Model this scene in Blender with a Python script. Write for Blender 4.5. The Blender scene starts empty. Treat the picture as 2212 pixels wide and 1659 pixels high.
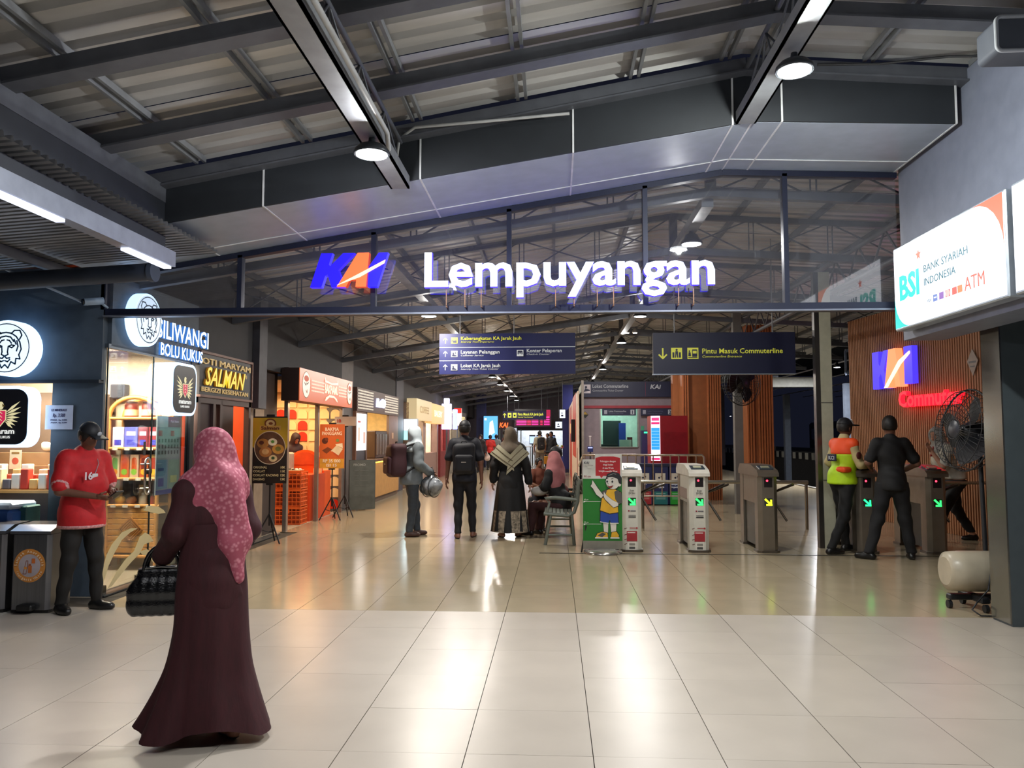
import bpy, math, random
import numpy as np
from mathutils import Vector, Matrix
rnd = random.Random(7)
C = bpy.context.scene.collection
SC = bpy.context.scene
PI = math.pi
R = math.radians
# ---------------------------------------------------------------- camera, world, exposure
F, CXP, CYP, VX, VY, CH = 1690.0, 1106.0, 829.5, 1198.0, 944.0, 1.49
pit = math.atan((VY - CYP) / F)
yaw = math.atan((VX - CXP) / F * math.cos(pit))
FWD = Vector((-math.sin(yaw) * math.cos(pit), math.cos(yaw) * math.cos(pit), math.sin(pit)))
RGT = Vector((math.cos(yaw), math.sin(yaw), 0))
UPV = RGT.cross(FWD)
CAM = Vector((0, 0, CH))
cd = bpy.data.cameras.new('camera'); cam = bpy.data.objects.new('camera', cd); C.objects.link(cam)
cd.sensor_width = 36; cd.lens = 36 * F / 2212; cd.clip_start = .05; cd.clip_end = 400
cam.matrix_world = Matrix(((RGT.x, UPV.x, -FWD.x, 0), (RGT.y, UPV.y, -FWD.y, 0), (RGT.z, UPV.z, -FWD.z, CH), (0, 0, 0, 1)))
SC.camera = cam
SC.view_settings.view_transform = 'Standard'; SC.view_settings.look = 'None'
SC.view_settings.gamma = 1; SC.view_settings.use_curve_mapping = False
SC.view_settings.exposure = 0.0
w = bpy.data.worlds.new('night'); SC.world = w; w.use_nodes = True
w.node_tree.nodes['Background'].inputs[0].default_value = (.006, .007, .014, 1)
w.node_tree.nodes['Background'].inputs[1].default_value = 1.0
SC.cycles.max_bounces = 7; SC.cycles.diffuse_bounces = 3; SC.cycles.glossy_bounces = 3
SC.cycles.transparent_max_bounces = 12; SC.cycles.transmission_bounces = 4
SC.cycles.sample_clamp_indirect = 4; SC.cycles.caustics_reflective = False; SC.cycles.caustics_refractive = False

def ray(px, py):
    return FWD + RGT * ((px - CXP) / F) + UPV * ((CYP - py) / F)
def G(px, py, z=0.0):
    d = ray(px, py); return CAM + d * ((z - CH) / d.z)
def AY(px, py, Y):
    d = ray(px, py); return CAM + d * (Y / d.y)
def AX(px, py, X):
    d = ray(px, py); return CAM + d * (X / d.x)

# ---------------------------------------------------------------- materials
def lin(h):
    h = h.lstrip('#'); c = [int(h[i:i + 2], 16) / 255 for i in (0, 2, 4)]
    return tuple(((x / 12.92) if x <= .04045 else ((x + .055) / 1.055) ** 2.4) for x in c) + (1,)
_M = {}
def M(h, rough=.6, metal=0.0, var=.12, bump=0.0, scale=8.0, emit=0.0, stretch=None, trans=0.0, coat=0.0, rand=0.0):
    key = (h, rough, metal, var, bump, scale, emit, stretch, trans, coat, rand)
    if key in _M: return _M[key]
    m = bpy.data.materials.new('mat_' + h.strip('#')); m.use_nodes = True
    nt = m.node_tree; b = nt.nodes['Principled BSDF']; col = lin(h)
    b.inputs['Roughness'].default_value = rough; b.inputs['Metallic'].default_value = metal
    if coat: b.inputs['Coat Weight'].default_value = coat
    b.inputs['Base Color'].default_value = col
    if emit:
        b.inputs['Emission Color'].default_value = col; b.inputs['Emission Strength'].default_value = emit
        b.inputs['Base Color'].default_value = tuple(c * .6 for c in col[:3]) + (1,)
    if var or bump:
        tc = nt.nodes.new('ShaderNodeTexCoord'); mp = nt.nodes.new('ShaderNodeMapping')
        nt.links.new(tc.outputs['Object'], mp.inputs['Vector'])
        if stretch: mp.inputs['Scale'].default_value = stretch
        n = nt.nodes.new('ShaderNodeTexNoise'); n.inputs['Scale'].default_value = scale; n.inputs['Detail'].default_value = 4
        nt.links.new(mp.outputs['Vector'], n.inputs['Vector'])
        if var and not emit:
            mr = nt.nodes.new('ShaderNodeMapRange'); mr.inputs[1].default_value = .3; mr.inputs[2].default_value = .7
            mr.inputs[3].default_value = 1 - var; mr.inputs[4].default_value = 1 + var
            nt.links.new(n.outputs['Fac'], mr.inputs[0])
            mx = nt.nodes.new('ShaderNodeVectorMath'); mx.operation = 'SCALE'; mx.inputs[0].default_value = col[:3]
            nt.links.new(mr.outputs[0], mx.inputs['Scale'])
            out = mx.outputs[0]
            if rand:
                oi = nt.nodes.new('ShaderNodeObjectInfo'); m2 = nt.nodes.new('ShaderNodeMapRange')
                m2.inputs[3].default_value = 1 - rand; m2.inputs[4].default_value = 1 + rand
                nt.links.new(oi.outputs['Random'], m2.inputs[0])
                v2 = nt.nodes.new('ShaderNodeVectorMath'); v2.operation = 'SCALE'
                nt.links.new(out, v2.inputs[0]); nt.links.new(m2.outputs[0], v2.inputs['Scale']); out = v2.outputs[0]
            nt.links.new(out, b.inputs['Base Color'])
        if bump:
            bp = nt.nodes.new('ShaderNodeBump'); bp.inputs['Strength'].default_value = bump; bp.inputs['Distance'].default_value = .01
            nt.links.new(n.outputs['Fac'], bp.inputs['Height']); nt.links.new(bp.outputs[0], b.inputs['Normal'])
    _M[key] = m
    return m
def E(h, s=1.0):
    key = ('E', h, s)
    if key in _M: return _M[key]
    m = bpy.data.materials.new('glow_' + h.strip('#')); m.use_nodes = True
    nt = m.node_tree; b = nt.nodes['Principled BSDF']; c = lin(h)
    b.inputs['Base Color'].default_value = tuple(x * .3 for x in c[:3]) + (1,)
    b.inputs['Emission Color'].default_value = c; b.inputs['Emission Strength'].default_value = s
    b.inputs['Roughness'].default_value = .4
    _M[key] = m; return m
def glass_mat(name, tint, refl=.06, haze=0.0, hazecol=(.6, .65, .8)):
    m = bpy.data.materials.new(name); m.use_nodes = True; nt = m.node_tree; N = nt.nodes
    for n in list(N): N.remove(n)
    o = N.new('ShaderNodeOutputMaterial'); t = N.new('ShaderNodeBsdfTransparent'); t.inputs[0].default_value = tint
    g = N.new('ShaderNodeBsdfGlossy'); g.inputs['Roughness'].default_value = .015
    lw = N.new('ShaderNodeLayerWeight'); lw.inputs[0].default_value = .35
    mr = N.new('ShaderNodeMapRange'); mr.inputs[3].default_value = refl; mr.inputs[4].default_value = .45
    nt.links.new(lw.outputs['Fresnel'], mr.inputs[0])
    mx = N.new('ShaderNodeMixShader'); nt.links.new(mr.outputs[0], mx.inputs[0]); nt.links.new(t.outputs[0], mx.inputs[1]); nt.links.new(g.outputs[0], mx.inputs[2])
    last = mx
    if haze:   # dust on the pane
        df = N.new('ShaderNodeBsdfDiffuse'); df.inputs[0].default_value = hazecol + (1,)
        tc = N.new('ShaderNodeTexCoord'); ns = N.new('ShaderNodeTexNoise'); ns.inputs['Scale'].default_value = 1.2
        nt.links.new(tc.outputs['Object'], ns.inputs['Vector'])
        m3 = N.new('ShaderNodeMapRange'); m3.inputs[3].default_value = haze * .5; m3.inputs[4].default_value = haze * 1.5
        nt.links.new(ns.outputs['Fac'], m3.inputs[0])
        m4 = N.new('ShaderNodeMixShader'); nt.links.new(m3.outputs[0], m4.inputs[0]); nt.links.new(last.outputs[0], m4.inputs[1]); nt.links.new(df.outputs[0], m4.inputs[2]); last = m4
    nt.links.new(last.outputs[0], o.inputs[0]); return m

# ---------------------------------------------------------------- mesh building
def V(*a): return Vector(a)
class MB:
    def __init__(s): s.v = []; s.f = []; s.sm = []
    def add(s, vs, fs, sm=False):
        o = len(s.v); s.v += [tuple(v) for v in vs]; s.f += [tuple(i + o for i in f) for f in fs]; s.sm += [sm] * len(fs); return s
    def box(s, c, d, rot=None, bev=0.0):
        hx, hy, hz = d[0] / 2, d[1] / 2, d[2] / 2
        if bev:
            b = min(bev, hx * .9, hy * .9, hz * .9)
            vs = []
            for x in (-1, 1):
                for y in (-1, 1):
                    for z in (-1, 1):
                        vs += [(x * (hx - b), y * (hy - b), z * hz), (x * (hx - b), y * hy, z * (hz - b)), (x * hx, y * (hy - b), z * (hz - b))]
            def I(x, y, z, k): return (((x > 0) * 2 + (y > 0)) * 2 + (z > 0)) * 3 + k
            fs = []
            for z in (-1, 1): fs.append([I(-1, -1, z, 0), I(1, -1, z, 0), I(1, 1, z, 0), I(-1, 1, z, 0)][::z])
            for y in (-1, 1): fs.append([I(-1, y, -1, 1), I(-1, y, 1, 1), I(1, y, 1, 1), I(1, y, -1, 1)][::y])
            for x in (-1, 1): fs.append([I(x, -1, -1, 2), I(x, 1, -1, 2), I(x, 1, 1, 2), I(x, -1, 1, 2)][::x])
            for y in (-1, 1):
                for z in (-1, 1): fs.append([I(-1, y, z, 0), I(1, y, z, 0), I(1, y, z, 1), I(-1, y, z, 1)][::-y * z])
            for x in (-1, 1):
                for z in (-1, 1): fs.append([I(x, -1, z, 0), I(x, 1, z, 0), I(x, 1, z, 2), I(x, -1, z, 2)][::x * z])
            for x in (-1, 1):
                for y in (-1, 1): fs.append([I(x, y, -1, 1), I(x, y, 1, 1), I(x, y, 1, 2), I(x, y, -1, 2)][::-x * y])
            for x in (-1, 1):
                for y in (-1, 1):
                    for z in (-1, 1): fs.append([I(x, y, z, 0), I(x, y, z, 1), I(x, y, z, 2)][::-x * y * z])
        else:
            vs = [(x, y, z) for x in (-hx, hx) for y in (-hy, hy) for z in (-hz, hz)]
            fs = [(0, 1, 3, 2), (4, 6, 7, 5), (0, 4, 5, 1), (2, 3, 7, 6), (0, 2, 6, 4), (1, 5, 7, 3)]
        c = Vector(c)
        if rot is not None: vs = [rot @ Vector(v) + c for v in vs]
        else: vs = [Vector(v) + c for v in vs]
        return s.add(vs, fs)
    def bb(s, x0, x1, y0, y1, z0, z1, bev=0): return s.box(((x0 + x1) / 2, (y0 + y1) / 2, (z0 + z1) / 2), (abs(x1 - x0), abs(y1 - y0), abs(z1 - z0)), bev=bev)
    def bar(s, a, b, w, h=None, up=(0, 0, 1)):
        a = Vector(a); b = Vector(b); d = b - a; L = d.length
        if L < 1e-6: return s
        y = d / L; u = Vector(up)
        if abs(y.dot(u)) > .99: u = Vector((0, 1, 0)) if abs(y.y) < .9 else Vector((1, 0, 0))
        x = y.cross(u).normalized(); z = x.cross(y)
        m = Matrix((x, y, z)).transposed()
        return s.box((a + b) / 2, (w, L, h or w), rot=m)
    def tube(s, pts, r, n=8, caps=True, closed=False):
        pts = [Vector(p) for p in pts]; m = len(pts)
        rs = r if isinstance(r, (list, tuple)) else [r] * m
        prev = None; vs = []
        for i in range(m):
            if closed: t = (pts[(i + 1) % m] - pts[i - 1])
            else: t = pts[min(i + 1, m - 1)] - pts[max(i - 1, 0)]
            t.normalize()
            if prev is None:
                u = Vector((0, 0, 1)) if abs(t.z) < .9 else Vector((1, 0, 0)); x = t.cross(u).normalized()
            else: x = (prev - t * prev.dot(t)).normalized()
            prev = x; y = t.cross(x)
            for k in range(n):
                a = 2 * PI * k / n; vs.append(pts[i] + (x * math.cos(a) + y * math.sin(a)) * rs[i])
        fs = []
        for i in range(m if closed else m - 1):
            j = (i + 1) % m
            for k in range(n):
                k2 = (k + 1) % n; fs.append((i * n + k, i * n + k2, j * n + k2, j * n + k))
        s.add(vs, fs, True)
        if caps and not closed:
            s.add(vs[:n], [tuple(range(n))[::-1]]); s.add(vs[-n:], [tuple(range(n))])
        return s
    def cyl(s, a, b, r, r2=None, n=16): return s.tube([a, b], [r, r if r2 is None else r2], n)
    def lathe(s, prof, c=(0, 0, 0), n=24, rot=None, caps=True):
        vs = []; c = Vector(c)
        for r, z in prof:
            for k in range(n):
                a = 2 * PI * k / n; p = Vector((r * math.cos(a), r * math.sin(a), z))
                vs.append((rot @ p if rot is not None else p) + c)
        fs = [(i * n + k, i * n + (k + 1) % n, (i + 1) * n + (k + 1) % n, (i + 1) * n + k) for i in range(len(prof) - 1) for k in range(n)]
        s.add(vs, fs, True)
        if caps:
            s.add(vs[:n], [tuple(range(n))[::-1]]); s.add(vs[-n:], [tuple(range(n))])
        return s
    def poly(s, pts, y0, y1):      # 2D outline in x,z (counter clockwise seen from -y), between y0 (front) and y1
        n = len(pts)
        A = sum(pts[i][0] * pts[(i + 1) % n][1] - pts[(i + 1) % n][0] * pts[i][1] for i in range(n))
        if A < 0: pts = pts[::-1]
        vs = [(p[0], y0, p[1]) for p in pts] + [(p[0], y1, p[1]) for p in pts]
        fs = [tuple(range(n)), tuple(range(2 * n - 1, n - 1, -1))] + [(i, i + n, (i + 1) % n + n, (i + 1) % n) for i in range(n)]
        return s.add(vs, fs)
    def prism(s, pts, z0, z1):     # outline in x,y
        n = len(pts)
        A = sum(pts[i][0] * pts[(i + 1) % n][1] - pts[(i + 1) % n][0] * pts[i][1] for i in range(n))
        if A < 0: pts = pts[::-1]
        vs = [(p[0], p[1], z0) for p in pts] + [(p[0], p[1], z1) for p in pts]
        fs = [tuple(range(n))[::-1], tuple(range(n, 2 * n))] + [(i, (i + 1) % n, (i + 1) % n + n, i + n) for i in range(n)]
        return s.add(vs, fs)
    def prismx(s, pts, x0, x1):    # outline in y,z
        n = len(pts)
        A = sum(pts[i][0] * pts[(i + 1) % n][1] - pts[(i + 1) % n][0] * pts[i][1] for i in range(n))
        if A < 0: pts = pts[::-1]
        vs = [(x0, p[0], p[1]) for p in pts] + [(x1, p[0], p[1]) for p in pts]
        fs = [tuple(range(n))[::-1], tuple(range(n, 2 * n))] + [(i, (i + 1) % n, (i + 1) % n + n, i + n) for i in range(n)]
        return s.add(vs, fs)
    def grid(s, rows, closed=False, sm=True, caps=False):
        n = len(rows[0]); vs = [p for r in rows for p in r]; fs = []
        for i in range(len(rows) - 1):
            for k in range(n if closed else n - 1):
                k2 = (k + 1) % n; fs.append((i * n + k, i * n + k2, (i + 1) * n + k2, (i + 1) * n + k))
        s.add(vs, fs, sm)
        if caps:
            s.add(rows[0], [tuple(range(n))[::-1]]); s.add(rows[-1], [tuple(range(n))])
        return s
    def mesh(s, name, mat=None):
        me = bpy.data.meshes.new(name); me.from_pydata(s.v, [], s.f)
        me.polygons.foreach_set('use_smooth', s.sm); me.update()
        if mat: me.materials.append(mat)
        return me
    def build(s, name, mat, parent=None, loc=None, rot=None, label=None):
        o = bpy.data.objects.new(name, s.mesh(name, mat)); C.objects.link(o)
        if parent is not None: o.parent = parent
        if loc is not None: o.location = loc
        if rot is not None: o.rotation_euler = rot
        if label: o['label'] = label
        return o
def thing(name, label, cat, loc=(0, 0, 0), rz=0.0, group=None):
    o = bpy.data.objects.new(name, None); C.objects.link(o); o.location = loc; o.rotation_euler = (0, 0, rz)
    o.empty_display_size = .1
    o['label'] = label; o['category'] = cat
    if group: o['group'] = group
    return o
def tag(o, label, cat, group=None):
    o['label'] = label; o['category'] = cat
    if group: o['group'] = group
    return o
def struct(o): o['kind'] = 'structure'; return o
def sroot(name, loc=(0, 0, 0), rz=0):
    o = bpy.data.objects.new(name, None); C.objects.link(o); o.location = loc; o.rotation_euler = (0, 0, rz); o['kind'] = 'structure'; return o
def inst(o, parent, loc=None, rot=None, name=None):
    c = o.copy(); C.objects.link(c); c.parent = parent
    if name: c.name = name
    if loc is not None: c.location = loc
    if rot is not None: c.rotation_euler = rot
    return c
def child_of(d, o):
    return [c for c in d if c.parent == o]
def copy_thing(o, loc, rz=None, label=None):
    def cp(x, par):
        c = x.copy(); C.objects.link(c)
        if par is not None: c.parent = par
        for ch in x.children: cp(ch, c)
        return c
    c = cp(o, None); c.location = loc
    if rz is not None: c.rotation_euler = (0, 0, rz)
    if label: c['label'] = label
    return c
LM = {}
def lamp(kind, name, loc, energy, color, parent=None, size=.2, sizey=None, rot=(0, 0, 0), spot=None, blend=.5):
    d = bpy.data.lights.new(name, kind); d.energy = energy; d.color = color
    if kind == 'AREA':
        d.size = size
        if sizey: d.shape = 'RECTANGLE'; d.size_y = sizey
        else: d.shape = 'DISK'
    elif kind in ('POINT', 'SPOT'): d.shadow_soft_size = size
    if kind == 'SPOT': d.spot_size = spot or R(120); d.spot_blend = blend
    o = bpy.data.objects.new(name, d); C.objects.link(o); o.location = loc; o.rotation_euler = rot
    if parent is not None: o.parent = parent
    return o

# ---------------------------------------------------------------- lettering and flat print
def text_mesh(txt, size=1, bold=0.0, ext=0.0, shear=0.0, bevel=0.0, space=1.0, res=2):
    cu = bpy.data.curves.new('t', 'FONT'); cu.body = txt; cu.size = size; cu.offset = bold * size; cu.extrude = ext; cu.shear = shear
    cu.bevel_depth = bevel; cu.space_character = space; cu.resolution_u = res
    ob = bpy.data.objects.new('t', cu)
    me = bpy.data.meshes.new_from_object(ob)
    bpy.data.objects.remove(ob); bpy.data.curves.remove(cu)
    return me
def text(txt, parent, x, z, h, mat, y=-.004, w=None, bold=.01, ext=.001, shear=0, align='L', name='lettering', mirror=False, rot=0, space=1.0):
    """h = cap height in m; x,z = baseline start (or centre/right)"""
    me = text_mesh(txt, h / .69, bold, ext, shear, space=space)
    n = len(me.vertices); a = np.empty(n * 3); me.vertices.foreach_get('co', a); a = a.reshape(-1, 3)
    if n == 0: return None
    x0, x1 = a[:, 0].min(), a[:, 0].max(); W = x1 - x0
    s = (w / W) if w else 1.0
    X = (a[:, 0] - x0) * s; W *= s
    if align == 'C': X -= W / 2
    if align == 'R': X -= W
    Z = a[:, 1].copy(); Yd = -a[:, 2]
    if rot: X, Z = X * math.cos(rot) - Z * math.sin(rot), X * math.sin(rot) + Z * math.cos(rot)
    b = np.stack([X + x, y + Yd, Z + z], 1).astype(np.float32)
    me.vertices.foreach_set('co', b.ravel()); me.update(); me.materials.clear(); me.materials.append(mat); me.name = name
    o = bpy.data.objects.new(name, me); C.objects.link(o); o.parent = parent
    return o
def letters(txt, parent, x, z, h, mat, sidemat, w, y=-.02, bold=.02, ext=.02, name='letter', shear=0):
    """each glyph its own part; face in mat, sides in sidemat"""
    sz = h / .69
    def bb(t):
        me = text_mesh(t, sz, bold, 0, shear); a = np.empty(len(me.vertices) * 3); me.vertices.foreach_get('co', a); a = a.reshape(-1, 3)
        r = (a[:, 0].min(), a[:, 0].max()); bpy.data.meshes.remove(me); return r
    full = bb(txt); s = w / (full[1] - full[0]); out = []
    for i, ch in enumerate(txt):
        if ch == ' ': continue
        p = bb(txt[:i + 1]); c = bb(ch); xs = (p[1] - (c[1] - c[0]) - full[0]) * s
        me = text_mesh(ch, sz, bold, ext, shear)
        a = np.empty(len(me.vertices) * 3); me.vertices.foreach_get('co', a); a = a.reshape(-1, 3)
        b = np.stack([(a[:, 0] - c[0]) * s + xs + x, y - a[:, 2], a[:, 1] + z], 1)
        me.vertices.foreach_set('co', b.ravel().astype(np.float32)); me.materials.clear(); me.materials.append(mat); me.materials.append(sidemat); me.update()
        for pl in me.polygons: pl.material_index = 0 if abs(pl.normal.y) > .5 else 1
        o = bpy.data.objects.new(name, me); C.objects.link(o); o.parent = parent; out.append(o)
    return out
def circ(cx, cz, rx, rz=None, n=24, a0=0, a1=2 * PI):
    rz = rz or rx; full = abs(a1 - a0 - 2 * PI) < 1e-6
    m = n if full else n + 1
    return [(cx + rx * math.cos(a0 + (a1 - a0) * i / n), cz + rz * math.sin(a0 + (a1 - a0) * i / n)) for i in range(m)]
def rrect(x0, z0, x1, z1, r, n=6):
    p = []
    for cx, cz, a in ((x1 - r, z1 - r, 0), (x0 + r, z1 - r, PI / 2), (x0 + r, z0 + r, PI), (x1 - r, z0 + r, 1.5 * PI)):
        p += [(cx + r * math.cos(a + PI / 2 * i / n), cz + r * math.sin(a + PI / 2 * i / n)) for i in range(n + 1)]
    return p
class Art:
    """flat print, stacked in thin layers in front of local y=y0"""
    def __init__(s, parent, y0=-.002, name='print'): s.p = parent; s.y = y0; s.d = {}; s.name = name; s.step = .0006
    def poly(s, pts, mat, up=True):
        if up: s.y -= s.step
        s.d.setdefault(mat.name, (mat, MB()))[1].poly(list(pts), s.y, s.y + .0005); return s
    def rect(s, x0, z0, x1, z1, mat, up=True): return s.poly([(x0, z0), (x1, z0), (x1, z1), (x0, z1)], mat, up)
    def disc(s, x, z, r, mat, rz=None, n=24, up=True): return s.poly(circ(x, z, r, rz, n), mat, up)
    def line(s, pts, wd, mat, up=True):
        if up: s.y -= s.step
        for (x0, z0), (x1, z1) in zip(pts[:-1], pts[1:]):
            dx, dz = x1 - x0, z1 - z0; L = math.hypot(dx, dz) or 1; nx, nz = -dz / L * wd / 2, dx / L * wd / 2
            ex, ez = dx / L * wd * .3, dz / L * wd * .3
            s.poly([(x0 + nx - ex, z0 + nz - ez), (x0 - nx - ex, z0 - nz - ez), (x1 - nx + ex, z1 - nz + ez), (x1 + nx + ex, z1 + nz + ez)], mat, False)
        return s
    def done(s):
        return [mb.build(s.name, m, s.p) for m, mb in s.d.values()]

# ---------------------------------------------------------------- implicit surfaces (people, cloth, soft goods)
def sdf_eval(prims, P, k):
    D = None
    for p in prims:
        t = p[0]
        if t == 'c':
            a = np.array(p[1]); b = np.array(p[2]); ra, rb = p[3], p[4]; ba = b - a; L = max(ba @ ba, 1e-9)
            h = np.clip(((P - a) @ ba) / L, 0, 1); d = np.linalg.norm(P - a - h[:, None] * ba, axis=1) - (ra + (rb - ra) * h)
        elif t == 'e':
            q = P - np.array(p[1])
            if len(p) > 3 and p[3] is not None: q = q @ np.array(p[3])
            r = np.array(p[2]); k0 = np.linalg.norm(q / r, axis=1); k1 = np.linalg.norm(q / (r * r), axis=1) + 1e-9; d = k0 * (k0 - 1) / k1
        elif t == 'b':
            q = P - np.array(p[1])
            if len(p) > 4 and p[4] is not None: q = q @ np.array(p[4])
            q = np.abs(q) - (np.array(p[2]) - p[3]); d = np.linalg.norm(np.maximum(q, 0), axis=1) + np.minimum(q.max(1), 0) - p[3]
        if D is None: D = d
        else:
            h = np.maximum(k - np.abs(D - d), 0) / k; D = np.minimum(D, d) - h * h * k * .25
    return D
def sdf_bounds(prims):
    lo = np.full(3, 1e9); hi = np.full(3, -1e9)
    for p in prims:
        if p[0] == 'c':
            for q, r in ((p[1], p[3]), (p[2], p[4])): lo = np.minimum(lo, np.array(q) - r); hi = np.maximum(hi, np.array(q) + r)
        else:
            r = max(p[2]) if len(p) > 3 and p[-1] is not None and not isinstance(p[-1], (int, float)) else np.array(p[2])
            lo = np.minimum(lo, np.array(p[1]) - r); hi = np.maximum(hi, np.array(p[1]) + r)
    return lo, hi
def sdf_mesh(prims, res=.016, k=.03, off=0.0, clip=(), sub=(), fold=None):
    lo, hi = sdf_bounds(prims); pad = off + res * 2.5 + .01
    lo = lo - pad; hi = hi + pad
    for c in clip:      # axis aligned clip planes tighten the box: ('z>',v) ('z<',v) ('y>',v)...
        if isinstance(c[0], str):
            ax = 'xyz'.index(c[0][0])
            if c[0][1] == '>': lo[ax] = max(lo[ax], c[1] - 2 * res)
            else: hi[ax] = min(hi[ax], c[1] + 2 * res)
    n = np.maximum(np.ceil((hi - lo) / res).astype(int) + 1, 3)
    ax = [lo[i] + res * np.arange(n[i]) for i in range(3)]
    X, Y, Z = np.meshgrid(*ax, indexing='ij'); P = np.stack([X.ravel(), Y.ravel(), Z.ravel()], 1)
    D = sdf_eval(prims, P, k) - off
    if fold is not None: D = D + fold(P)
    for c in clip:
        if isinstance(c[0], str):
            a_ = 'xyz'.index(c[0][0]); D = np.maximum(D, (c[1] - P[:, a_]) if c[0][1] == '>' else (P[:, a_] - c[1]))
        else: D = np.maximum(D, P @ np.array(c[0]) - c[1])
    for q in sub: D = np.maximum(D, -sdf_eval([q], P, k))
    return nets(D.reshape(n), lo, res)
def nets(D, lo, res):
    s = D < 0; n = D.shape
    c = [(i, j, k) for i in (0, 1) for j in (0, 1) for k in (0, 1)]
    def sl(A, o): return A[o[0]:n[0] - 1 + o[0], o[1]:n[1] - 1 + o[1], o[2]:n[2] - 1 + o[2]]
    cnt = sum(sl(s, o).astype(np.int8) for o in c); act = (cnt > 0) & (cnt < 8)
    idx = np.full(act.shape, -1, int); ii = np.argwhere(act); m = len(ii)
    idx[act] = np.arange(m)
    acc = np.zeros((m, 3)); num = np.zeros(m)
    vals = {o: sl(D, o)[act] for o in c}
    for a in c:
        for d in range(3):
            if a[d] == 0:
                b = list(a); b[d] = 1; b = tuple(b); va, vb = vals[a], vals[b]
                cr = (va < 0) != (vb < 0); t = np.where(cr, va / np.where(cr, va - vb, 1), 0)
                for q in range(3): acc[:, q] += np.where(cr, a[q] + (t if q == d else 0), 0)
                num += cr
    v = (ii + acc / num[:, None]) * res + lo
    quads = []
    for d in range(3):
        e1, e2 = (d + 1) % 3, (d + 2) % 3
        A = s; o = [0, 0, 0]; o[d] = 1
        S0 = A[tuple(slice(0, n[q] - 1) if q == d else slice(1, n[q] - 1) for q in range(3))]
        S1 = A[tuple(slice(1, n[q]) if q == d else slice(1, n[q] - 1) for q in range(3))]
        e = np.argwhere(S0 != S1)
        if len(e) == 0: continue
        neg = S0[S0 != S1]
        e = e + np.array([0 if q == d else 1 for q in range(3)])
        def g(u, w_):
            q = e.copy(); q[:, e1] -= u; q[:, e2] -= w_; return idx[q[:, 0], q[:, 1], q[:, 2]]
        Q = np.stack([g(1, 1), g(0, 1), g(0, 0), g(1, 0)], 1)
        Q[~neg] = Q[~neg][:, ::-1]; quads.append(Q)
    return v, np.concatenate(quads)
def np_obj(name, parts, mat, parent=None, smooth=True):
    vs = []; fs = []; o = 0
    for v, f in parts: vs.append(v); fs.append(f + o); o += len(v)
    v = np.concatenate(vs); f = np.concatenate(fs)
    me = bpy.data.meshes.new(name); me.vertices.add(len(v)); me.vertices.foreach_set('co', v.astype(np.float32).ravel())
    me.loops.add(f.size); me.loops.foreach_set('vertex_index', f.astype(np.int32).ravel())
    me.polygons.add(len(f)); me.polygons.foreach_set('loop_start', np.arange(0, f.size, 4, dtype=np.int32))
    me.polygons.foreach_set('loop_total', np.full(len(f), 4, dtype=np.int32))
    me.update(calc_edges=True); me.validate()
    me.polygons.foreach_set('use_smooth', [smooth] * len(me.polygons)); me.materials.append(mat)
    ob = bpy.data.objects.new(name, me); C.objects.link(ob)
    if parent is not None: ob.parent = parent
    return ob
# ================================================================ LIGHTING OF THE HALL (lamps are built with their housings below)
L_EN = 1.0
def highbay(loc, energy, label, color=(.96, .97, 1.0), r=.11, group='round high bay lamps', vis=6.0, drop=.12, up=0):
    t = thing('ceiling_lamp', label, 'lamp', loc, 0, group)
    m = MB().lathe([(.02, drop + .06), (.03, drop), (r * .55, drop - .02), (r * .75, .05), (r, .02), (r * 1.04, 0), (r * 1.0, -.01), (r * .95, -.005)], n=20)
    m.build('housing', M('#3a3d42', .4, .5, 0), t)
    ln = MB().lathe([(r * .9, -.004), (r * .9, -.012), (r * .5, -.02), (.001, -.022)], n=20); ln.build('lens', E('#f4fbff', vis), t)
    if energy:
        lamp('AREA', 'lamp_light', (0, 0, -.03), energy, color, t, size=r * 1.7)
        if up: lamp('POINT', 'lamp_spill', (0, 0, -.05), energy * up, color, t, size=.03)
    return t
# ================================================================ FLOOR
tile_l = M('#b3a99c', .3, 0, .05, .02, 3, rand=.03); tile_t = M('#a89a80', .16, 0, .06, .02, 2.5, rand=.03)
def floor_far_mat():
    m = bpy.data.materials.new('far_floor'); m.use_nodes = True; nt = m.node_tree; b = nt.nodes['Principled BSDF']
    tc = nt.nodes.new('ShaderNodeTexCoord'); br = nt.nodes.new('ShaderNodeTexBrick'); mp = nt.nodes.new('ShaderNodeMapping')
    mp.inputs['Location'].default_value = (-.175, -.18, 0)
    nt.links.new(tc.outputs['Object'], mp.inputs[0]); nt.links.new(mp.outputs[0], br.inputs[0])
    br.offset = 0; br.inputs['Scale'].default_value = 1; br.inputs['Brick Width'].default_value = .6; br.inputs['Row Height'].default_value = .6
    br.inputs['Mortar Size'].default_value = .003; br.inputs['Color1'].default_value = lin('#a89a80'); br.inputs['Color2'].default_value = lin('#a3957b')
    br.inputs['Mortar'].default_value = lin('#4a4236'); nt.links.new(br.outputs[0], b.inputs[0]); b.inputs['Roughness'].default_value = .16
    return m
ffm = floor_far_mat()
XR = 7.5
fl = MB()
fl.bb(-4.6, 7.6, 3.18, 12.18, -.2, -.008)
floor = struct(fl.build('floor', M('#3b352c', .9)))
ff = MB(); ff.bb(-4.3, XR, 12.18, 46, -.2, 0); ff.bb(7.0, XR, 6.78, 12.18, -.2, 0)
ff.build('slab', ffm, floor)
fn = MB(); fn.bb(-9, 9, -7, 3.18, -.2, 0); fn.bb(-9, -4.625, 3.18, 7.2, -.2, 0); fn.bb(4.375, 9, 3.18, 6.78, -.2, 0); fn.build('slab', M('#bdb8ae', .3, 0, .05), floor)
sf = MB(); sf.bb(-9, -4.3, 7.2, 46, -.2, 0.004); sf.build('slab', M('#b9ad98', .3, 0, .05), floor)
tm = {}
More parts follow.
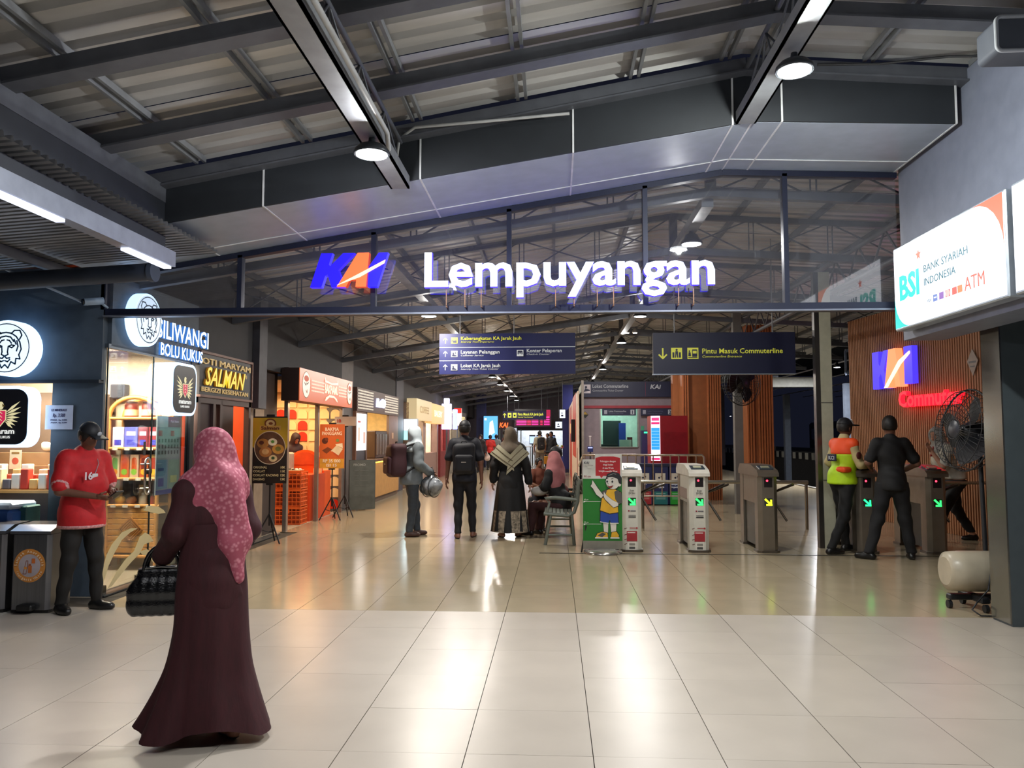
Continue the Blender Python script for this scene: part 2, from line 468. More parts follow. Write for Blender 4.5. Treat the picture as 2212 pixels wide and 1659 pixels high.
for key, mt in (('l', tile_l), ('t', tile_t)):
    o = MB().box((0, 0, -.01), (.5955, .5985, .02)).build('tile', mt, floor); tm[key] = o
first = {'l': True, 't': True}
for j in range(-8, 12):
    for k in range(-6, 9):
        x = .175 + .6 * j + .3; y = 6.78 + .6 * k + .3
        key = 'l' if k < 0 else 't'
        if key == 'l' and (x < -4.6 or x > 4.4): continue
        if key == 't' and (x < -4.3 or x > 7.0): continue
        o = tm[key]
        if first[key]: first[key] = False
        else: o = inst(o, floor)
        o.location = (x, y, rnd.uniform(-.0004, .0004))
gr = MB().bb(-.2, 6.2, 10.17, 10.2, 0, .004); struct(gr.build('trim_1', M('#33302a', .5, .6)))
struct(MB().bb(-4.35, -4.2, 7.2, 11.9, 0, .012).build('trim_2', M('#6b6f73', .3, .8)))
# ================================================================ OUTSIDE: tracks and far platform
gnd = struct(MB().bb(7.5, 60, -10, 90, -1.3, -1.1).build('ground', M('#2b2a28', .95, 0, .3, .6, 30)))
pf = thing('opposite_platform', 'long raised platform across the dark tracks with striped kerb', 'platform', (11.2, 0, 0))
MB().bb(0, 7, 12, 80, -1.1, .72).build('slab', M('#3a3a3a', .8), pf)
MB().bb(-.06, 1.1, 12, 80, .72, .78).build('edge_paving', M('#85857f', .7), pf)
db = MB().bb(-.09, -.02, 0, .42, .5, .79).mesh('kerb_block', M('#b9b9ae', .6)); dk = MB().bb(-.09, -.02, 0, .42, .5, .79).mesh('kerb_block', M('#151515', .6))
for i in range(90):
    o = bpy.data.objects.new('kerb_block', db if i % 2 else dk); C.objects.link(o); o.parent = pf; o.location = (0, 14 + .45 * i, 0)
for x in (7.9, 9.0, 9.6, 10.67):
    tag(MB().bar((x, 2, -1.02), (x, 85, -1.02), .07, .14).build('rail', M('#8a8a88', .3, .9), None), ['steel rail nearest the concourse edge', 'second steel rail from the concourse', 'third steel rail from the concourse', 'steel rail beside the far platform'][(7.9, 9.0, 9.6, 10.67).index(x)], 'rail')
ed = MB().bb(XR - .02, XR + .12, 12, 46, -1.1, .03); ed.build('curb', M('#6d6a63', .6), floor)
for i, (px, Yp) in enumerate(((1700, 30), (1640, 34), (1660, 45), (1590, 50), (1810, 27))):
    q = AY(px, 900, Yp); q.x = {8.96: 8.6}.get(round(q.x, 2), q.x)
    for rx_ in (7.9, 9.0, 9.6, 10.67):
        if abs(q.x - rx_) < .3: q.x = rx_ + .3
    t = thing('platform_post', ['grey steel post on far platform right of brown pillar', 'thin grey post on far platform behind brown pillar', 'distant post on far platform left of white pole', 'farthest post seen left of the brown pillar', 'grey double post on far platform left of the slatted wall'][i], 'post', (q.x, Yp, .72 if q.x > 11.2 else -1.1), 0, 'platform posts')
    MB().bb(-.12, .12, -.12, .12, 0, 4.4).build('shaft', M('#5d6470', .5, .3), t); MB().bb(-.3, .3, -.3, .3, 0, .25).build('foot', M('#777777', .8), t)
# canopy truss over the platform
t = thing('platform_canopy', 'white steel canopy truss over the far platform', 'canopy', (0, 26, 0))
m = MB(); m.bar((9.5, 0, 3.55), (15.5, 0, 4.1), .1); m.bar((9.5, 0, 4.3), (15.5, 0, 5.2), .1)
for i in range(6):
    a = 9.5 + i; m.bar((a, 0, 3.55 + .09 * i), (a, 0, 4.3 + .15 * i), .06); m.bar((a, 0, 3.55 + .09 * i), (a + 1, 0, 4.3 + .15 * (i + 1)), .06)
m.build('truss', M('#8f9bb5', .5, .2), t)['kind'] = 'stuff'
MB().bb(8.8, 20, -8, 24, 5.3, 5.36).build('roof_sheet', M('#555a62', .6), t)
MB().bb(7.2, 9.4, 2, 2.3, 3.25, 3.6).build('fascia_beam', M('#9a9a92', .6), t)
for i in range(5):
    MB().tube([(9.6 + 2 * i, -7, 4.0), (9.6 + 2 * i, 24, 4.0)], .03, 6).build('conduit', M('#9a9da5', .5), t)
for i, (px, py, Yp) in enumerate(((1759, 703, 20), (1768, 803, 26), (1808, 793, 24), (1765, 908, 60), (1578, 899, 70))):
    q = AY(px, py, Yp); highbay(q, 300 if i < 3 else 0, ['bright small lamp right of the white pole top', 'small lamp under far canopy beside the white pole', 'oval lamp under far canopy left of slatted wall', 'distant lamp dot beyond the tracks', 'distant lamp dot left of brown pillar'][i], r=.1 if i < 3 else .08, group=None, vis=14)
# parked wagons / rail junk behind
for i in range(3):
    t = thing('wagon', ['dark grey wagon standing beyond far platform, nearest', 'dark wagon beyond far platform, middle one', 'dark wagon beyond far platform, farthest'][i], 'wagon', (21.0, 30 + i * 13, -.5), 0, None)
    MB().box((0, 0, 1.9), (2.6, 12, 2.4), bev=.15).build('body', M('#3c4048', .5, .5, .3), t)
    m = MB()
    for k in range(5): m.box((-1.32, -4.6 + k * 2.3, 2.2), (.04, 1.3, .8), bev=.01)
    m.build('window', M('#767d8c', .25, .3), t)
    m = MB()
    for k in (-4, -2.6, 2.6, 4): m.cyl((-1.1, k, .45), (1.1, k, .45), .42)
    m.build('wheelset', M('#1d1d1d', .6, .5), t)
# ================================================================ NEAR ROOF
def zl(X, b=4.33): return b - .178 * (1.5 - X) if X < 1.5 else b - .075 * (X - 1.5)
ceil = sroot('ceiling')
sheet_m = M('#c2c0bd', .38, .25, .22, .12, 2.5, stretch=(.35, 1.5, 1)); steel_m = M('#5c5f66', .5, .3, .12); steel_l = M('#8b8e92', .5, .3, .12); dark_m = M('#2b2f36', .6, .1, .1)
def sheet_mesh(xa, za, xb, zb, wd, pitch, h, nx=1):
    prof = []; n = int(round(wd / pitch))
    for i in range(n):
        y = i * pitch; prof += [(y, 0), (y + pitch * .55, 0), (y + pitch * .67, h), (y + pitch * .88, h)]
    prof.append((wd, 0))
    return MB().grid([[(xa, y, za + z) for y, z in prof], [(xb, y, zb + z) for y, z in prof]], sm=False)
def roof(parent, y0, n, wd, pitch, h, ridge, zr, lx, lz, rx, rz):
    for a in ((ridge, zr, lx, lz), (rx, rz, ridge, zr)):
        me = sheet_mesh(*a, wd, pitch, h).mesh('roof_panel', sheet_m)
        for i in range(n):
            o = bpy.data.objects.new('roof_panel', me); C.objects.link(o); o.parent = parent; o.location = (0, y0 + i * wd + (.002 * i), (.006 if i % 2 else 0))
roof(ceil, -4.9, 11, 1.0, .2, .045, 1.5, 4.33 + .2, -3.4, zl(-3.4) + .2, 5.0, zl(5.0) + .2)
for Yb in (-3.4, -1.5, .4, 2.3, 3.3, 4.22, 5.2, 6.02):
    m = MB(); m.bar((-3.3, Yb, zl(-3.3) + .05), (1.5, Yb, 4.38), .07, .11); m.bar((1.5, Yb, 4.38), (5, Yb, zl(5) + .05), .07, .11)
    m.bar((-3.3, Yb, zl(-3.3) - .005), (1.5, Yb, 4.325), .13, .014); m.bar((1.5, Yb, 4.325), (5, Yb, zl(5) - .005), .13, .014)
    m.build('rafter', steel_m, ceil)
pm = None
for X in (-2.85, -1.98, -1.09, -.25, .64, 1.35, 1.68, 2.45, 3.25, 4.1):
    m = MB()
    for d in (-.032, .032): m.bar((X + d, -4.9, zl(X + d) + .165), (X + d, 6.05, zl(X + d) + .165), .024, .045)
    m.build('purlin', steel_l, ceil)
# girders carrying the lamps
def girder(X, Z, y0, y1, lat, name='girder'):
    g = MB(); g.bb(X - .075, X + .075, y0, y1, Z, Z + .02); g.bb(X - .075, X - .06, y0, y1, Z, Z + .1); g.bb(X + .06, X + .075, y0, y1, Z, Z + .1); g.bb(X - .03, X + .03, y0, y1, Z + .02, Z + .09)
    o = g.build(name, steel_l, ceil)
    m = MB(); y = y0; s = 1
    while y < y1 - .3:
        for d in (-.05, .05): m.tube([(X + d, y, Z + .08), (X, y + .35, Z + lat)] if s > 0 else [(X, y, Z + lat), (X + d, y + .35, Z + .08)], .008, 5)
        y += .35; s = -s
    m.tube([(X, y0, Z + lat), (X, y1, Z + lat)], .02, 6); m.build('lattice_bar', steel_m, o)['kind'] = 'stuff'
    return o
girder(-1.22, 3.46, -4, 6.05, .38); girder(1.5, 3.93, -4, 6.05, .42)
tag(MB().tube([(-1.1, -4, 3.5), (-1.1, 5.0, 3.5), (-1.12, 5.15, 3.44)], .017, 8).build('conduit_pipe', M('#b6b8b8', .4)), 'white conduit running along the left lamp girder', 'pipe')
t = tag(MB().tube([AY(853, 380, 6.0), AY(862, 300, 6.02), AY(897, 275, 5.92), AY(1050, 262, 5.9), AY(1230, 245, 5.9)], .012, 8).build('conduit_pipe', M('#b6b8b8', .4)), 'white conduit bending up beside the left lamp onto the fascia', 'pipe')
NL = 58 * L_EN
q = AY(797, 303, 5.0); highbay((-1.2, 5.0, 3.36), NL, 'bright round lamp hanging from the left girder above the entrance', r=.115, up=.95, drop=.05)
highbay((1.52, 4.88, 3.8), NL, 'bright round lamp hanging from the ridge girder above the entrance', (.97, 1.0, .95), r=.115, up=2.0, drop=.05)
for X, Y, Z, k in ((-1.2, 1.4, 3.36, 'left'), (1.52, 1.4, 3.8, 'ridge')): highbay((X, Y, Z), NL * .75, 'round high bay lamp on the %s girder, overhead beside the camera' % k, r=.115, group=None, up=.5)
# left eave beam and lower awning
struct(MB().bar((-3.18, -4, 3.45), (-3.18, 6.08, 3.45), .09, .14).build('trim_3', steel_m))
struct(MB().bb(-3.22, -3.14, -4, 6.08, 2.95, 3.4).build('wall_upper_left', dark_m))
awn = sroot('ceiling_awning')
me = sheet_mesh(-2.98, 3.12, -7.5, 2.82, .9, .075, .03).mesh('roof_panel', M('#7f8084', .5, .4, .2, 0, 3))
for i in range(13):
    o = bpy.data.objects.new('roof_panel', me); C.objects.link(o); o.parent = awn; o.location = (0, -5.05 + .905 * i, 0)
for X, zz in ((-4.4, 2.98), (-5.8, 2.88)): MB().bar((X, -4, zz), (X, 6.9, zz), .05, .08).build('purlin', steel_m, awn)
t = thing('awning_light_beam', 'grey beam with two white light tubes under the left awning edge', 'light fixture', (-3.06, 0, 2.84))
MB().bb(-.05, .05, -3, 6.0, 0, .12).build('beam', M('#858b97', .45, .3), t)
for a, b in ((1.0, 4.62), (5.35, 5.97)):
    MB().bb(-.03, .03, a, b, -.02, 0).build('light_tube', E('#dfe6ff', 2.2), t)
t = thing('awning_drum_duct', 'dark round duct running under the left awning', 'duct', (-6.4, 6.35, 2.88))
MB().tube([(0, 0, -.16), (3.0, 0, 0.0)], .075, 18).build('pipe', M('#2d3646', .6), t); MB().cyl((3.0, 0, .0), (3.04, 0, .0), .085, n=18).build('end_cap', M('#3b4557', .6), t)
# soffit and fascia (panels with white joints), boxed edge between the two roofs
sof_y0, sof_y1 = 6.08, 7.2
def prof(Y, Xs, dz=0):      # soffit surface height over X
    return [(X, Y, (3.955 - .158 * (1.555 - X) if X < 1.555 else 3.955 - .035 * (X - 1.555)) + dz) for X in Xs]
cuts = [-4.3, -3.17, -2.33, -1.06, .155, 1.4, 1.555, 1.78, 3.1]
sofm = M('#a3adba', .38, .1, .06); fasm = M('#24282d', .6, .1, .08); jt = M('#d8dadb', .5)
sof = sroot('ceiling_soffit')
def zs(X): return 3.955 - .158 * (1.555 - X) if X < 1.555 else 3.955 - .035 * (X - 1.555)
def zt(X): return zl(X) + .03
for a, b in zip(cuts[:-1], cuts[1:]):
    for y0, y1 in ((sof_y0, 6.89), (6.9, sof_y1)):
        m = MB(); vs = [(a + .004, y0, zs(a)), (b - .004, y0, zs(b)), (b - .004, y1, zs(b)), (a + .004, y1, zs(a))]
        m.add(vs + [(x, y, z + .02) for x, y, z in vs], [(3, 2, 1, 0), (4, 5, 6, 7), (0, 1, 5, 4), (1, 2, 6, 5), (2, 3, 7, 6), (3, 0, 4, 7)]); m.build('soffit_panel', sofm, sof)
    if a > -3.3:
        m = MB(); y = sof_y0 - .01; vs = [(a + .004, y, zs(a)), (b - .004, y, zs(b)), (b - .004, y, zt(b)), (a + .004, y, zt(a))]
        m.add(vs + [(x, yy - .015, z) for x, yy, z in vs], [(0, 1, 2, 3), (7, 6, 5, 4), (4, 5, 1, 0), (5, 6, 2, 1), (6, 7, 3, 2), (7, 4, 0, 3)]); m.build('fascia_panel', fasm, sof)
m = MB()
for X in cuts[1:]:
    m.bar((X, sof_y0 - .028, zs(X) - .002), (X, sof_y1 - .03, zs(X) - .002), .014, .006)
    if X != 1.555: m.bar((X, sof_y0 - .03, zs(X)), (X, sof_y0 - .03, zt(X) - .02), .014, .006, up=(0, 1, 0))
m.bar((-3.3, 6.895, zs(-3.3) - .003), (1.555, 6.895, zs(1.555) - .003), .012, .006); m.bar((1.555, 6.895, zs(1.555) - .003), (3.1, 6.895, zs(3.1) - .003), .012, .006)
m.build('joint_strip', jt, sof)
# fascia wall on the right carrying the bank signs
wr = struct(MB().bb(3.16, 3.5, -3, 7.22, 2.36, 4.3).build('wall_right_fascia', M('#7b8191', .5, .1, .08)))
# ================================================================ GLASS PARTITION
GY = 7.2
pt_ = thing('glass_partition', 'wide glazed transom screen with dark mullions behind the station name', 'partition', (0, GY, 0))
nv = M('#20253a', .45, .3, .08)
zb = 2.66
MB().bb(-4.26, 3.12, -.05, .05, zb - .03, zb + .045).build('bottom_rail', nv, pt_)
MB().bb(-4.26, 3.12, -.09, -.05, zb - .035, zb - .02).build('drip_edge', M('#7d8290', .4, .6), pt_)
m = MB(); m.bar((-4.26, 0, zs(-4.26) - .03), (1.555, 0, zs(1.555) - .03), .08, .05); m.bar((1.555, 0, zs(1.555) - .03), (3.12, 0, zs(3.12) - .03), .08, .05); m.build('top_rail', nv, pt_)
mx_ = [AY(px, 672, GY).x for px in (227, 519, 807, 1100, 1395, 1699)]
for X in mx_: MB().bb(X - .022, X + .022, -.04, .04, zb + .04, zs(X) - .03).build('mullion', nv, pt_)
gm = glass_mat('dusty_glass', (.86, .88, .93, 1), .12, .06, (.55, .55, .62))
xs_ = [-4.26] + mx_ + [3.12]
for a, b in zip(xs_[:-1], xs_[1:]):
    vs = [(a, 0, zb), (b, 0, zb)] + ([(b, 0, zs(b)), (1.555, 0, zs(1.555)), (a, 0, zs(a))] if a < 1.555 < b else [(b, 0, zs(b)), (a, 0, zs(a))])
    MB().add(vs, [tuple(range(len(vs)))]).build('pane', gm, pt_)
# ================================================================ INNER ROOF
ceil2 = sroot('ceiling_hall')
RX, RZ = 1.56, 4.5
def zr(X): return RZ - .15 * (RX - X) if X < RX else RZ - .06 * (X - RX)
roof(ceil2, 7.3, 39, 1.0, .2, .045, RX, RZ, -7.0, zr(-7.0), 8.2, zr(8.2))
for X in (-5.6, -4.0, -3.0, -2.0, -1.0, 0, 1.0, 2.4, 3.4, 4.4, 5.4, 6.4, 7.4):
    MB().bar((X, 7.3, zr(X) - .04), (X, 46, zr(X) - .04), .04, .08).build('purlin', steel_m, ceil2)
dz = .46
def truss_pieces():
    L = []
    for (xa, xb) in ((-4.4, RX), (RX, 7.6)):
        m = MB(); m.bar((xa, 0, zr(xa) - .12), (xb, 0, zr(xb) - .12), .06, .07); L.append(('top_chord', m))
        m = MB(); m.bar((xa, 0, zr(xa) - .12 - dz), (xb, 0, zr(xb) - .12 - dz), .08, .09); L.append(('bottom_chord', m))
        n = 6; st = (xb - xa) / n
        for i in range(n):
            a, b = xa + i * st, xa + (i + 1) * st
            m = MB(); m.bar((a, .01, zr(a) - .12), (b, .01, zr(b) - .12 - dz), .016); L.append(('cross_brace', m)); m = MB(); m.bar((a, -.01, zr(a) - .12 - dz), (b, -.01, zr(b) - .12), .016); L.append(('cross_brace', m))
            for e_ in (-.03, .03): m = MB(); m.bar((a + e_, 0, zr(a) - .12), (a + e_, 0, zr(a) - .12 - dz), .014); L.append(('upright', m))
    m = MB(); m.bb(RX - .05, RX + .05, -.04, .04, RZ - .12 - dz, RZ - .1); L.append(('king_post', m))
    return L
tp = [(n, m.mesh(n, steel_m)) for n, m in truss_pieces()]
for i, Y in enumerate([7.75, 10.2, 12.9, 15.6, 18.3, 21, 24, 27, 30, 34, 38, 42]):
    r = bpy.data.objects.new('roof_truss', None); C.objects.link(r); r.parent = ceil2; r.location = (0, Y, 0)
    if Y > 28:
        m = MB()
        for n, mm in truss_pieces(): m.add(mm.v, mm.f)
        m.build('lattice', steel_m, r)['kind'] = 'stuff'
    else:
        for n, me in tp:
            o = bpy.data.objects.new(n, me); C.objects.link(o); o.parent = r
def g2(X, Z, y0, y1, wd=.12):
    m = MB(); m.bb(X - wd / 2, X + wd / 2, y0, y1, Z, Z + .1); return m.build('girder', steel_l, ceil2)
g2(-1.85, 3.42, 7.9, 45); g2(1.56, 3.82, 7.9, 45)
m = MB()
for d in (0, .4): m.tube([(3.85, 8, 3.5 + d), (3.85, 45, 3.5 + d)], .035, 8)
y = 8.0
while y < 44: m.bar((3.85, y, 3.5), (3.85, y + .4, 3.9), .02); m.bar((3.85, y + .4, 3.9), (3.85, y + .8, 3.5), .02); y += .8
m.build('lattice_girder', steel_m, ceil2)['kind'] = 'stuff'
HL = 70 * L_EN
warm = (1.0, .93, .83)
for i, Y in enumerate((11.4, 15.2, 19.2, 23.2, 26.6, 30.2, 34.0, 38.0)):
    highbay((-1.85, Y, 3.28), HL, 'round lamp in the left row, %s' % ['nearest one', 'hidden behind the direction board', 'second in line beyond the board', 'just below the direction board', 'next deeper in the hall', 'deeper still in the hall', 'small and far away', 'farthest of the row'][i], warm, r=.12, group=None, up=.35)
for i, Y in enumerate((8.85, 14.2, 18.2, 25.3, 32)):
    highbay((1.56, Y, 3.68), HL * (1.0 if i else .8), 'round lamp in the ridge row, %s' % ['behind the dusty glass panes', 'just below the glass screen', 'in front of the twin spotlights', 'above the ticket counter sign', 'farthest of the row'][i], (1, .97, .92), r=.12, group=None, up=.35)
t = thing('twin_spotlight', 'pair of small bright spotlights above ridge lamp', 'lamp', AY(1363, 718, 17.6))
for d in (-.09, .09): MB().lathe([(.02, .1), (.05, .06), (.06, 0), (.055, -.01)], (d, 0, 0), 14).build('lamp_head', M('#999999', .4, .4), t); MB().lathe([(.05, -.004), (.045, -.02), (.001, -.024)], (d, 0, 0), 14).build('bulb', E('#fff4dc', 12), t)
MB().bar((-.15, 0, .1), (.15, 0, .1), .03).build('bracket', steel_m, t)
# ================================================================ COLUMNS AND RIGHT SIDE WALLS
col = thing('square_column', 'dark square column with polished left face at the right edge', 'column', (3.755, 6.61, 0))
MB().bb(-.165, .18, -.14, .13, 0, 4.0).build('shaft', M('#4c555a', .45, .1, .06), col)
MB().bb(-.178, -.166, -.14, .13, 0.02, 4.0).build('polished_cladding', M('#8d8b84', .16, .85, .05), col, label='mirror-like metal face')
ps = thing('white_pole', 'white square pole with a steel downpipe on its left', 'column', (3.64, 10.9, 0))
MB().bb(-.02, .13, -.07, .07, 0, 3.75).build('shaft', M('#aaa893', .6, 0, .1), ps)
MB().bb(-.085, -.02, -.06, .04, 0, 3.75).build('downpipe', M('#5e5a57', .25, .8), ps)
MB().bb(-.024, .134, -.074, .074, .9, .915).bb(-.024, .134, -.074, .074, 1.95, 1.962).build('joint_band', M('#5a584f', .7), ps)
# right slatted wall: X = 6, Y 7..16.25
wall_s = sroot('wall_right', (6.87, 7.0, 0), R(8))
MB().bb(.04, .2, 0, 8.5, 0, 3.72).build('backing', M('#5a4230', .7), wall_s)
slat = None
me = MB().box((0, 0, 1.86), (.04, .034, 3.72), bev=.004).mesh('slat', M('#b07c58', .5, 0, .12, 0, 5, stretch=(8, 8, .4)))
for i in range(147):
    o = bpy.data.objects.new('slat', me); C.objects.link(o); o.parent = wall_s; o.location = (.02, 8.47 - i * .0576, 0)
struct(MB().bb(3.95, 6.85, 6.88, 6.98, 0, 4).build('wall_right_front', M('#8b909b', .6, 0, .06)))
# brown pillars
def pillar(px0, px1, Y, label, facew, z=3.9):
    a = AY(px0, 1000, Y).x; b = AY(px1, 1000, Y).x; t = thing('brown_pillar', label, 'column', ((a + b) / 2, Y + .3, 0)); hw = (b - a) / 2
    MB().bb(-hw, hw, -.27, .3, 0, z).build('core', M('#8a4f28', .55, 0, .1), t)
    n = 6; me = MB().bb(-.018, .018, -.02, .02, 0, z).mesh('slat', M('#a96238', .5, 0, .1))
    st = .056
    for i in range(n):
        o = bpy.data.objects.new('slat', me); C.objects.link(o); o.parent = t; o.location = (hw - .02 - i * st, -.29, 0)
    for i in range(3):
        o = bpy.data.objects.new('slat', me); C.objects.link(o); o.parent = t; o.location = (-hw + .02 + i * st, -.29, 0)
    return t
pillar(1476, 1560, 18.9, 'brown slatted pillar right of the red machine', .5)
pillar(1616, 1673, 17.0, 'brown slatted pillar behind the steel gate', .4)
MB_p = thing('brown_side_panel', 'plain brown panel joining ticket office and slatted pillar', 'panel', (AY(1467, 1000, 19.7).x, 19.75, 0))
MB().bb(-.14, .08, -.1, .2, 0, 3.4).build('board', M('#9a5a30', .55, 0, .1), MB_p); MB().bb(-.15, .09, -.11, .21, 0, .1).build('plinth', M('#3a2a20', .6), MB_p)
# ================================================================ LEFT SHOPS   (frontage plane X = -4.26, local x = +Y, local -y = towards the hall)
XL = -4.26
def WL(px, py, y0=0.0, X=XL):
    p = AX(px, py, X); return (p.y - y0, p.z)
dkw = M('#2b3138', .6, 0, .1); bluew = M('#46525f', .6, 0, .12)
wl = sroot('wall_left')
MB().bb(-4.42, -4.3, 7.2, 46, 2.5, 3.75).build('upper_wall', M('#2a2b31', .7, 0, .1), wl)
MB().bb(-4.78, -4.28, 7.2, 7.24, 0, 3.1).build('corner_panel', bluew, wl)
MB().bb(-9, -4.28, 7.16, 7.2, 2.02, 3.1).build('header_board', bluew, wl)
MB().bb(-9, -4.28, 7.12, 7.2, 2.0, 2.03).build('header_trim', M('#232a33', .5), wl)
MB().bb(-4.3, -4.24, 7.24, 9.06, 2.36, 3.05).build('header_board', bluew, wl)
MB().bb(-9, -8.9, 6.5, 9.1, 0, 3).bb(-9, -6.8, 8.4, 8.5, 0, 2.0).build('room_wall', M('#59534c', .8), wl)
MB().bb(-9, -4.45, 8.95, 9.06, 0, 2.5).build('room_wall', M('#cfc0a8', .8, 0, .05), wl)
MB().bb(-9, -4.45, 9.08, 9.14, 0, 2.5).build('room_wall', M('#4a3a30', .8, 0, .05), wl)
MB().bb(-9, -4.3, 7.25, 9.05, 2.5, 2.56).build('room_ceiling', M('#d5cdbf', .8), wl)
MB().bb(-7.6, -7.5, 7.2, 9.0, 0, 2.5).build('room_wall', M('#d8ccb6', .8), wl)
MB().bb(-4.95, -4.78, 7.24, 8.4, 0, 2.5).build('room_wall', M('#4a5058', .8), wl) if False else None
lamp('AREA', 'shop_light', (-5.0, 8.0, 2.44), 260, (1, .86, .66), None, 1.2, .8)
t = thing('ceiling_panel_light', 'oval white ceiling light inside the glass fronted snack shop', 'light fixture', (-5.1, 8.0, 2.47))
MB().lathe([(.16, .02), (.16, 0), (.14, -.01), (.001, -.012)], n=24).build('diffuser', E('#fff6e6', 5), t)
# shop glass front
sg = thing('shop_glass_front', 'frameless glass shop door and side panes with cream swoosh decals', 'glass door', (XL, 7.2, 0), PI / 2)
gl = glass_mat('clear_glass', (.93, .95, .95, 1), .03)
for a, b in ((.03, .87), (.885, 1.69)):
    MB().bb(a, b, -.005, .005, .03, 2.34).build('pane', gl, sg)
MB().bb(.87, .885, -.006, .006, .03, 2.34).bb(.02, .03, -.006, .006, .03, 2.34).build('pane_edge', M('#2e3a38', .2, .3), sg)
MB().bb(1.69, 1.78, -.03, .03, 0, 2.4).build('frame_post', M('#1c1f24', .5, .3), sg)
MB().bb(0, 1.75, -.02, .02, 2.34, 2.38).build('head_rail', M('#4d5864', .4, .5), sg)
MB().bb(.02, .10, -.02, .02, .01, .09, bev=.004).bb(.66, .86, -.02, .02, .01, .09, bev=.004).build('patch_fitting', M('#5d5a52', .25, .9), sg)
hx, hz0, hz1 = .73, .9, 1.27
hp = [(hx + .05 * math.cos(a), -.05, hz1 - .05 + .05 * math.sin(a)) for a in [PI * i / 8 for i in range(9)]] + [(hx + .05 * math.cos(a), -.05, hz0 + .05 + .05 * math.sin(a)) for a in [PI + PI * i / 8 for i in range(9)]]
m = MB().tube(hp, .0125, 10, closed=True)
for z in (hz0 + .06, hz1 - .06):
    for d in (-.05, .05): m.cyl((hx + d, -.05, z), (hx + d, 0, z), .008, n=8)
m.build('pull_handle', M('#c9c6c0', .12, 1.0), sg)
MB().cyl((.83, -.03, 1.13), (.83, .02, 1.13), .03).build('lock', M('#44423e', .2, .9), sg)
MB().bb(.71, .75, -.012, -.006, 1.3, 1.44).build('sticker', M('#2a2a2a', .5), sg)
deco = M('#c9ba8e', .7, 0, .03); A = Art(sg, -.007, 'decal')
def wp(pts): return [WL(x, y, 7.2) for x, y in pts]
A.poly(wp([(296, 1141), (282, 1141), (262, 1150), (240, 1176), (228, 1200), (217, 1240), (206, 1285), (210, 1286), (222, 1256), (233, 1222), (246, 1194), (262, 1166), (280, 1150)]), deco)
A.poly(wp([(322, 1156), (312, 1150), (300, 1160), (288, 1190), (268, 1210), (250, 1235), (232, 1268), (229, 1273), (240, 1266), (262, 1238), (282, 1214), (300, 1196), (310, 1176), (330, 1168)]), deco)
A.poly(wp([(300, 1192), (315, 1186), (328, 1194), (336, 1210), (330, 1216), (320, 1202), (306, 1198)]), deco)
A.poly(wp([(308, 1102), (318, 1093), (340, 1094), (352, 1102), (356, 1108), (340, 1110), (322, 1106)]), deco)
A.poly(wp([(298, 1231), (315, 1236), (330, 1232), (340, 1220), (345, 1228), (330, 1241), (310, 1243)]), deco); A.done()
# hanging posters on the second pane
pm_ = thing('product_poster', 'tall price poster with product pictures hung inside the shop glass', 'poster', (XL - .05, 8.15, 0), PI / 2)
MB().bb(.14, .68, 0, .01, .86, 1.72).build('sheet', M('#9fb0b4', .5, 0, .05), pm_); A = Art(pm_, 0, 'print')
A.rect(.14, 1.60, .4, 1.72, M('#c7d3cf', .5)); A.rect(.38, 1.6, .68, 1.72, M('#93486e', .5)); A.rect(.15, 1.26, .66, 1.58, M('#a9c0be', .5))
A.rect(.15, .92, .39, 1.24, M('#6fa3bd', .5)); A.rect(.41, .92, .67, 1.24, M('#8db8a4', .5)); A.rect(.14, .86, .68, .91, M('#3f56a0', .5))
A.rect(.17, 1.5, .25, 1.56, M('#b23048', .5)); A.rect(.44, 1.5, .52, 1.56, M('#b23048', .5))
for i in range(7):
    for k in range(3): A.rect(.17 + .07 * i, 1.3 + .065 * k, .2 + .07 * i, 1.34 + .065 * k, M('#4c5c5c', .5), up=(i == 0 and k == 0))
A.rect(.17, 1.12, .3, 1.15, M('#1f5a94', .5)); A.rect(.45, .98, .6, 1.06, M('#c8d68a', .5)); A.rect(.18, .95, .3, 1.04, M('#2c4a9a', .5)); A.done()
text('Patti Hanin', pm_, .42, 1.65, .03, M('#f0c0d8', .5), -.01)
# bamboo shelf
bam = M('#c98f48', .45, 0, .12, .1, 20); bamd = M('#a86f34', .5, 0, .12)
sh = thing('bamboo_shelf', 'arched bamboo display shelf with a drawer cabinet, behind the shop glass', 'shelf', (-4.74, 8.6, 0))
hw = .29
for x in (-hw, hw):
    for y in (0, .3): MB().cyl((x, y, .02), (x, y, 1.72), .022, n=10).build('post', bam, sh)
for z in (.16, .72, 1.02, 1.36, 1.7):
    m = MB().bb(-hw, hw, 0, .3, z - .012, z)
    for y in (0, .3): m.cyl((-hw - .03, y, z), (hw + .03, y, z), .018, n=8)
    m.build('shelf_board', bam, sh)
ap = [(hw * math.cos(a), 0, 1.72 + .22 * math.sin(a)) for a in [PI * i / 12 for i in range(13)]]
MB().tube(ap, .024, 8).build('arch', bam, sh); MB().tube([(x, .3, z) for x, y, z in ap], .024, 8).build('arch', bam, sh)
for i in range(8):
    MB().bb(-hw + .02, hw - .02, .0, .012, .2 + i * .0635, .2 + i * .0635 + .058, bev=.004).build('slat', bam, sh)
m = MB()
for r in (.13, .1, .07, .04):
    for a, b in (((0, r), (r, 0)), ((r, 0), (0, -r)), ((0, -r), (-r, 0)), ((-r, 0), (0, r))): m.bar((a[0], -.008, .46 + a[1]), (b[0], -.008, .46 + b[1]), .014)
m.build('diamond_inlay', bamd, sh); MB().lathe([(.012, 0), (.02, .012), (.001, .024)], (0, -.012, .34), 12, Matrix.Rotation(PI / 2, 3, 'X')).build('knob', M('#7a4a22', .4), sh)
MB().bb(-hw, hw, .29, .3, .2, 1.7).build('back_panel', M('#3a3432', .7), sh)
cnt = [0]
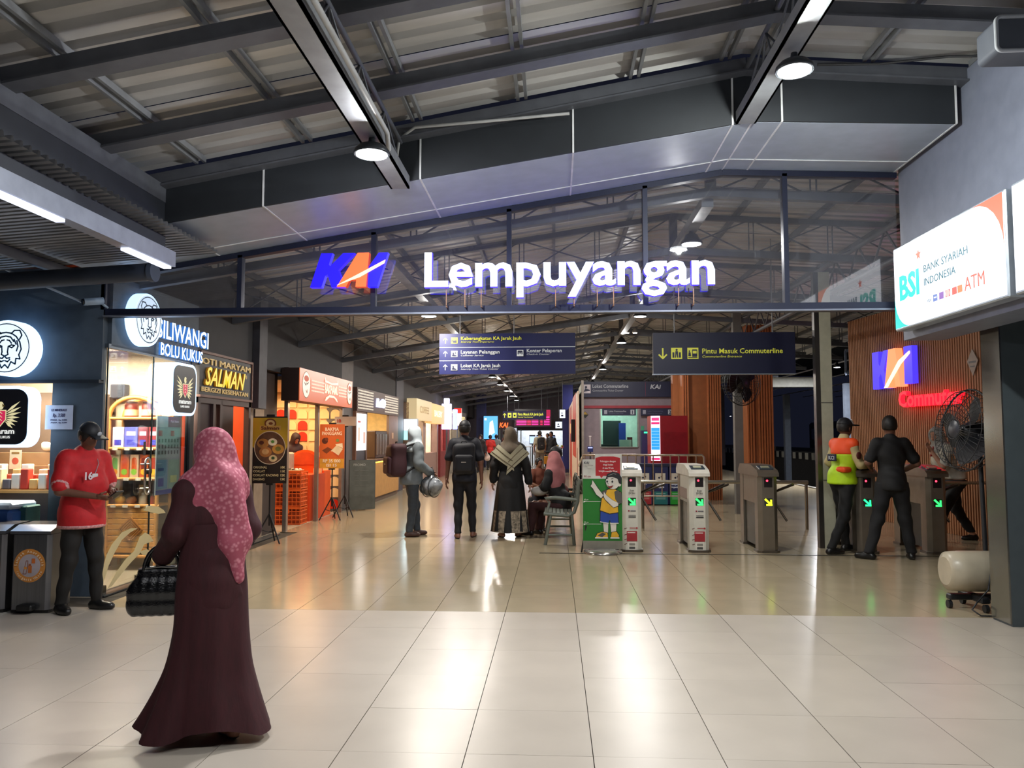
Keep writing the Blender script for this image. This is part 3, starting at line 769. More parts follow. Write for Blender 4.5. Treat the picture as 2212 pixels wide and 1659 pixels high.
def pack(loc, d, colr, label, art=None, group='packs on the bamboo shelf', rz=0):
    t = thing('snack_box', label, 'box', loc, rz, group)
    MB().box((0, d[1] / 2, d[2] / 2), d, bev=.004).build('carton', M(colr, .45, 0, .06), t)
    if art: A = Art(t, 0, 'print'); art(A, d); A.done()
    return t
def art_oval(c1, c2):
    def f(A, d):
        A.poly(rrect(-d[0] * .3, d[2] * .3, d[0] * .3, d[2] * .88, d[0] * .28), M(c1, .5)); A.disc(0, d[2] * .28, d[0] * .34, M(c2, .5))
    return f
bx = [('#d9c9a0', '#5da05a', '#d98a2e', 'green'), ('#c96a3a', '#c2481f', '#7fb83a', 'orange red'), ('#d0b090', '#c2511f', '#7fb83a', 'cream and orange'), ('#b85a30', '#7a2a1a', '#e0b030', 'dark orange'), ('#c2a050', '#a83a20', '#e8bc30', 'yellow')]
for i, (c, a, b, nm) in enumerate(bx): pack((-4.74 - .225 + .112 * i, 8.63, 1.022), (.1, .07, .27), c, '%s snack box on the third shelf from the top, %s' % (nm, ['leftmost', 'second from left', 'in the middle', 'second from right', 'rightmost'][i]), art_oval(a, b))
for i, (x, w_, c, nm) in enumerate(((-.2, .13, '#d8cfe0', 'white lilac pack'), (-.05, .15, '#5b63d6', 'bright violet blue pack'), (.09, .11, '#7a2a3a', 'maroon pack'), (.21, .11, '#8a3038', 'dark red pack'))): pack((-4.74 + x, 8.63, 1.362), (w_, .08, .24), c, nm + ' on the second shelf of the bamboo rack', lambda A, d: (A.rect(-d[0] * .35, d[2] * .6, d[0] * .35, d[2] * .8, M('#c9b0c8', .5)), A.rect(-d[0] * .3, d[2] * .15, d[0] * .3, d[2] * .4, M('#3b3fae', .5))))
for i, x in enumerate((-.1, .1)):
    t = thing('snack_jar', ['brown round snack jar under the shelf arch, left one', 'brown round snack jar under the shelf arch, right one'][i], 'jar', (-4.74 + x, 8.72, 1.703), 0, 'jars under the arch')
    MB().lathe([(.07, 0), (.075, .02), (.075, .15), (.06, .17)], n=20).build('body', M('#8a3a2a', .4), t); MB().lathe([(.062, .17), (.062, .19), (.001, .2)], n=20).build('lid', M('#3a1c18', .4), t)
    MB().lathe([(.0765, .03), (.0765, .1)], n=20, caps=False).build('paper_band', M('#e0c898', .5), t)
for i, (x, c, nm, k) in enumerate(((-.2, '#d6a83a', 'yellow bread pack', 0), (-.07, '#8a5a30', 'brown bread pack', 0), (.07, '#d8d4c0', 'white jar', 1), (.17, '#a83a20', 'red sauce bottle', 2), (.02, '#c9b58a', 'cream card', 3))):
    t = thing('shelf_item', nm + ' on the lower display shelf of the rack', ['food', 'food', 'jar', 'bottle', 'card'][i], (-4.74 + x, 8.72 if k != 3 else 8.8, .722))
    if k == 0:
        np_obj('pack', [sdf_mesh([('e', (0, 0, .045), (.06, .05, .045)), ('e', (.02, 0, .07), (.03, .04, .03))], .008, .02)], M(c, .35, 0, .15), t)
    elif k == 3: MB().bb(-.05, .05, 0, .01, 0, .22).build('sheet', M(c, .5), t)
    else:
        MB().lathe([(.04, 0), (.042, .01), (.042, .09), (.02, .11), (.02, .12)] if k == 1 else [(.028, 0), (.03, .01), (.03, .08), (.014, .1), (.014, .11)], n=16).build('body', M(c, .3), t)
        MB().lathe([(.022, .115), (.022, .135), (.001, .136)] if k == 1 else [(.016, .105), (.016, .125), (.001, .126)], n=14).build('cap', M('#22201f' if k == 2 else '#e8e8e0', .4), t)
m = MB()
for z in (.722, 1.022, 1.362):
    for x in (-.2, -.06, .08, .21): m.bb(x - .03, x + .03, -.026, -.022, z - .02, z + .01)
m.build('price_tag', M('#dcd6c8', .6), sh)
# dark shelf stack and small screen deep in that shop
t = thing('stock_shelf', 'dark stock shelves with stacked trays behind the bamboo rack', 'shelf', (-5.75, 8.5, 0))
for z in (.4, .9, 1.4, 1.75): MB().bb(-.35, .62, 0, .4, z, z + .03).build('shelf_board', M('#4a4440', .7), t)
for x in (-.35, .6): MB().bb(x - .02, x + .02, 0, .4, 0, 1.95).build('post', M('#3a3532', .7), t)
for i in range(5): MB().box((.13 + .02 * (i % 2), .2, 1.8 + i * .028), (.7, .35, .02), bev=.005).build('tray', M('#3d3b3c', .6), t)
for i in range(6): MB().box((-.2 + .14 * i, .15, 1.43 + .1), (.11, .2, .2), bev=.01).build('package', M(['#c9c0b0', '#8a3030', '#3a3a40', '#d0c8a0'][i % 4], .6), t)
t = thing('wall_speaker', 'small grey box speaker on the shop wall near ceiling', 'speaker', (-5.08, 8.94, 2.02)); MB().box((0, -.06, 0), (.17, .12, .17), bev=.01).build('case', M('#474d5c', .6), t); MB().bb(-.07, .07, -.125, -.12, -.07, .07).build('grille', M('#2f3440', .7), t)
# ---- round and square light boxes
def lightbox_round(loc, rz, r, dep, label):
    t = thing('round_light_box', label, 'sign', loc, rz, None)
    rot = Matrix.Rotation(PI / 2, 3, 'X')
    MB().lathe([(r, 0), (r, dep - .01), (r * .985, dep)], n=40, rot=rot, c=(0, 0, 0)).build('drum', E('#a8d2ff', 2.8), t)
    MB().lathe([(r * .93, dep), (r * .93, dep + .004), (.001, dep + .004)], n=40, rot=rot).build('face', E('#d9ecff', 1.25), t)
    y = -dep - .005; A = Art(t, y, 'tiger_head_drawing'); k = M('#3d6b98', .5); L = r * .035
    A.line(circ(0, 0, r * .86, n=40) + [(r * .86, 0)], L, k)
    def sym(pts, w=1.0):
        A.line([(x * r, z * r) for x, z in pts], L * 1.5 * w, k); A.line([(-x * r, z * r) for x, z in pts], L * 1.5 * w, k)
    sym([(.18, .5), (.3, .62), (.5, .62), (.58, .45), (.5, .3)]); sym([(0, .55), (.2, .52), (.38, .4), (.52, .2), (.58, -.05), (.5, -.25), (.55, -.4), (.4, -.38), (.38, -.58), (.22, -.5), (.12, -.72), (0, -.6)])
    sym([(.0, .42), (.18, .38), (.3, .22)]); sym([(.05, .28), (.14, .26), (.22, .16)]); sym([(.12, .05), (.22, .1), (.34, .08), (.24, 0), (.12, .05)]); sym([(.42, .25), (.47, .05), (.42, -.12)]); sym([(.32, .3), (.4, .12)])
    sym([(.12, .05), (.1, -.15), (.12, -.24), (0, -.3)]); sym([(0, -.3), (.08, -.38), (.2, -.36)]); sym([(.02, -.46), (.12, -.5), (.2, -.42)])
    A.done(); return t
def lightbox_crest(loc, rz, hw, dep, label):
    t = thing('square_light_box', label, 'sign', loc, rz, None)
    MB().poly(rrect(-hw, -hw, hw, hw, hw * .42, 8), -dep, 0).build('rim', E('#b4d8ff', 2.6), t)
    MB().poly(rrect(-hw * .9, -hw * .9, hw * .9, hw * .9, hw * .38, 8), -dep - .006, -dep).build('face', M('#23252d', .35), t)
    A = Art(t, -dep - .007, 'crest'); g = E('#e9dfae', .8); gd = M('#8d7a3c', .5); red = E('#d8305c', .8)
    for s in (-1, 1):
        for i in range(7):
            a = R(38 - i * 13); L = hw * (.62 - .045 * i); x0, z0 = s * hw * .16, hw * (.12 - .045 * i)
            ex, ez = x0 + s * L * math.cos(a), z0 + L * math.sin(a); wd = hw * .045
            nx, nz = -(ez - z0) / L * wd, (ex - x0) / L * wd
            A.poly([(x0, z0), ((x0 + ex) / 2 + nx, (z0 + ez) / 2 + nz), (ex, ez), ((x0 + ex) / 2 - nx, (z0 + ez) / 2 - nz)], g, up=False)
    A.y -= .001; A.disc(0, hw * .36, hw * .1, g, hw * .13); A.poly([(hw * .05, hw * .42), (hw * .16, hw * .34), (hw * .06, hw * .32)], gd)
    s_ = hw; A.poly([(-.2 * s_, .22 * s_), (.2 * s_, .22 * s_), (.2 * s_, -.1 * s_), (0, -.34 * s_), (-.2 * s_, -.1 * s_)], g); A.poly([(-.17 * s_, .19 * s_), (.17 * s_, .19 * s_), (.17 * s_, -.09 * s_), (0, -.29 * s_), (-.17 * s_, -.09 * s_)], red)
    for z in (.1, -.02, -.13): A.line([(-.06 * s_, z * s_), (0, (z + .05) * s_), (.06 * s_, z * s_)], .02 * s_, g)
    A.done()
    text('mataram', t, 0, -hw * .55, hw * .17, E('#f2f4f0', .9), -dep - .012, w=hw * 1.0, align='C', bold=.02, ext=.001)
    text('LAPIS KUKUS', t, 0, -hw * .7, hw * .08, E('#f2f4f0', .9), -dep - .012, w=hw * .72, align='C', ext=.001)
    return t
p = AY(8, 753, 6.95); lightbox_round((p.x, 7.12, p.z + .01), 0, .262, .14, 'round white glowing tiger sign cropped by the left edge')
p = AY(-3, 900, 6.95); lightbox_crest((p.x, 7.12, p.z), 0, .285, .14, 'square glowing winged crest sign at the left edge, below the tiger')
zc = lambda px, py, Y: 1.49 + (VY - py) / F * Y
lightbox_round((XL, 7.72, zc(0, 683, 7.72) + .0), PI / 2, .27, .12, 'round glowing tiger sign behind the glass screen, above the shop door')
lightbox_crest((XL + .0, 8.52, 2.02), PI / 2, .29, .13, 'square glowing winged crest sign beside the yellow lettering board')
s1 = thing('shop_name_sign', 'white glowing raised shop name letters above the glass door', 'sign', (XL + .02, 8.02, 0), PI / 2)
lw_, ls_ = E('#e4f4ff', 2.2), E('#3f78c8', 1.0)
letters('SILIWANGI', s1, 0, 2.555, .19, lw_, ls_, 1.22, y=-.03, bold=.012, ext=.014)
letters('BOLU KUKUS', s1, .08, 2.37, .13, lw_, ls_, 1.0, y=-.03, bold=.012, ext=.012)
# paper notice
t = thing('paper_notice', 'white paper price notice taped to the blue corner wall', 'notice', (AY(128, 900, 7.19).x, 7.19, 0))
MB().bb(-.135, .135, -.004, 0, zc(0, 927, 7.19), zc(0, 873, 7.19)).build('sheet', M('#b9bccb', .7), t)
ink = M('#3a3d66', .7); text('LE MINERALE', t, 0, 1.735, .022, ink, -.006, w=.15, align='C'); text('Rp. 3.500', t, 0, 1.68, .032, ink, -.006, w=.12, align='C', shear=.2); text('PRIMA  Rp 3.000', t, 0, 1.645, .012, ink, -.006, w=.16, align='C'); text('AQUA  Rp 3.500', t, 0, 1.62, .012, ink, -.006, w=.16, align='C')
# ---- leftmost shop: counter, cooler, packets
t = thing('display_counter', 'wooden counter stacked with wrapped snacks in the leftmost shop', 'counter', (-5.35, 7.35, 0))
MB().bb(-.9, .52, 0, .5, 0, .95).build('body', M('#4a3a30', .6), t); MB().bb(-.92, .54, -.02, .5, .95, .98).build('top', M('#b98a50', .5), t)
MB().bb(-.9, .52, .5, .9, 0, 1.95).build('rear_shelf', M('#5a4a3c', .6), t)
lamp('AREA', 'shop_light', (-5.2, 7.5, 1.97), 26, (1, .82, .6), None, .8, .3)
cols = ['#b8402e', '#d9c4a0', '#c9b58a', '#5a5a60', '#d6cfc0', '#a83a30', '#caa468', '#e0dccc']
for i in range(9):
    for k in range(2):
        h = .1 + .05 * ((i * 7 + k) % 3)
        tt = thing('snack_packet', 'wrapped snack packet on leftmost shop counter, %s row, place %s' % (['front', 'rear'][k], ['one', 'two', 'three', 'four', 'five', 'six', 'seven', 'eight', 'nine'][i]), 'packet', (-5.6 + .09 * i, 7.42 + .14 * k, .982), 0, 'packets on the leftmost counter')
        MB().box((0, 0, h / 2 + k * .02), (.078, .09, h + k * .04), bev=.008).build('wrapper', M(cols[(i + 3 * k) % 8], .35, 0, .1), tt)
for i in range(7):
    tt = thing('bread_pack', 'round bread pack on the rear shelf of leftmost shop, %s from the right' % ['first', 'second', 'third', 'fourth', 'fifth', 'sixth', 'seventh'][i], 'food', (-4.93 - .13 * (i % 4), 7.78 - .0 * i, 1.2 + .14 * (i // 4)), 0, 'bread packs')
    np_obj('pack', [sdf_mesh([('e', (0, 0, .05), (.062, .05, .045)), ('e', (-.02, -.02, .08), (.035, .02, .02))], .009, .02)], M(['#c94a3a', '#d8c09a', '#e0d8c8', '#b9a080'][i % 4], .3, 0, .1), tt)
MB().bb(-.9, .52, .3, .5, 1.1, 1.2).bb(-.9, .52, .35, .5, 1.2, 1.33).build('riser', M('#8a6a48', .6), t)
t = thing('snack_poster', 'small cream poster with red drawing above the snack packets', 'poster', (AY(33, 992, 7.6).x, 7.6, 0)); MB().bb(-.06, .06, 0, .006, 1.17, 1.36).build('sheet', M('#d9c9a8', .5), t)
A = Art(t, 0, 'print'); A.disc(0, 1.25, .035, M('#b8503a', .5)); A.rect(-.04, 1.32, .04, 1.34, M('#8a6a3a', .5)); A.done()
t = thing('cool_box', 'blue cool box with white lid beside the bins', 'cooler', (AY(16, 1130, 7.0).x - .05, 6.98, 0))
MB().box((0, 0, .42), (.42, .34, .84), bev=.03).build('body', M('#2f5aa0', .4, 0, .08), t); MB().box((0, 0, .87), (.44, .36, .06), bev=.02).build('lid', M('#a9c0d8', .4), t)
A = Art(t, -.171, 'print'); A.rect(-.15, .6, .15, .7, M('#7a4a58', .5)); A.rect(-.15, .35, .15, .42, M('#5a7ab8', .5)); A.done()
t = thing('drink_rack', 'green crate rack beside the blue cool box', 'rack', (AY(58, 1120, 7.05).x, 7.05, 0)); MB().box((0, 0, .43), (.13, .2, .86), bev=.01).build('body', M('#3a6a6a', .5), t); MB().bb(-.065, .065, -.105, -.1, .6, .62).build('rail', M('#b9c9c9', .5), t)
# ---- waste bins
def bin_(loc, label, words):
    t = thing('waste_bin', label, 'bin', loc, 0, None)
    st = M('#77787c', .28, .9, .1, 0, 4, stretch=(20, 1, .4)); W_, D_ = .175, .15
    MB().prism([(-W_, D_), (-W_, -D_ + .03), (-W_ + .03, -D_), (W_ - .03, -D_), (W_, -D_ + .03), (W_, D_)], .03, .66).build('body', st, t)
    MB().prism([(-W_ + .01, D_ - .01), (-W_ + .01, -D_ + .02), (W_ - .01, -D_ + .02), (W_ - .01, D_ - .01)], 0, .03).build('base', M('#151515', .6), t)
    m = MB().prismx([(-D_ - .005, .665), (-D_ - .005, .69), (-D_ * .3, .735), (D_, .745), (D_, .665)], -W_ - .004, W_ + .004); m.build('lid', M('#8e9096', .22, .9), t)
    MB().prismx([(-D_, .66), (-D_, .668), (D_, .668), (D_, .66)], -W_, W_).build('seal', M('#111111', .6), t)
    MB().box((0, -D_ - .03, .055), (.14, .07, .05), bev=.012).build('pedal', M('#131313', .5), t)
    A = Art(t, -D_ - .001, 'sticker'); og = M('#c8843a', .5, 0, .03); wh = M('#a9a0a6', .5); A.disc(0, .40, .14, og, n=40); A.disc(0, .4, .096, wh, n=36)
    A.line([(-.055, .33), (-.04, .39), (-.03, .44), (-.015, .44), (-.015, .4), (-.028, .33), (-.055, .33)], .005, M('#8a4a2a', .5)); A.rect(-.047, .37, -.022, .39, og); A.rect(-.01, .34, .022, .4, M('#b8662a', .5)); A.rect(.02, .42, .05, .46, M('#c2662a', .5)); A.rect(-.005, .4, .015, .415, M('#8a4a2a', .5)); A.done()
    def arc(txt, r, a_mid, h, up):
        n = len(txt); st_ = h * 1.0 / r
        for i, ch in enumerate(txt):
            if ch == ' ': continue
            if up: a = a_mid + (n / 2 - i - .5) * st_; text(ch, t, r * math.cos(a), .4 + r * math.sin(a), h, M('#e0c8a8', .5), -D_ - .006, align='C', rot=a - PI / 2, name='lettering')
            else: a = a_mid - (n / 2 - i - .5) * st_; text(ch, t, r * math.cos(a), .4 + r * math.sin(a), h, M('#e0c8a8', .5), -D_ - .006, align='C', rot=a + PI / 2, name='lettering')
    arc(words[0], .107, PI / 2, .022, True); arc(words[1], .126, -PI / 2, .02, False)
    return t
b = G(58, 1326); bin_((b.x, b.y + .16, 0), 'stainless pedal bin with orange round sticker', ('Sampah Anorganik', 'Inorganic Waste'))
bin_((b.x - .40, b.y + .16, 0), 'stainless pedal bin at the left edge, mostly out of frame', ('Sampah Organik', 'Organic Waste'))
# ---- CCTV and pipe at the partition's left end
t = thing('security_camera', 'white bullet camera at left end of the glass screen', 'camera', AY(205, 655, 7.05)); MB().cyl((-.06, -.08, 0), (.05, .05, .03), .035, n=14).build('body', M('#8fa4bd', .4), t); MB().cyl((-.062, -.083, -.001), (-.068, -.09, -.003), .028, n=14).build('lens', M('#111111', .1), t); MB().cyl((.03, .02, .02), (.04, .14, -.02), .012, n=8).build('bracket', M('#9fb0c0', .4), t)
t = tag(MB().tube([AY(-60, 555, 6.9), AY(0, 577, 6.95), AY(130, 632, 7.0), AY(190, 658, 7.05)], .011, 8).build('conduit_pipe', M('#9aa6b5', .4)), 'thin white pipe running to the security camera', 'pipe')
# ================================================================ brown food shop (yellow lettering)
t = thing('shop_name_board', 'dark board with yellow raised lettering above the brown shopfront', 'sign', (XL, 9.1, 0), PI / 2)
MB().bb(.0, 1.6, -.03, .03, 2.0, 2.5).build('board', M('#1d1f28', .5), t)
fr = M('#6e4a3e', .5); MB().bb(0, 1.62, -.045, .03, 2.5, 2.53).bb(0, 1.62, -.045, .03, 1.97, 2.0).bb(1.59, 1.62, -.045, .03, 2.0, 2.5).build('frame', fr, t)
yl = E('#f2d23a', .9); dy = E('#d9b470', .5)
text('ROTI MARYAM', t, -.1, 2.375, .075, dy, -.04, w=1.62, bold=0, ext=.006)
letters('SALMAN', t, .1, 2.125, .215, yl, E('#a86a1a', .5), 1.22, y=-.045, bold=.02, ext=.012, shear=.35)
text('®', t, 1.36, 2.28, .05, dy, -.04)
text('BERGIZI KESEHATAN', t, .04, 2.04, .055, dy, -.04, w=1.42, bold=.01, ext=.004)
sf_ = thing('brown_shopfront', 'dark brown timber shopfront with orange wall inside', 'shopfront', (XL, 9.08, 0), PI / 2)
wd = M('#3f2b28', .5, 0, .12)
for a in (.0, .42, .62, 1.55): MB().bb(a, a + .07, -.03, .04, 0, 1.97).build('post', wd, sf_)
MB().bb(0, 1.62, -.03, .04, 1.9, 1.97).build('head', wd, sf_); MB().bb(.07, .42, 0, .02, 0, 1.9).build('door_panel', M('#2f2124', .3, 0, .1), sf_); MB().bb(.69, 1.1, 0, .02, 0, 1.9).build('door_panel', M('#33201f', .3, 0, .1), sf_)
wl2 = MB(); wl2.bb(-9, -4.3, 10.72, 10.78, 0, 2.5); wl2.build('room_wall', M('#d9531e', .6, 0, .05), wl)
MB().bb(-6.6, -6.5, 9.1, 10.7, 0, 2.5).build('room_wall', M('#d9531e', .6, 0, .05), wl)
lamp('AREA', 'shop_light', (-5.0, 10.0, 2.4), 45, (1, .62, .35), None, .8, .8)
MB().bb(-4.66, -4.63, 10.67, 10.71, 1.1, 1.86).build('light_strip', E('#ffcf9a', 2.0), wl)
# pier
MB().bb(-4.7, -4.4, 10.79, 12.2, 0, 3.5).build('pier', M('#3a2f2d', .6, 0, .12), wl)
MB().bb(-4.4, -4.37, 10.85, 11.15, 0, 2.5).bb(-4.4, -4.38, 11.25, 11.6, 0, 1.9).build('pier_panel', M('#8b7866', .6, 0, .12), wl)
MB().bb(-4.3, -4.2, 10.9, 11.2, 1.9, 3.5).build('downpipe_box', M('#45454d', .6), wl)
# ---- roll banner on tripod: menu
def tripod_banner(loc, rz, w_, z0, z1, label, colr, art, top=None):
    t = thing('tripod_banner', label, 'banner', loc, rz, None)
    MB().bb(-w_ / 2, w_ / 2, -.008, 0, z0, z1).build('banner_sheet', M(colr, .45, 0, .04), t)
    mt = M('#1c1c1f', .5, .3)
    MB().cyl((0, .03, .25), (0, .03, z1 + .02), .012, n=10).build('pole', mt, t); MB().box((0, .02, z1 + .01), (.12, .05, .035), bev=.005).build('clip', mt, t); MB().box((0, .02, z0 - .01), (.1, .05, .03), bev=.005).build('clip', mt, t)
    for i in range(3):
        a = R(90 + 120 * i); MB().cyl((0, .03, .42), (.22 * math.cos(a), .03 + .22 * math.sin(a), .012), .011, n=8).build('leg', mt, t)
        MB().cyl((0, .03, .16), (.12 * math.cos(a), .03 + .12 * math.sin(a), .2), .006, n=6).build('brace', mt, t)
    A = Art(t, -.008, 'print'); art(A, t); A.done(); return t
def art_menu(A, t):
    ye = M('#c9a92c', .5, 0, .05); A.poly([(-.25, 1.76), (.25, 1.76), (.25, 1.36), (.22, 1.3), (.1, 1.22), (-.1, 1.22), (-.2, 1.3), (-.25, 1.36)], ye)
    A.disc(0, 1.68, .085, M('#7a3f1c', .5), .07); A.disc(0, 1.68, .065, M('#d9c08a', .5), .05); A.disc(.005, 1.68, .03, M('#7a3f1c', .5), .02); A.rect(-.15, 1.585, .15, 1.65, M('#d9b060', .5))
    A.disc(0, 1.34, .225, M('#ddd0b8', .5), .235, n=36); A.disc(0, 1.34, .215, M('#5a3c2a', .6, 0, .3, 0, 20), .225, n=36)
    for x, z, r, c in ((-.1, 1.4, .085, '#a8763a'), (.04, 1.42, .065, '#d9d8c8'), (.12, 1.32, .085, '#b98a3c'), (-.06, 1.28, .09, '#a86f38'), (.05, 1.19, .06, '#c9b890'), (-.12, 1.41, .035, '#5a2a1a'), (.04, 1.425, .025, '#4c8a3a'), (.12, 1.325, .04, '#6a6a2c'), (-.06, 1.285, .05, '#caa06a'), (.05, 1.195, .025, '#2c4a2a')): A.disc(x, z, r, M(c, .6, 0, .15, 0, 30), r * .8)
    c = M('#d9cda0', .5)
    text('Salman', t, 0, 1.595, .045, M('#6a2f18', .5), -.02, w=.26, align='C', bold=.02)
    for i, (a, b) in enumerate((('ORIGINAL', '10K'), ('COKLAT', '11K'), ('COKLAT KACANG', '12K'), ('DAGING', '13K'))):
        z = 1.05 - .055 * i; text(a, t, -.23, z, .03, c, -.02, bold=.02); text(b, t, .23, z, .03, c, -.02, align='R', bold=.02)
tripod_banner((-4.0, 10.85, 0), 0, .49, .84, 1.78, 'yellow and black food menu banner on a black tripod', '#1f1a19', art_menu)
def art_bak(A, t):
    A.rect(-.22, .93, .22, 1.1, M('#d09a38', .5)); dk = M('#7a3020', .5)
    A.disc(-.13, 1.42, .055, M('#4a2218', .5)); A.disc(-.1, 1.45, .03, M('#6a3424', .5)); A.poly([(-.18, 1.25), (-.08, 1.31), (0, 1.27), (-.1, 1.19)], M('#6f3a22', .5)); A.poly([(-.02, 1.24), (.08, 1.34), (.2, 1.28), (.12, 1.16)], M('#d9cdb0', .5)); A.poly([(.0, 1.24), (.02, 1.2), (.13, 1.12), (.12, 1.16)], M('#b8502c', .5)); A.poly([(.06, 1.36), (.19, 1.38), (.2, 1.29), (.08, 1.34)], M('#e6dcc4', .5)); A.disc(.1, 1.43, .03, M('#6c8a4a', .5))
    text('BAKPIA', t, 0, 1.60, .06, M('#efdcc8', .5), -.02, w=.25, align='C', bold=.02); text('PANGGANG', t, 0, 1.525, .06, M('#efdcc8', .5), -.02, w=.36, align='C', bold=.02)
    text('RP 35 000', t, 0, 1.035, .055, M('#e8e0d0', .5), -.02, w=.32, align='C', bold=.02); text('ISI 15', t, 0, .96, .05, M('#e8e0d0', .5), -.02, w=.19, align='C', bold=.02)
b = Vector((-3.99, 13.9, 0)); tripod_banner((b.x, b.y, 0), 0, .45, .93, 1.72, 'orange baked cake price banner on a black tripod', '#c4612e', art_bak)
tripod_banner((b.x + .1, b.y + .5, 0), 0, .4, 1.7, 1.87, 'white sale card on the tripod behind the orange banner', '#b9b0a8', lambda A, t: text('10', t, -.15, 1.76, .06, M('#a82c2c', .5), -.02, bold=.03))
# ================================================================ orange cake shop
sy0, sy1 = 12.2, 15.55
t = thing('orange_sign_box', 'orange illuminated box sign with oval face logos', 'sign', (-4.0, 12.04, 0), PI / 2)
MB().bb(0, 3.2, 0, .28, 2.06, 2.58).build('box', M('#2a1b18', .5), t); MB().bb(.0, 3.2, -.012, 0, 2.06, 2.58).build('face', M('#d5602c', .3, 0, .08, emit=.55), t)
A = Art(t, -.013, 'print'); cr = E('#f2e6cc', .9); bk = M('#4a2a1c', .5)
for x, sc in ((.33, 1), (2.98, .9)):
    A.disc(x, 2.33, .2 * sc, bk, .215); A.disc(x, 2.33, .19 * sc, cr, .205); A.disc(x, 2.43, .12 * sc, M('#c4502c', .5, emit=.5), .05); A.line([(x - .1, 2.36), (x - .03, 2.32), (x, 2.36)], .02, bk); A.line([(x + .02, 2.34), (x + .1, 2.37)], .02, bk); A.line([(x - .02, 2.24), (x + .03, 2.2), (x + .05, 2.25)], .02, M('#a8502c', .5))
for x0, n in ((.58, 13), (2.2, 10)):
    for i in range(n):
        for k in range(4): A.poly([(x0 + i * .055, 2.25 + k * .055), (x0 + i * .055 + .022, 2.27 + k * .055), (x0 + i * .055 + .044, 2.25 + k * .055), (x0 + i * .055 + .022, 2.23 + k * .055)], cr, up=(i + k == 0))
A.poly([(1.34, 2.53), (1.38, 2.48), (1.75, 2.45), (2.1, 2.48), (2.14, 2.53), (2.16, 2.44), (1.75, 2.42), (1.32, 2.44)], cr); A.poly([(1.34, 2.12), (1.4, 2.18), (1.6, 2.23), (1.88, 2.23), (2.08, 2.18), (2.14, 2.12), (2.08, 2.13), (1.9, 2.19), (1.6, 2.19), (1.4, 2.12)], cr); A.done()
text('BAKPIAMU', t, 1.33, 2.255, .15, cr, -.02, w=.82, bold=.02, ext=.003)
MB().bb(-4.3, -4.22, 12.2, 15.9, 2.12, 2.6).build('shop_header', M('#3a2e2b', .6), wl)
of = thing('orange_shopfront', 'open orange shopfront with grey metal posts', 'shopfront', (XL, 12.22, 0), PI / 2)
for a in (0.0, 1.6, 3.2): MB().bb(a, a + .09, -.03, .03, 0, 2.12).build('post', M('#8a8078', .35, .5), of)
MB().bb(0, 3.29, -.03, .03, 2.06, 2.12).build('head', M('#b09080', .4, .3), of)
MB().bb(-7, -4.3, 15.62, 15.7, 0, 2.5).build('room_wall', M('#d9b98a', .7), wl)
MB().bb(-7, -6.9, 12.2, 15.6, 0, 2.5).build('room_wall', M('#d9b98a', .7), wl); MB().bb(-7, -4.3, 12.25, 15.6, 2.4, 2.46).build('room_ceiling', M('#d9c8a8', .7), wl)
lamp('AREA', 'shop_light', (-5.1, 14.2, 2.36), 85, (1, .66, .34), None, 1.2, 2.0)
lamp('AREA', 'shop_light', (-4.0, 12.9, 2.04), 16, (1, .6, .3), None, .2, .8)
aw = sroot('wall_arch_panel', (0, 15.62, 0))
pts = [(-.095, 0), (.095, 0), (.095, .1)] + circ(0, .1, .095, .085, 10, 0, PI)[1:]
ma, mr = MB().poly(pts, -.03, 0).mesh('arch_tile', M('#e6c898', .6, 0, .04)), MB().poly(pts, -.03, 0).mesh('arch_tile', M('#d42a12', .5, 0, .04))
reds = {(5, 8), (3, 7), (1, 5), (5, 5), (3, 4), (1, 4), (2, 3), (0, 6), (5, 2), (6, 6)}
for i in range(9):
    for k in range(10):
        o = bpy.data.objects.new('arch_tile', mr if (i, k) in reds or (i * 5 + k * 3) % 11 == 0 else ma); C.objects.link(o); o.parent = aw; o.location = (-4.42 - i * .225, 0, .06 + k * .225)
t = thing('orange_counter', 'orange counter with a round arched back panel', 'counter', (-4.72, 14.6, 0))
og = M('#e0571c', .45, 0, .06); MB().bb(-.7, .38, 0, .45, 0, .85).build('body', og, t); MB().poly([(-.32, .85), (.34, .85)] + circ(.01, .95, .33, .3, 18, 0, PI), 0, .06).build('arch_panel', og, t)
MB().poly(circ(.01, .97, .26, .24, 20, 0, PI), -.012, 0).build('arch_moulding', M('#c9481a', .5), t); MB().bb(.18, .34, -.02, 0, .78, .9).build('label_card', M('#d9c8a0', .6), t)
MB().bb(.0, .4, -.9, 0, 0, .82).build('side_body', M('#d2481c', .45, 0, .06), t)
t = thing('bread_machine', 'grey box machine on the orange shop counter', 'machine', (AY(612, 985, 14.2).x, 14.3, .86)); MB().box((0, 0, .14), (.26, .3, .42), bev=.03).build('case', M('#9a9a88', .4), t); MB().bb(-.1, .1, -.16, -.15, .0, .1).build('slot', M('#55554c', .5), t)
MB().bb(-.14, .14, -.16, .16, -.86, -.08).build('stand', og, t)
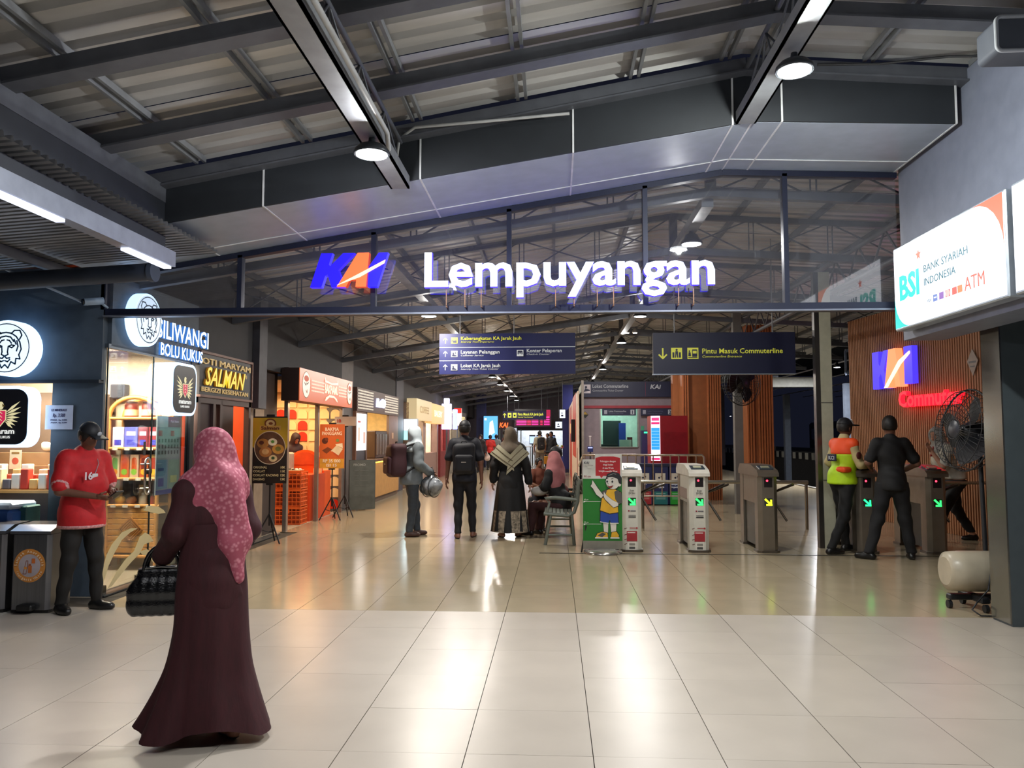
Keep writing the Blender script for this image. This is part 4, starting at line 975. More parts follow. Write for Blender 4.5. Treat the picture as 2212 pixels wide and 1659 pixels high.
def crate(loc, label):
    t = thing('plastic_crate', label, 'crate', loc, 0, 'orange crates')
    o2 = M('#e0662a', .4, 0, .06); m = MB(); w2, d2, h = .245, .18, .29
    for z in (0.015, .085, .155, .225, .28):
        for y in (-d2, d2): m.bar((-w2, y, z), (w2, y, z), .014, .016)
        for x in (-w2, w2): m.bar((x, -d2, z), (x, d2, z), .014, .016)
    for i in range(8):
        x = -w2 + .07 * i
        for y in (-d2, d2): m.bar((x, y, 0), (x, y, h), .01, .016 if i not in (0, 7) else .02)
    for i in range(6):
        for x in (-w2, w2): m.bar((x, -d2 + .072 * i, 0), (x, -d2 + .072 * i, h), .01, .012)
    m.build('lattice_wall', o2, t)['kind'] = 'stuff'; MB().bb(-w2, w2, -d2, d2, 0, .012).build('bottom', o2, t); MB().bb(-w2 - .012, w2 + .012, -d2 - .012, -d2 + .004, .262, .3).bb(-w2 - .012, w2 + .012, d2 - .004, d2 + .012, .262, .3).build('rim_band', o2, t)
    MB().bb(-.06, .06, -d2 - .014, -d2 - .004, .19, .26).build('hand_plate', o2, t)
    MB().bb(-w2 + .02, w2 - .02, -d2 + .02, d2 - .02, .014, .24).build('contents', M('#a8481c', .6, 0, .2), t)
    return t
for k in range(3): crate((-4.56, 13.35, .004 + k * .302), 'orange plastic crate, %s of the stack at the cake shop' % ['bottom one', 'middle one', 'topmost'][k])
t = thing('snack_tray', 'flat tray of black and white cakes on the crates', 'tray', (-4.56, 13.35, .915)); MB().bb(-.2, .2, -.14, .14, 0, .01).build('tray_base', M('#d9c8a0', .5), t)
for i in range(10): MB().lathe([(.025, .01), (.03, .02), (.02, .035), (.001, .036)], (-.17 + .04 * i, .05 * ((i % 3) - 1), 0), 10).build('cake', M('#e8e0d0' if i % 2 else '#2c2420', .5), t)
# grey pier with chalkboard
MB().bb(-4.6, -4.3, 15.6, 16.5, 0, 3.5).build('pier', M('#5f5b5c', .6, 0, .1), wl)
t = thing('chalk_board', 'grey framed chalkboard leaning beside the orange shop', 'sign board', (AX(758, 1000, -4.1).x, 0, 0))
t.location = (-4.14, 15.75, 0); t.rotation_euler = (0, 0, R(32))
MB().poly(rrect(-.02, 0.02, .52, 1.02, .03), -.02, .02).build('board', M('#4a4f4c', .6, 0, .25, 0, 6), t)
MB().tube([(-.02, 0, .03), (-.02, 0, 1.02), (.52, 0, 1.02), (.52, 0, .03)], .014, 8, closed=True).build('frame', M('#23252a', .5), t)
text('PROMO', t, .06, .9, .05, M('#9a9f9c', .7), -.024)
for i in range(6): text('~~ ~~~~', t, .08, .8 - .1 * i, .02, M('#7a7f7c', .7), -.024, w=.3)
for d in (0, .5): MB().cyl((d, .0, .0), (d, .25, .0 + .9), .01, n=6).build('strut', M('#23252a', .5), t) if False else None
# ================================================================ coffee bun shop
t = thing('bun_shop_board', 'brown sign board with white lattice and glowing script lettering', 'sign', (XL, 16.5, 0), PI / 2)
MB().bb(0, 4.5, -.05, .04, 2.05, 2.56).build('board', M('#4b3129', .5, 0, .1), t); cr = E('#e9dcc8', .8)
m = MB()
for x0, n in ((.1, 13), (2.75, 15)):
    for i in range(n):
        for k in range(7): m.box((x0 + i * .11, -.058, 2.12 + k * .063), (.05, .012, .034))
o = m.build('lattice', cr, t); o['kind'] = 'stuff'
letters("Roti'O", t, 1.72, 2.2, .2, E('#eef2ff', 3), E('#c8d0ff', 2), .9, y=-.08, bold=.02, ext=.02, shear=.2)
bs = thing('bun_kiosk', 'bun shop front with bright menu screens and an open hatch', 'shopfront', (XL, 16.5, 0), PI / 2)
bw = M('#7b5340', .5, 0, .1)
MB().bb(0, .06, -.03, .04, 0, 2.05).bb(3.4, 4.5, -.03, .04, 0, 2.05).build('wall_panel', bw, bs)
MB().bb(.06, .95, -.0, .04, .0, 1.2).build('lower_panel', M('#3a3f4a', .5), bs)
for a, b in ((.08, .48), (.54, .94)): o = MB().bb(a, b, -.03, .0, 1.2, 2.0).build('menu_screen', E('#fff4ec', 2.0), bs); 
MB().bb(.06, .98, -.02, .03, 2.0, 2.05).bb(.95, 1.02, -.03, .03, .9, 2.05).bb(3.33, 3.4, -.03, .03, .9, 2.05).build('frame_post', M('#6a5348', .5), bs)
A = Art(bs, -.031, 'screen_picture'); A.rect(.2, 1.4, .34, 1.7, E('#e0b8a0', 1.0)); A.rect(.64, 1.35, .84, 1.6, E('#d9b0a0', 1.0)); A.rect(.15, 1.8, .4, 1.84, E('#c06060', 1)); A.done()
MB().bb(3.7, 3.9, -.034, -.03, 1.45, 1.6).build('notice', M('#c9a080', .6), bs)
MB().bb(-6.2, -6.1, 16.55, 20.9, 0, 2.5).bb(-6.2, -4.45, 20.9, 20.98, 0, 2.5).bb(-6.2, -4.3, 16.5, 16.56, 0, 2.5).build('room_wall', M('#ecd29a', .7), wl); MB().bb(-6.2, -4.3, 16.5, 21, 2.45, 2.5).build('room_ceiling', M('#ecdcc0', .7), wl)
lamp('AREA', 'shop_light', (-5.1, 18.3, 2.4), 110, (1, .82, .55), None, 1.2, 2.6)
t = thing('bun_shop_counter', 'pale wooden counter with a glowing yellow edge light', 'counter', (-4.2, 17.4, 0), PI / 2)
MB().bb(-.5, 3.0, -.12, .35, .12, .9).build('body', M('#b98a4c', .5, 0, .1), t); MB().bb(-.48, 2.98, -.08, .35, 0, .12).build('plinth', M('#5a4a3c', .6), t); MB().bb(-.55, 3.05, -.16, .38, .93, .98).build('top', M('#5a4030', .4), t); MB().bb(-.52, 3.02, -.14, .36, .9, .93).build('edge_light', E('#ffd24a', 3.5), t)
t = thing('display_oven', 'dark oven and bottles on the bun shop counter', 'oven', (-4.42, 19.1, .98)); MB().box((0, 0, .33), (.34, 1.3, .66), bev=.02).build('case', M('#4a3428', .4, .2), t)
for i in range(4): MB().bb(.172, .18, -.6 + i * .32, -.35 + i * .32, .08, .58).build('door', M('#8a7058', .2, .4), t)
# ================================================================ further shops
def shop(y0, y1, wallc, signc, signtxt, label, sz0=2.05, sz1=2.55, inner='#e8dcc8', e=60, col=(1, .9, .75), se=.8, txtc='#ffffff', proud=.08):
    t = thing('shop_unit', label + ' shop unit', 'shop', (XL, y0, 0), PI / 2); L = y1 - y0
    MB().bb(0, .25, -.02, .2, 0, 2.5).bb(L - .3, L, -.02, .2, 0, 2.5).build('side_panel', M(wallc, .5, 0, .1), t)
    MB().bb(0, L, -proud, .05, sz0, sz1).build('sign_board', M(signc, .5, emit=se), t)
    text(signtxt, t, L * .2, (sz0 + sz1) / 2 - .09, .2, E(txtc, 1.5), -proud - .004, w=L * .6, bold=.02)
    MB().bb(.25, L - .3, .0, .5, 0, .95).build('counter', M(wallc, .5, 0, .1), t); MB().bb(.25, L - .3, 1.6, 1.7, 0, 2.5).bb(L - .34, L - .3, .2, 1.6, 0, 2.5).build('back_wall', M(inner, .7), t)
    lamp('AREA', 'shop_light', (L / 2, .8, 2.4), e, col, t, L * .6, .8)
    return t
MB().bb(-4.5, -4.28, 21.0, 22.0, 0, 3.5).build('pier', M('#3a3b48', .6), wl)
t = thing('bright_light_box', 'dazzling pale blue light box behind the white hooded walker', 'sign', (-4.1, 22.2, 1.7)); MB().box((0, 0, 0), (.42, .12, .62), bev=.02).build('case', M('#d0d8e8', .4), t); MB().bb(-.19, .19, -.066, -.06, -.02, .29).build('face', E('#e6f4ff', 7), t); MB().bb(-.19, .19, -.066, -.06, -.29, -.02).build('lower_face', E('#7fe0e0', 3), t); MB().bb(-.02, .02, .0, .06, -1.7, -.29).build('post', steel_m, t)
shop(22.6, 25.4, '#9a8478', '#c9b48a', 'COFFEE', 'cream and gold illuminated cafe', 2.0, 2.62, '#f2e0c0', 70, (1, .85, .62), .9, '#8a6a30', .25)
shop(25.4, 28.4, '#8a7068', '#e0b070', 'BAKERY', 'orange lit bakery next to the cream cafe', 1.95, 2.6, '#f2e6d0', 70, (1, .86, .7), 1.0, '#fff0c0', .25)
t = thing('violet_light_tower', 'tall white violet blade sign sticking out from the left shops', 'sign', (-4.0, 28.9, 0)); MB().box((0, 0, 2.25), (.36, .16, .95), bev=.02).build('case', E('#d8ccff', 2.6), t); MB().box((.3, .1, 2.15), (.18, .1, .75), bev=.02).build('side_case', E('#a8b0ff', 2.0), t); MB().box((0, 0, 2.83), (.2, .14, .2), bev=.02).build('cap', E('#e0e0ff', 2.4), t); MB().bb(-.03, .03, .0, .06, 0, 1.78).build('post', steel_m, t)
shop(29.0, 31.4, '#7a2a2a', '#a82048', 'SALE', 'red fronted snack', 1.9, 2.4, '#b86a60', 40, (1, .6, .6), .5, '#ff90b0')
t = thing('red_light_strip', 'string of small orange bulbs above the red shop', 'lights', (-4.1, 29.2, 2.5))
for i in range(12): MB().lathe([(.001, .03), (.03, 0), (.001, -.03)], (0, i * .25, .03 * math.sin(i * 1.3)), 8).build('bulb', E('#ffb070', 4), t)
shop(31.4, 34.0, '#8d8578', '#b8a890', 'KOPI', 'beige fronted', 2.0, 2.6, '#b8ae98', 30, (1, .9, .8), .25, '#c03030')
t = thing('red_white_blade_sign', 'small red and white blade sign over beige shop', 'sign', (-3.9, 31.5, 2.3)); MB().box((0, 0, 0), (.3, .1, .7), bev=.01).build('case', E('#f0d8d0', 1.6), t); MB().bb(-.15, .15, -.052, -.05, .15, .35).build('red_band', E('#e03020', 1.2), t); MB().bar((-.36, 0, 0), (-.15, 0, 0), .03).build('bracket', steel_m, t)
shop(34.0, 37.0, '#5a5650', '#6a5a48', 'TOKO', 'dim brown', 2.0, 2.6, '#8a8070', 22, (1, .9, .8), .15, '#ffe0a0')
MB().bb(-3.85, -3.4, 38.5, 39.0, 0, 3.6).build('blue_column', M('#161c4a', .5), wl)
t = thing('blue_advert_screen', 'bright blue upright advert screen beside the dark column', 'screen', (AY(1060, 920, 37.8).x, 37.8, 0)); MB().bb(-.38, .38, 0, .1, 1.35, 2.55).build('case', M('#11131c', .5), t); MB().bb(-.34, .34, -.01, 0, 1.4, 2.5).build('display', E('#5aa8f0', 1.6), t)
A = Art(t, -.011, 'picture'); A.poly([(-.1, 1.5), (.2, 1.7), (.1, 2.3), (-.05, 2.2)], E('#d8f0ff', 1.6)); A.rect(-.3, 2.3, -.2, 2.4, E('#f0e8ff', 1.6)); A.done(); MB().bb(-.05, .05, .02, .08, 0, 1.35).build('stand', M('#222222', .5), t)
# ================================================================ STATION NAME SIGN on the glass
sg = thing('station_name_sign', 'large glowing station name in white letters with a blue and orange logo', 'sign', (AY(683, 620, GY).x, 7.06, 0))
zk0, zk1 = AY(700, 622, 7.05).z, AY(700, 549, 7.05).z; hk = zk1 - zk0
wk = (855 - 683) / F * 7.1
blue = E('#2416ff', 1.25); bs_ = E('#2014ff', 2); org = E('#ff6a3a', 1.6); wht = E('#d4ddff', 2.2); vio = E('#2a1cff', 5)
def sk(pts, sh=.16): return [((x + z * sh) * wk / 1.16, zk0 + z * hk) for x, z in pts]
def lg(name, pts, mat, y0=-.045, y1=0.02):
    m = MB().poly(sk(pts), y0, y1); o = m.build(name, mat, sg); o.data.materials.append(bs_ if mat != org else E('#c83c18', 1))
    for p in o.data.polygons: p.material_index = 0 if abs(p.normal.y) > .5 else 1
    return o
lg('logo_letter', [(0, 0), (.17, 0), (.17, .34), (.2, .38), (.32, 0), (.52, 0), (.34, .5), (.5, 1), (.33, 1), (.2, .62), (.17, .66), (.17, 1), (0, 1)], blue)
lg('logo_letter', [(.4, 0), (.55, 1), (.72, 1), (.84, 0), (.68, 0), (.66, .2), (.56, .2), (.54, 0)], org, -.05)
lg('logo_letter', [(.86, 0), (1.0, 0), (1.0, 1), (.86, 1), (.78, .6)], blue)
o = MB().poly(sk([(.4, .05), (.7, .28), (1.0, .68), (1.0, .78), (.66, .36)], .16), -.062, -.05).build('logo_stripe', E('#ffb8a0', 2.2), sg)
x0 = AY(918, 620, 7.05).x - sg.location.x; x1 = AY(1543, 620, 7.05).x - sg.location.x; zb_ = AY(1200, 617, 7.05).z
letters('Lempuyangan', sg, x0, zb_, AY(930, 549, 7.05).z - zb_, wht, vio, x1 - x0, y=-.02, bold=.022, ext=.03)
m = MB()
for px in (965, 1005, 1040, 1200, 1240, 1290, 1325, 1465, 1497):
    X = AY(px, 640, 7.1).x - sg.location.x; m.bb(X - .004, X + .004, .01, .1, zb + .02, zb + .035); m.bb(X - .004, X + .004, .01, .02, zb + .03, zb_ + .02)
o = m.build('support_rods', M('#b98a60', .5), sg); o['kind'] = 'stuff'
# ================================================================ BANK LIGHT BOXES on the right fascia
def bankbox(y_far, y_near, label, kind):
    L = y_far - y_near; t = thing('bank_light_box', label, 'sign', (3.125, y_far, 0), -PI / 2)
    MB().box((L / 2, -.04, 2.79), (L, .12, .74), bev=.01).build('case', M('#b9c2cc', .35, .6), t)
    MB().bb(.02, L - .02, -.104, -.1, 2.44, 3.14).build('face', E('#f2f6ff', 1.9), t)
    A = Art(t, -.105, 'print'); tq = E('#18c8c0', 1.3); co = E('#ff7a60', 1.2)
    if kind == 'a':
        A.poly([(.02, 2.44), (.3, 2.44)] + [(.3 - .28 * math.sin(a) , 2.44 + .28 * (1 - math.cos(a))) for a in [PI / 2 * i / 6 for i in range(1, 7)]], tq)
        A.poly([(L - .02, 3.14), (L - .4, 3.14)] + [(L - .4 + .38 * math.sin(a), 3.14 - .38 * (1 - math.cos(a))) for a in [PI / 2 * i / 6 for i in range(1, 7)]], co)
        A.poly([(.49 + .05 * (1 if i % 2 == 0 else .45) * math.sin(PI * i / 5), 3.0 + .05 * (1 if i % 2 == 0 else .45) * math.cos(PI * i / 5)) for i in range(10)], E('#ff6a4a', 1.1)); A.done()
        text('BSI', t, .13, 2.68, .2, tq, -.108, w=.36, bold=.03, ext=.002); 
        c1 = E('#1f8aa0', .35)
        text('BANK SYARIAH', t, .58, 2.83, .06, c1, -.108, w=.68, bold=0); text('INDONESIA', t, .58, 2.72, .06, c1, -.108, w=.5, bold=0)
        text('ATM', t, 1.2, 2.56, .1, E('#e86a58', 1), -.108, w=.27, bold=0)
        B = Art(t, -.106, 'print')
        for x, c in ((.75, '#7a8fd0'), (.85, '#9a70c0'), (.95, '#e05a60'), (1.05, '#e06a60'), (1.13, '#f09060')): B.rect(x - .035, 2.565, x + .035, 2.62, E(c, .9), up=False)
        B.disc(.95, 2.592, .03, E('#ffc0b8', 1)); B.rect(.73, 2.59, .775, 2.6, E('#ffffff', 1)); B.done()
        text('VISA', t, .62, 2.575, .025, E('#9aa8b8', .9), -.108, w=.07)
    else:
        A.poly([(.2, 2.6), (.45, 2.6), (.5, 2.95), (.25, 2.95)], E('#e07848', 1)); A.done()
        text('46', t, .24, 2.68, .18, E('#c83a2c', 1), -.108, w=.24, bold=.03); text('BNI', t, .6, 2.66, .24, E('#3a5a68', .8), -.108, w=.6, bold=.03)
    return t
bankbox(7.07, 5.33, 'glowing white and turquoise bank cash machine box at upper right', 'a')
bankbox(5.26, 3.5, 'second bank light box nearer the camera, cut by the right edge', 'b')
# grey framed panel hanging top right
t = thing('roof_speaker_box', 'grey framed box hanging from the roof in the upper right corner', 'speaker', (AY(2225, 72, 4.5).x, 4.5, AY(2225, 72, 4.5).z))
MB().poly(rrect(-.19, -.1, .25, .1, .03), 0, .2).build('case', M('#3c4048', .6), t); MB().tube([(x, -.005, z) for x, z in rrect(-.19, -.1, .25, .1, .03)], .012, 6, closed=True).build('frame', M('#8f9296', .5), t)
MB().bar((.1, .1, .1), (.1, .1, .35), .03).build('hanger', steel_m, t)
tag(MB().tube([AY(1765, 140, 5.9), AY(1900, 138, 5.8), AY(2050, 122, 5.6), AY(2230, 118, 5.4)], .009, 6).build('cable', M('#1c1d20', .6)), 'black cable sagging from the ridge lamp to the right', 'cable')
# ================================================================ HANGING DIRECTION BOARDS
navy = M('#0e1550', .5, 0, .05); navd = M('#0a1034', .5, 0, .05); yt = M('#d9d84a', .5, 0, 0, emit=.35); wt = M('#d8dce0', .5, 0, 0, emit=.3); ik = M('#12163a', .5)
def arrow_up(A, x, z, s, mat):
    A.line([(x, z - s), (x, z + s * .85)], s * .28, mat); A.line([(x - s * .7, z + s * .2), (x, z + s * .95)], s * .28, mat); A.line([(x + s * .7, z + s * .2), (x, z + s * .95)], s * .28, mat)
Y1 = 12.0; zA = AY(1095, 720, Y1).z; zB = AY(1095, 808, Y1).z; xA = AY(949, 760, Y1).x; xB = AY(1243, 760, Y1).x
t = thing('direction_board', 'navy three-row hanging direction board left of the hall centre', 'sign', (xA, Y1, zB)); W = xB - xA; H = zA - zB
MB().bb(0, W, 0, .1, 0, H).build('board', navy, t)
for x in (.15 * W, .55 * W): MB().cyl((x, .05, H), (x, .05, zr(x + xA) - zB + .02), .008, n=6).build('hanging_rod', steel_l, t)
A = Art(t, 0, 'print'); A.rect(0, H * .655, W, H * .67, wt); A.rect(0, H * .325, W, H * .34, wt)
for i, c in enumerate((yt, wt, wt)):
    z = H * (.83 - .33 * i); arrow_up(A, W * .045, z, .042, c); A.rect(W * .087, z - .048, W * .135, z + .048, c)
A.disc(W * .113, H * .83 + .0, .026, ik); A.rect(W * .1, H * .83 - .035, W * .127, H * .83 - .01, ik); A.rect(W * .105, H * .83 + .0, W * .121, H * .83 + .018, yt); A.rect(W * .09, H * .83 - .02, W * .096, H * .83 + .01, ik)
for z in (H * .5, H * .17): A.disc(W * .104, z + .008, .013, ik); A.rect(W * .095, z - .036, W * .127, z - .02, ik); A.poly([(W * .094, z - .02), (W * .104, z), (W * .118, z - .02)], ik)
A.rect(W * .118, H * .5 + .0, W * .122, H * .5 + .034, ik); A.poly([(W * .116, H * .17 + .012), (W * .13, H * .17 + .02), (W * .128, H * .17 + .034), (W * .115, H * .17 + .03)], M('#8a8f98', .5))
z = H * .51; A.rect(W * .572, z - .048, W * .62, z + .048, wt); A.poly(rrect(W * .578, z - .02, W * .614, z + .038, .008), ik); A.rect(W * .586, z - .03, W * .606, z + .01, wt); A.disc(W * .596, z + .0, .012, ik); A.done()
for i, (a, b, c) in enumerate((('Keberangkatan KA Jarak Jauh', 'Intercity Train Departures', yt), ('Layanan Pelanggan', 'Customer Service', wt), ('Loket KA Jarak Jauh', 'Intercity Train Ticket Counter', wt))):
    z = H * (.84 - .335 * i) + .0; text(a, t, W * .16, z, .052, c, -.006, w=W * (.445, .285, .29)[i], bold=.015); text(b, t, W * .16, z - .04, .024, wt if i else yt, -.006, w=W * (.245, .167, .278)[i], shear=.25, bold=0)
text('Konter Pelaporan', t, W * .645, H * .53, .052, wt, -.006, w=W * .255, bold=.015); text('Check-in Counter', t, W * .645, H * .53 - .042, .024, wt, -.006, w=W * .167, shear=.25, bold=0)
Y2 = 11.5; zA = AY(1565, 718, Y2).z; zB = AY(1565, 807, Y2).z; xA = AY(1411, 760, Y2).x; xB = AY(1718, 760, Y2).x
t = thing('direction_board', 'navy hanging board with a yellow down arrow above the gates', 'sign', (xA, Y2, zB)); W = xB - xA; H = zA - zB
MB().bb(0, W, 0, .1, 0, H).build('board', navd, t); MB().bb(-.006, W + .006, -.003, .1, -.012, 0).build('bottom_trim', M('#8f9aa8', .4, .5), t)
for x in (.155 * W, .85 * W): MB().cyl((x, .05, H), (x, .05, zr(x + xA) - zB + .02), .008, n=6).build('hanging_rod', steel_l, t)
A = Art(t, 0, 'print'); zc_ = H * .49; x = W * .068
A.line([(x, zc_ + .075), (x, zc_ - .06)], .022, yt); A.line([(x - .055, zc_ - .015), (x, zc_ - .07)], .022, yt); A.line([(x + .055, zc_ - .015), (x, zc_ - .07)], .022, yt)
A.rect(W * .127, zc_ - .08, W * .205, zc_ + .085, yt); A.rect(W * .242, zc_ - .08, W * .32, zc_ + .085, yt)
A.rect(W * .136, zc_ - .06, W * .15, zc_ + .02, ik); A.rect(W * .182, zc_ - .06, W * .196, zc_ + .02, ik); A.disc(W * .166, zc_ + .055, .016, ik); A.poly([(W * .157, zc_ + .035), (W * .175, zc_ + .035), (W * .178, zc_ - .06), (W * .17, zc_ - .06), (W * .166, zc_), (W * .162, zc_ - .06), (W * .154, zc_ - .06)], ik)
A.poly(rrect(W * .275, zc_ - .05, W * .312, zc_ + .06, .01), ik); A.rect(W * .28, zc_ + .0, W * .307, zc_ + .04, yt); A.disc(W * .256, zc_ + .035, .012, ik); A.poly([(W * .25, zc_ + .02), (W * .264, zc_ + .02), (W * .268, zc_ - .04), (W * .248, zc_ - .04)], ik); A.rect(W * .248, zc_ - .065, W * .312, zc_ - .055, ik); A.done()
text('Pintu Masuk Commuterline', t, W * .347, zc_ + .0, .072, yt, -.006, w=W * .565, bold=.012); text('Commuterline Entrance', t, W * .347, zc_ - .06, .032, yt, -.006, w=W * .278, shear=.25, bold=0)
# ================================================================ LETTERS ON THE SLATTED WALL
ws = thing('wall_logo_sign', 'glowing blue and orange logo on the brown slatted wall', 'sign', (5.81, 14.36, 0), -PI / 2 + R(8))
def q(pts, mat, y0, y1, x0=.0, z0=2.34, w_=1.2, h_=.66, name='logo_letter'):
    return MB().poly([(x0 + x * w_, z0 + z * h_) for x, z in pts], y0, y1).build(name, mat, ws)
vb = E('#4a38ff', 1.3)
q([(0, 0), (.17, 0), (.17, .3), (.22, .4), (.3, 0), (.42, 0), (.3, .5), (.42, 1), (.3, 1), (.2, .6), (.17, .66), (.17, 1), (0, 1)], vb, -.1, 0)
q([(.35, 0), (.47, 1), (.64, 1), (.75, 0), (.63, 0), (.6, .26), (.51, .26), (.47, 0)], E('#ff8a58', 1.6), -.13, 0)
q([(.81, .05), (1, .05), (1, 1), (.81, 1)], vb, -.1, 0); q([(.36, 0), (.43, 0), (.78, .56), (1, .8), (1, .86), (.74, .66)], E('#ffc8a8', 2.2), -.15, -.13, name='logo_stripe')
ws2 = thing('wall_word_sign', 'glowing red raised word below the logo on the slatted wall', 'sign', (5.92, 13.6, 0), -PI / 2 + R(8))
letters('Commuter', ws2, 0, 2.0, .25, E('#ff2a38', 1.7), E('#ff1424', 3.0), 1.6, y=-.06, bold=.025, ext=.04)
t = thing('warning_placard', 'small diamond safety placard high on the slatted wall', 'sign', (6.17, 11.85, .34), -PI / 2 + R(8)); MB().poly([(0, 2.45), (.12, 2.27), (0, 2.05), (-.12, 2.27)], -.01, 0).build('plate', M('#a89a90', .5), t)
A = Art(t, -.01, 'print'); A.rect(-.08, 2.24, .08, 2.27, M('#6a6a70', .5)); A.rect(-.05, 2.18, .05, 2.2, M('#6a6a70', .5)); A.done()
# ================================================================ TICKET GATES
stl = M('#8f867a', .3, .75, .08); stl2 = M('#6f675e', .3, .75, .08); whw = M('#c9c6ba', .4, 0, .04)
def gate(x, y, label, white=False, col='g'):
    t = thing('ticket_gate', label, 'gate', (x, y, 0)); b = whw if white else stl
    oc = lambda hx, y0, y1, c: [(-hx + c, y0), (hx - c, y0), (hx, y0 + c), (hx, y1), (-hx, y1), (-hx, y0 + c)]
    MB().prism(oc(.125, 0, .2, .05), .03, .98).build('front_post', b, t); MB().prism(oc(.145, -.02, .22, .05), 0, .03).build('foot_plate', stl2, t)
    MB().bb(-.11, .11, .2, 1.0, .62, .98).build('side_box', whw if white else stl, t); MB().bb(-.09, .09, .2, .95, .06, .62).build('lower_panel', M('#2c332c' if not white else '#3a4438', .25, .4), t)
    MB().bb(-.115, .115, .86, 1.04, .03, .98).build('rear_post', stl, t); MB().bb(-.13, .13, .85, 1.06, 0, .03).build('foot_plate', stl2, t)
    MB().prismx([(-.03, .98), (-.03, 1.02), (.03, 1.06), (.32, 1.12), (.95, 1.12), (1.05, 1.04), (1.05, .98)], -.135, .135).build('top_cover', M('#d6d2c6', .35) if white else stl, t)
    m = MB(); rot = Matrix.Rotation(R(12), 3, 'X'); m.box((0, .14, 1.09), (.18, .17, .012), rot=rot); m.build('reader_panel', M('#3c4a58', .2, .3), t)
    MB().box((0, .13, 1.098), (.1, .08, .008), rot=rot).build('card_pad', M('#c9c9a8', .3) if white else M('#9a9a80', .3), t)
    A = Art(t, 0, 'print'); A.rect(-.05, .84, .055, .965, M('#1a1516', .3)); A.disc(-.01, .925, .013, E('#ff2a40', 7)); A.poly(rrect(-.05, .6, .055, .7, .01), M('#103c24', .4) if white else M('#2c322c', .4))
    c = {'g': '#28ff58', 'y': '#e8ff20', 't': '#20ff78'}[col]; e = E(c, 3.5)
    A.line([(-.036, .685), (.03, .622)], .024, e); A.line([(.036, .675), (.036, .614)], .022, e); A.line([(-.02, .614), (.042, .614)], .022, e)
    if white:
        A.rect(-.05, .52, -.03, .54, M('#8a2a3a', .5)); A.rect(-.02, .522, .05, .536, M('#5a5a60', .5)); A.rect(-.045, .47, .05, .476, M('#333338', .5)); A.rect(-.045, .445, .05, .458, M('#222228', .5))
        rd = M('#a02830', .5); A.rect(-.07, .14, .065, .27, rd); A.rect(-.06, .245, .04, .256, M('#e0d8d0', .5)); A.rect(-.058, .02, .052, .135, M('#d9d4c8', .5)); A.rect(-.04, .04, .036, .07, M('#4a4a48', .5)); A.rect(-.04, .085, .036, .115, M('#8a857c', .5)); A.line([(-.03, .31), (.05, .31)], .01, rd); A.disc(.06, .31, .012, rd)
        for z in (.3, .22, .16, .1): A.line([(-.1, z), (-.07, z + .01)], .008, M('#5a2a28', .5))
    A.done()
    if white:
        text('Scan', t, 0, .785, .022, M('#333333', .5), -.012, align='C'); text('Di Sini', t, 0, .75, .022, M('#333333', .5), -.012, align='C')
        MB().bb(.11, .114, .2, .9, .7, .8).build('side_print', M('#8a5a50', .5), t); MB().bb(-.114, -.11, .2, .9, .66, .8).build('side_print', M('#8f7a72', .5), t)
    MB().cyl((.11, .5, .72), (.16, .5, .72), .05, n=14).build('turnstile_hub', stl2, t)
    hub = Vector((.15, .5, .72))
    for d in ((.22, -.02, -.36), (.36, .12, .12), (.22, -.3, .15)): MB().cyl(hub, hub + Vector(d), .016, n=8).build('turnstile_arm', M('#6a645c', .25, .8) if d[2] > 0 else M('#9a9590', .25, .8), t)
    return t
gx = lambda px: AY(px, 1100, 10.35).x
gate(gx(1365), 10.35, 'white wrapped ticket gate beside the height board', True, 'g')
gate(gx(1511), 10.35, 'white wrapped ticket gate standing alone in the middle', True, 'g')
gate(gx(1660), 10.35, 'bare steel ticket gate with a yellow arrow', False, 'y')
gate(gx(1874), 10.35, 'steel ticket gate with a green arrow beside the vest officer', False, 't')
gate(gx(2026), 10.35, 'steel ticket gate in front of the laughing woman', False, 'g')
t = thing('barrier_bar', 'long steel barrier bar between the white wrapped gates and pole', 'barrier', (0, 13.0, 0))
xa, xb = AY(1385, 1041, 13).x, AY(1745, 1041, 13).x; za = AY(1500, 1041, 13).z
MB().cyl((xa, 0, za), (xb, 0, za), .03, n=10).build('rail', M('#a8a294', .25, .8), t)
for x in (xa + .02, 3.05, xb - .03): MB().cyl((x, 0, 0), (x, 0, za), .025, n=10).build('post', M('#8a8478', .3, .8), t)
t = thing('barrier_bar', 'low steel bar between the officer and man in black', 'barrier', (0, 11.15, 0)); MB().cyl((AY(1815, 1040, 11.15).x, 0, .86), (6.12, 0, .86), .022, n=10).build('rail', M('#a8a294', .25, .8), t); MB().cyl((6.1, 0, 0), (6.1, 0, .86), .02, n=8).build('post', stl, t)
# ================================================================ HEIGHT BOARD with drawn boy
hb = thing('height_board', 'green height measuring board with a drawn boy and red speech box', 'sign board', (AY(1301, 1100, 10.3).x, 10.25, 0)); hwid = (1342 - 1259) / 2 / F * 10.3
MB().bb(-hwid, hwid, 0, .02, .12, 1.2).bb(-hwid * .36, hwid, 0, .02, 1.2, 1.27).build('board', M('#c9c9c0', .4), hb)
MB().bb(-hwid, hwid, -.006, 0, .05, .155).build('foot_panel', M('#9a9890', .3, .6), hb)
MB().lathe([(hwid * .98, 0), (hwid * .98, .03), (hwid * .6, .045), (.001, .05)], (0, -.0, 0), 30).build('base_disc', M('#b0aca4', .2, .8), hb)
MB().cyl((-hwid - .02, .05, .0), (-hwid + .04, .0, .35), .012, n=8).build('strut', M('#2a2a2a', .5), hb)
A = Art(hb, -.0008, 'print'); gn = M('#1f8a2a', .5, 0, .03, emit=.02); k = M('#15171a', .5); sk_ = M('#cfcabf', .5); ye = M('#d6a424', .5); gy_ = M('#4f4c48', .5); bl = M('#1d3f94', .5); rd = M('#b02028', .5); wh = M('#d8d8d0', .5)
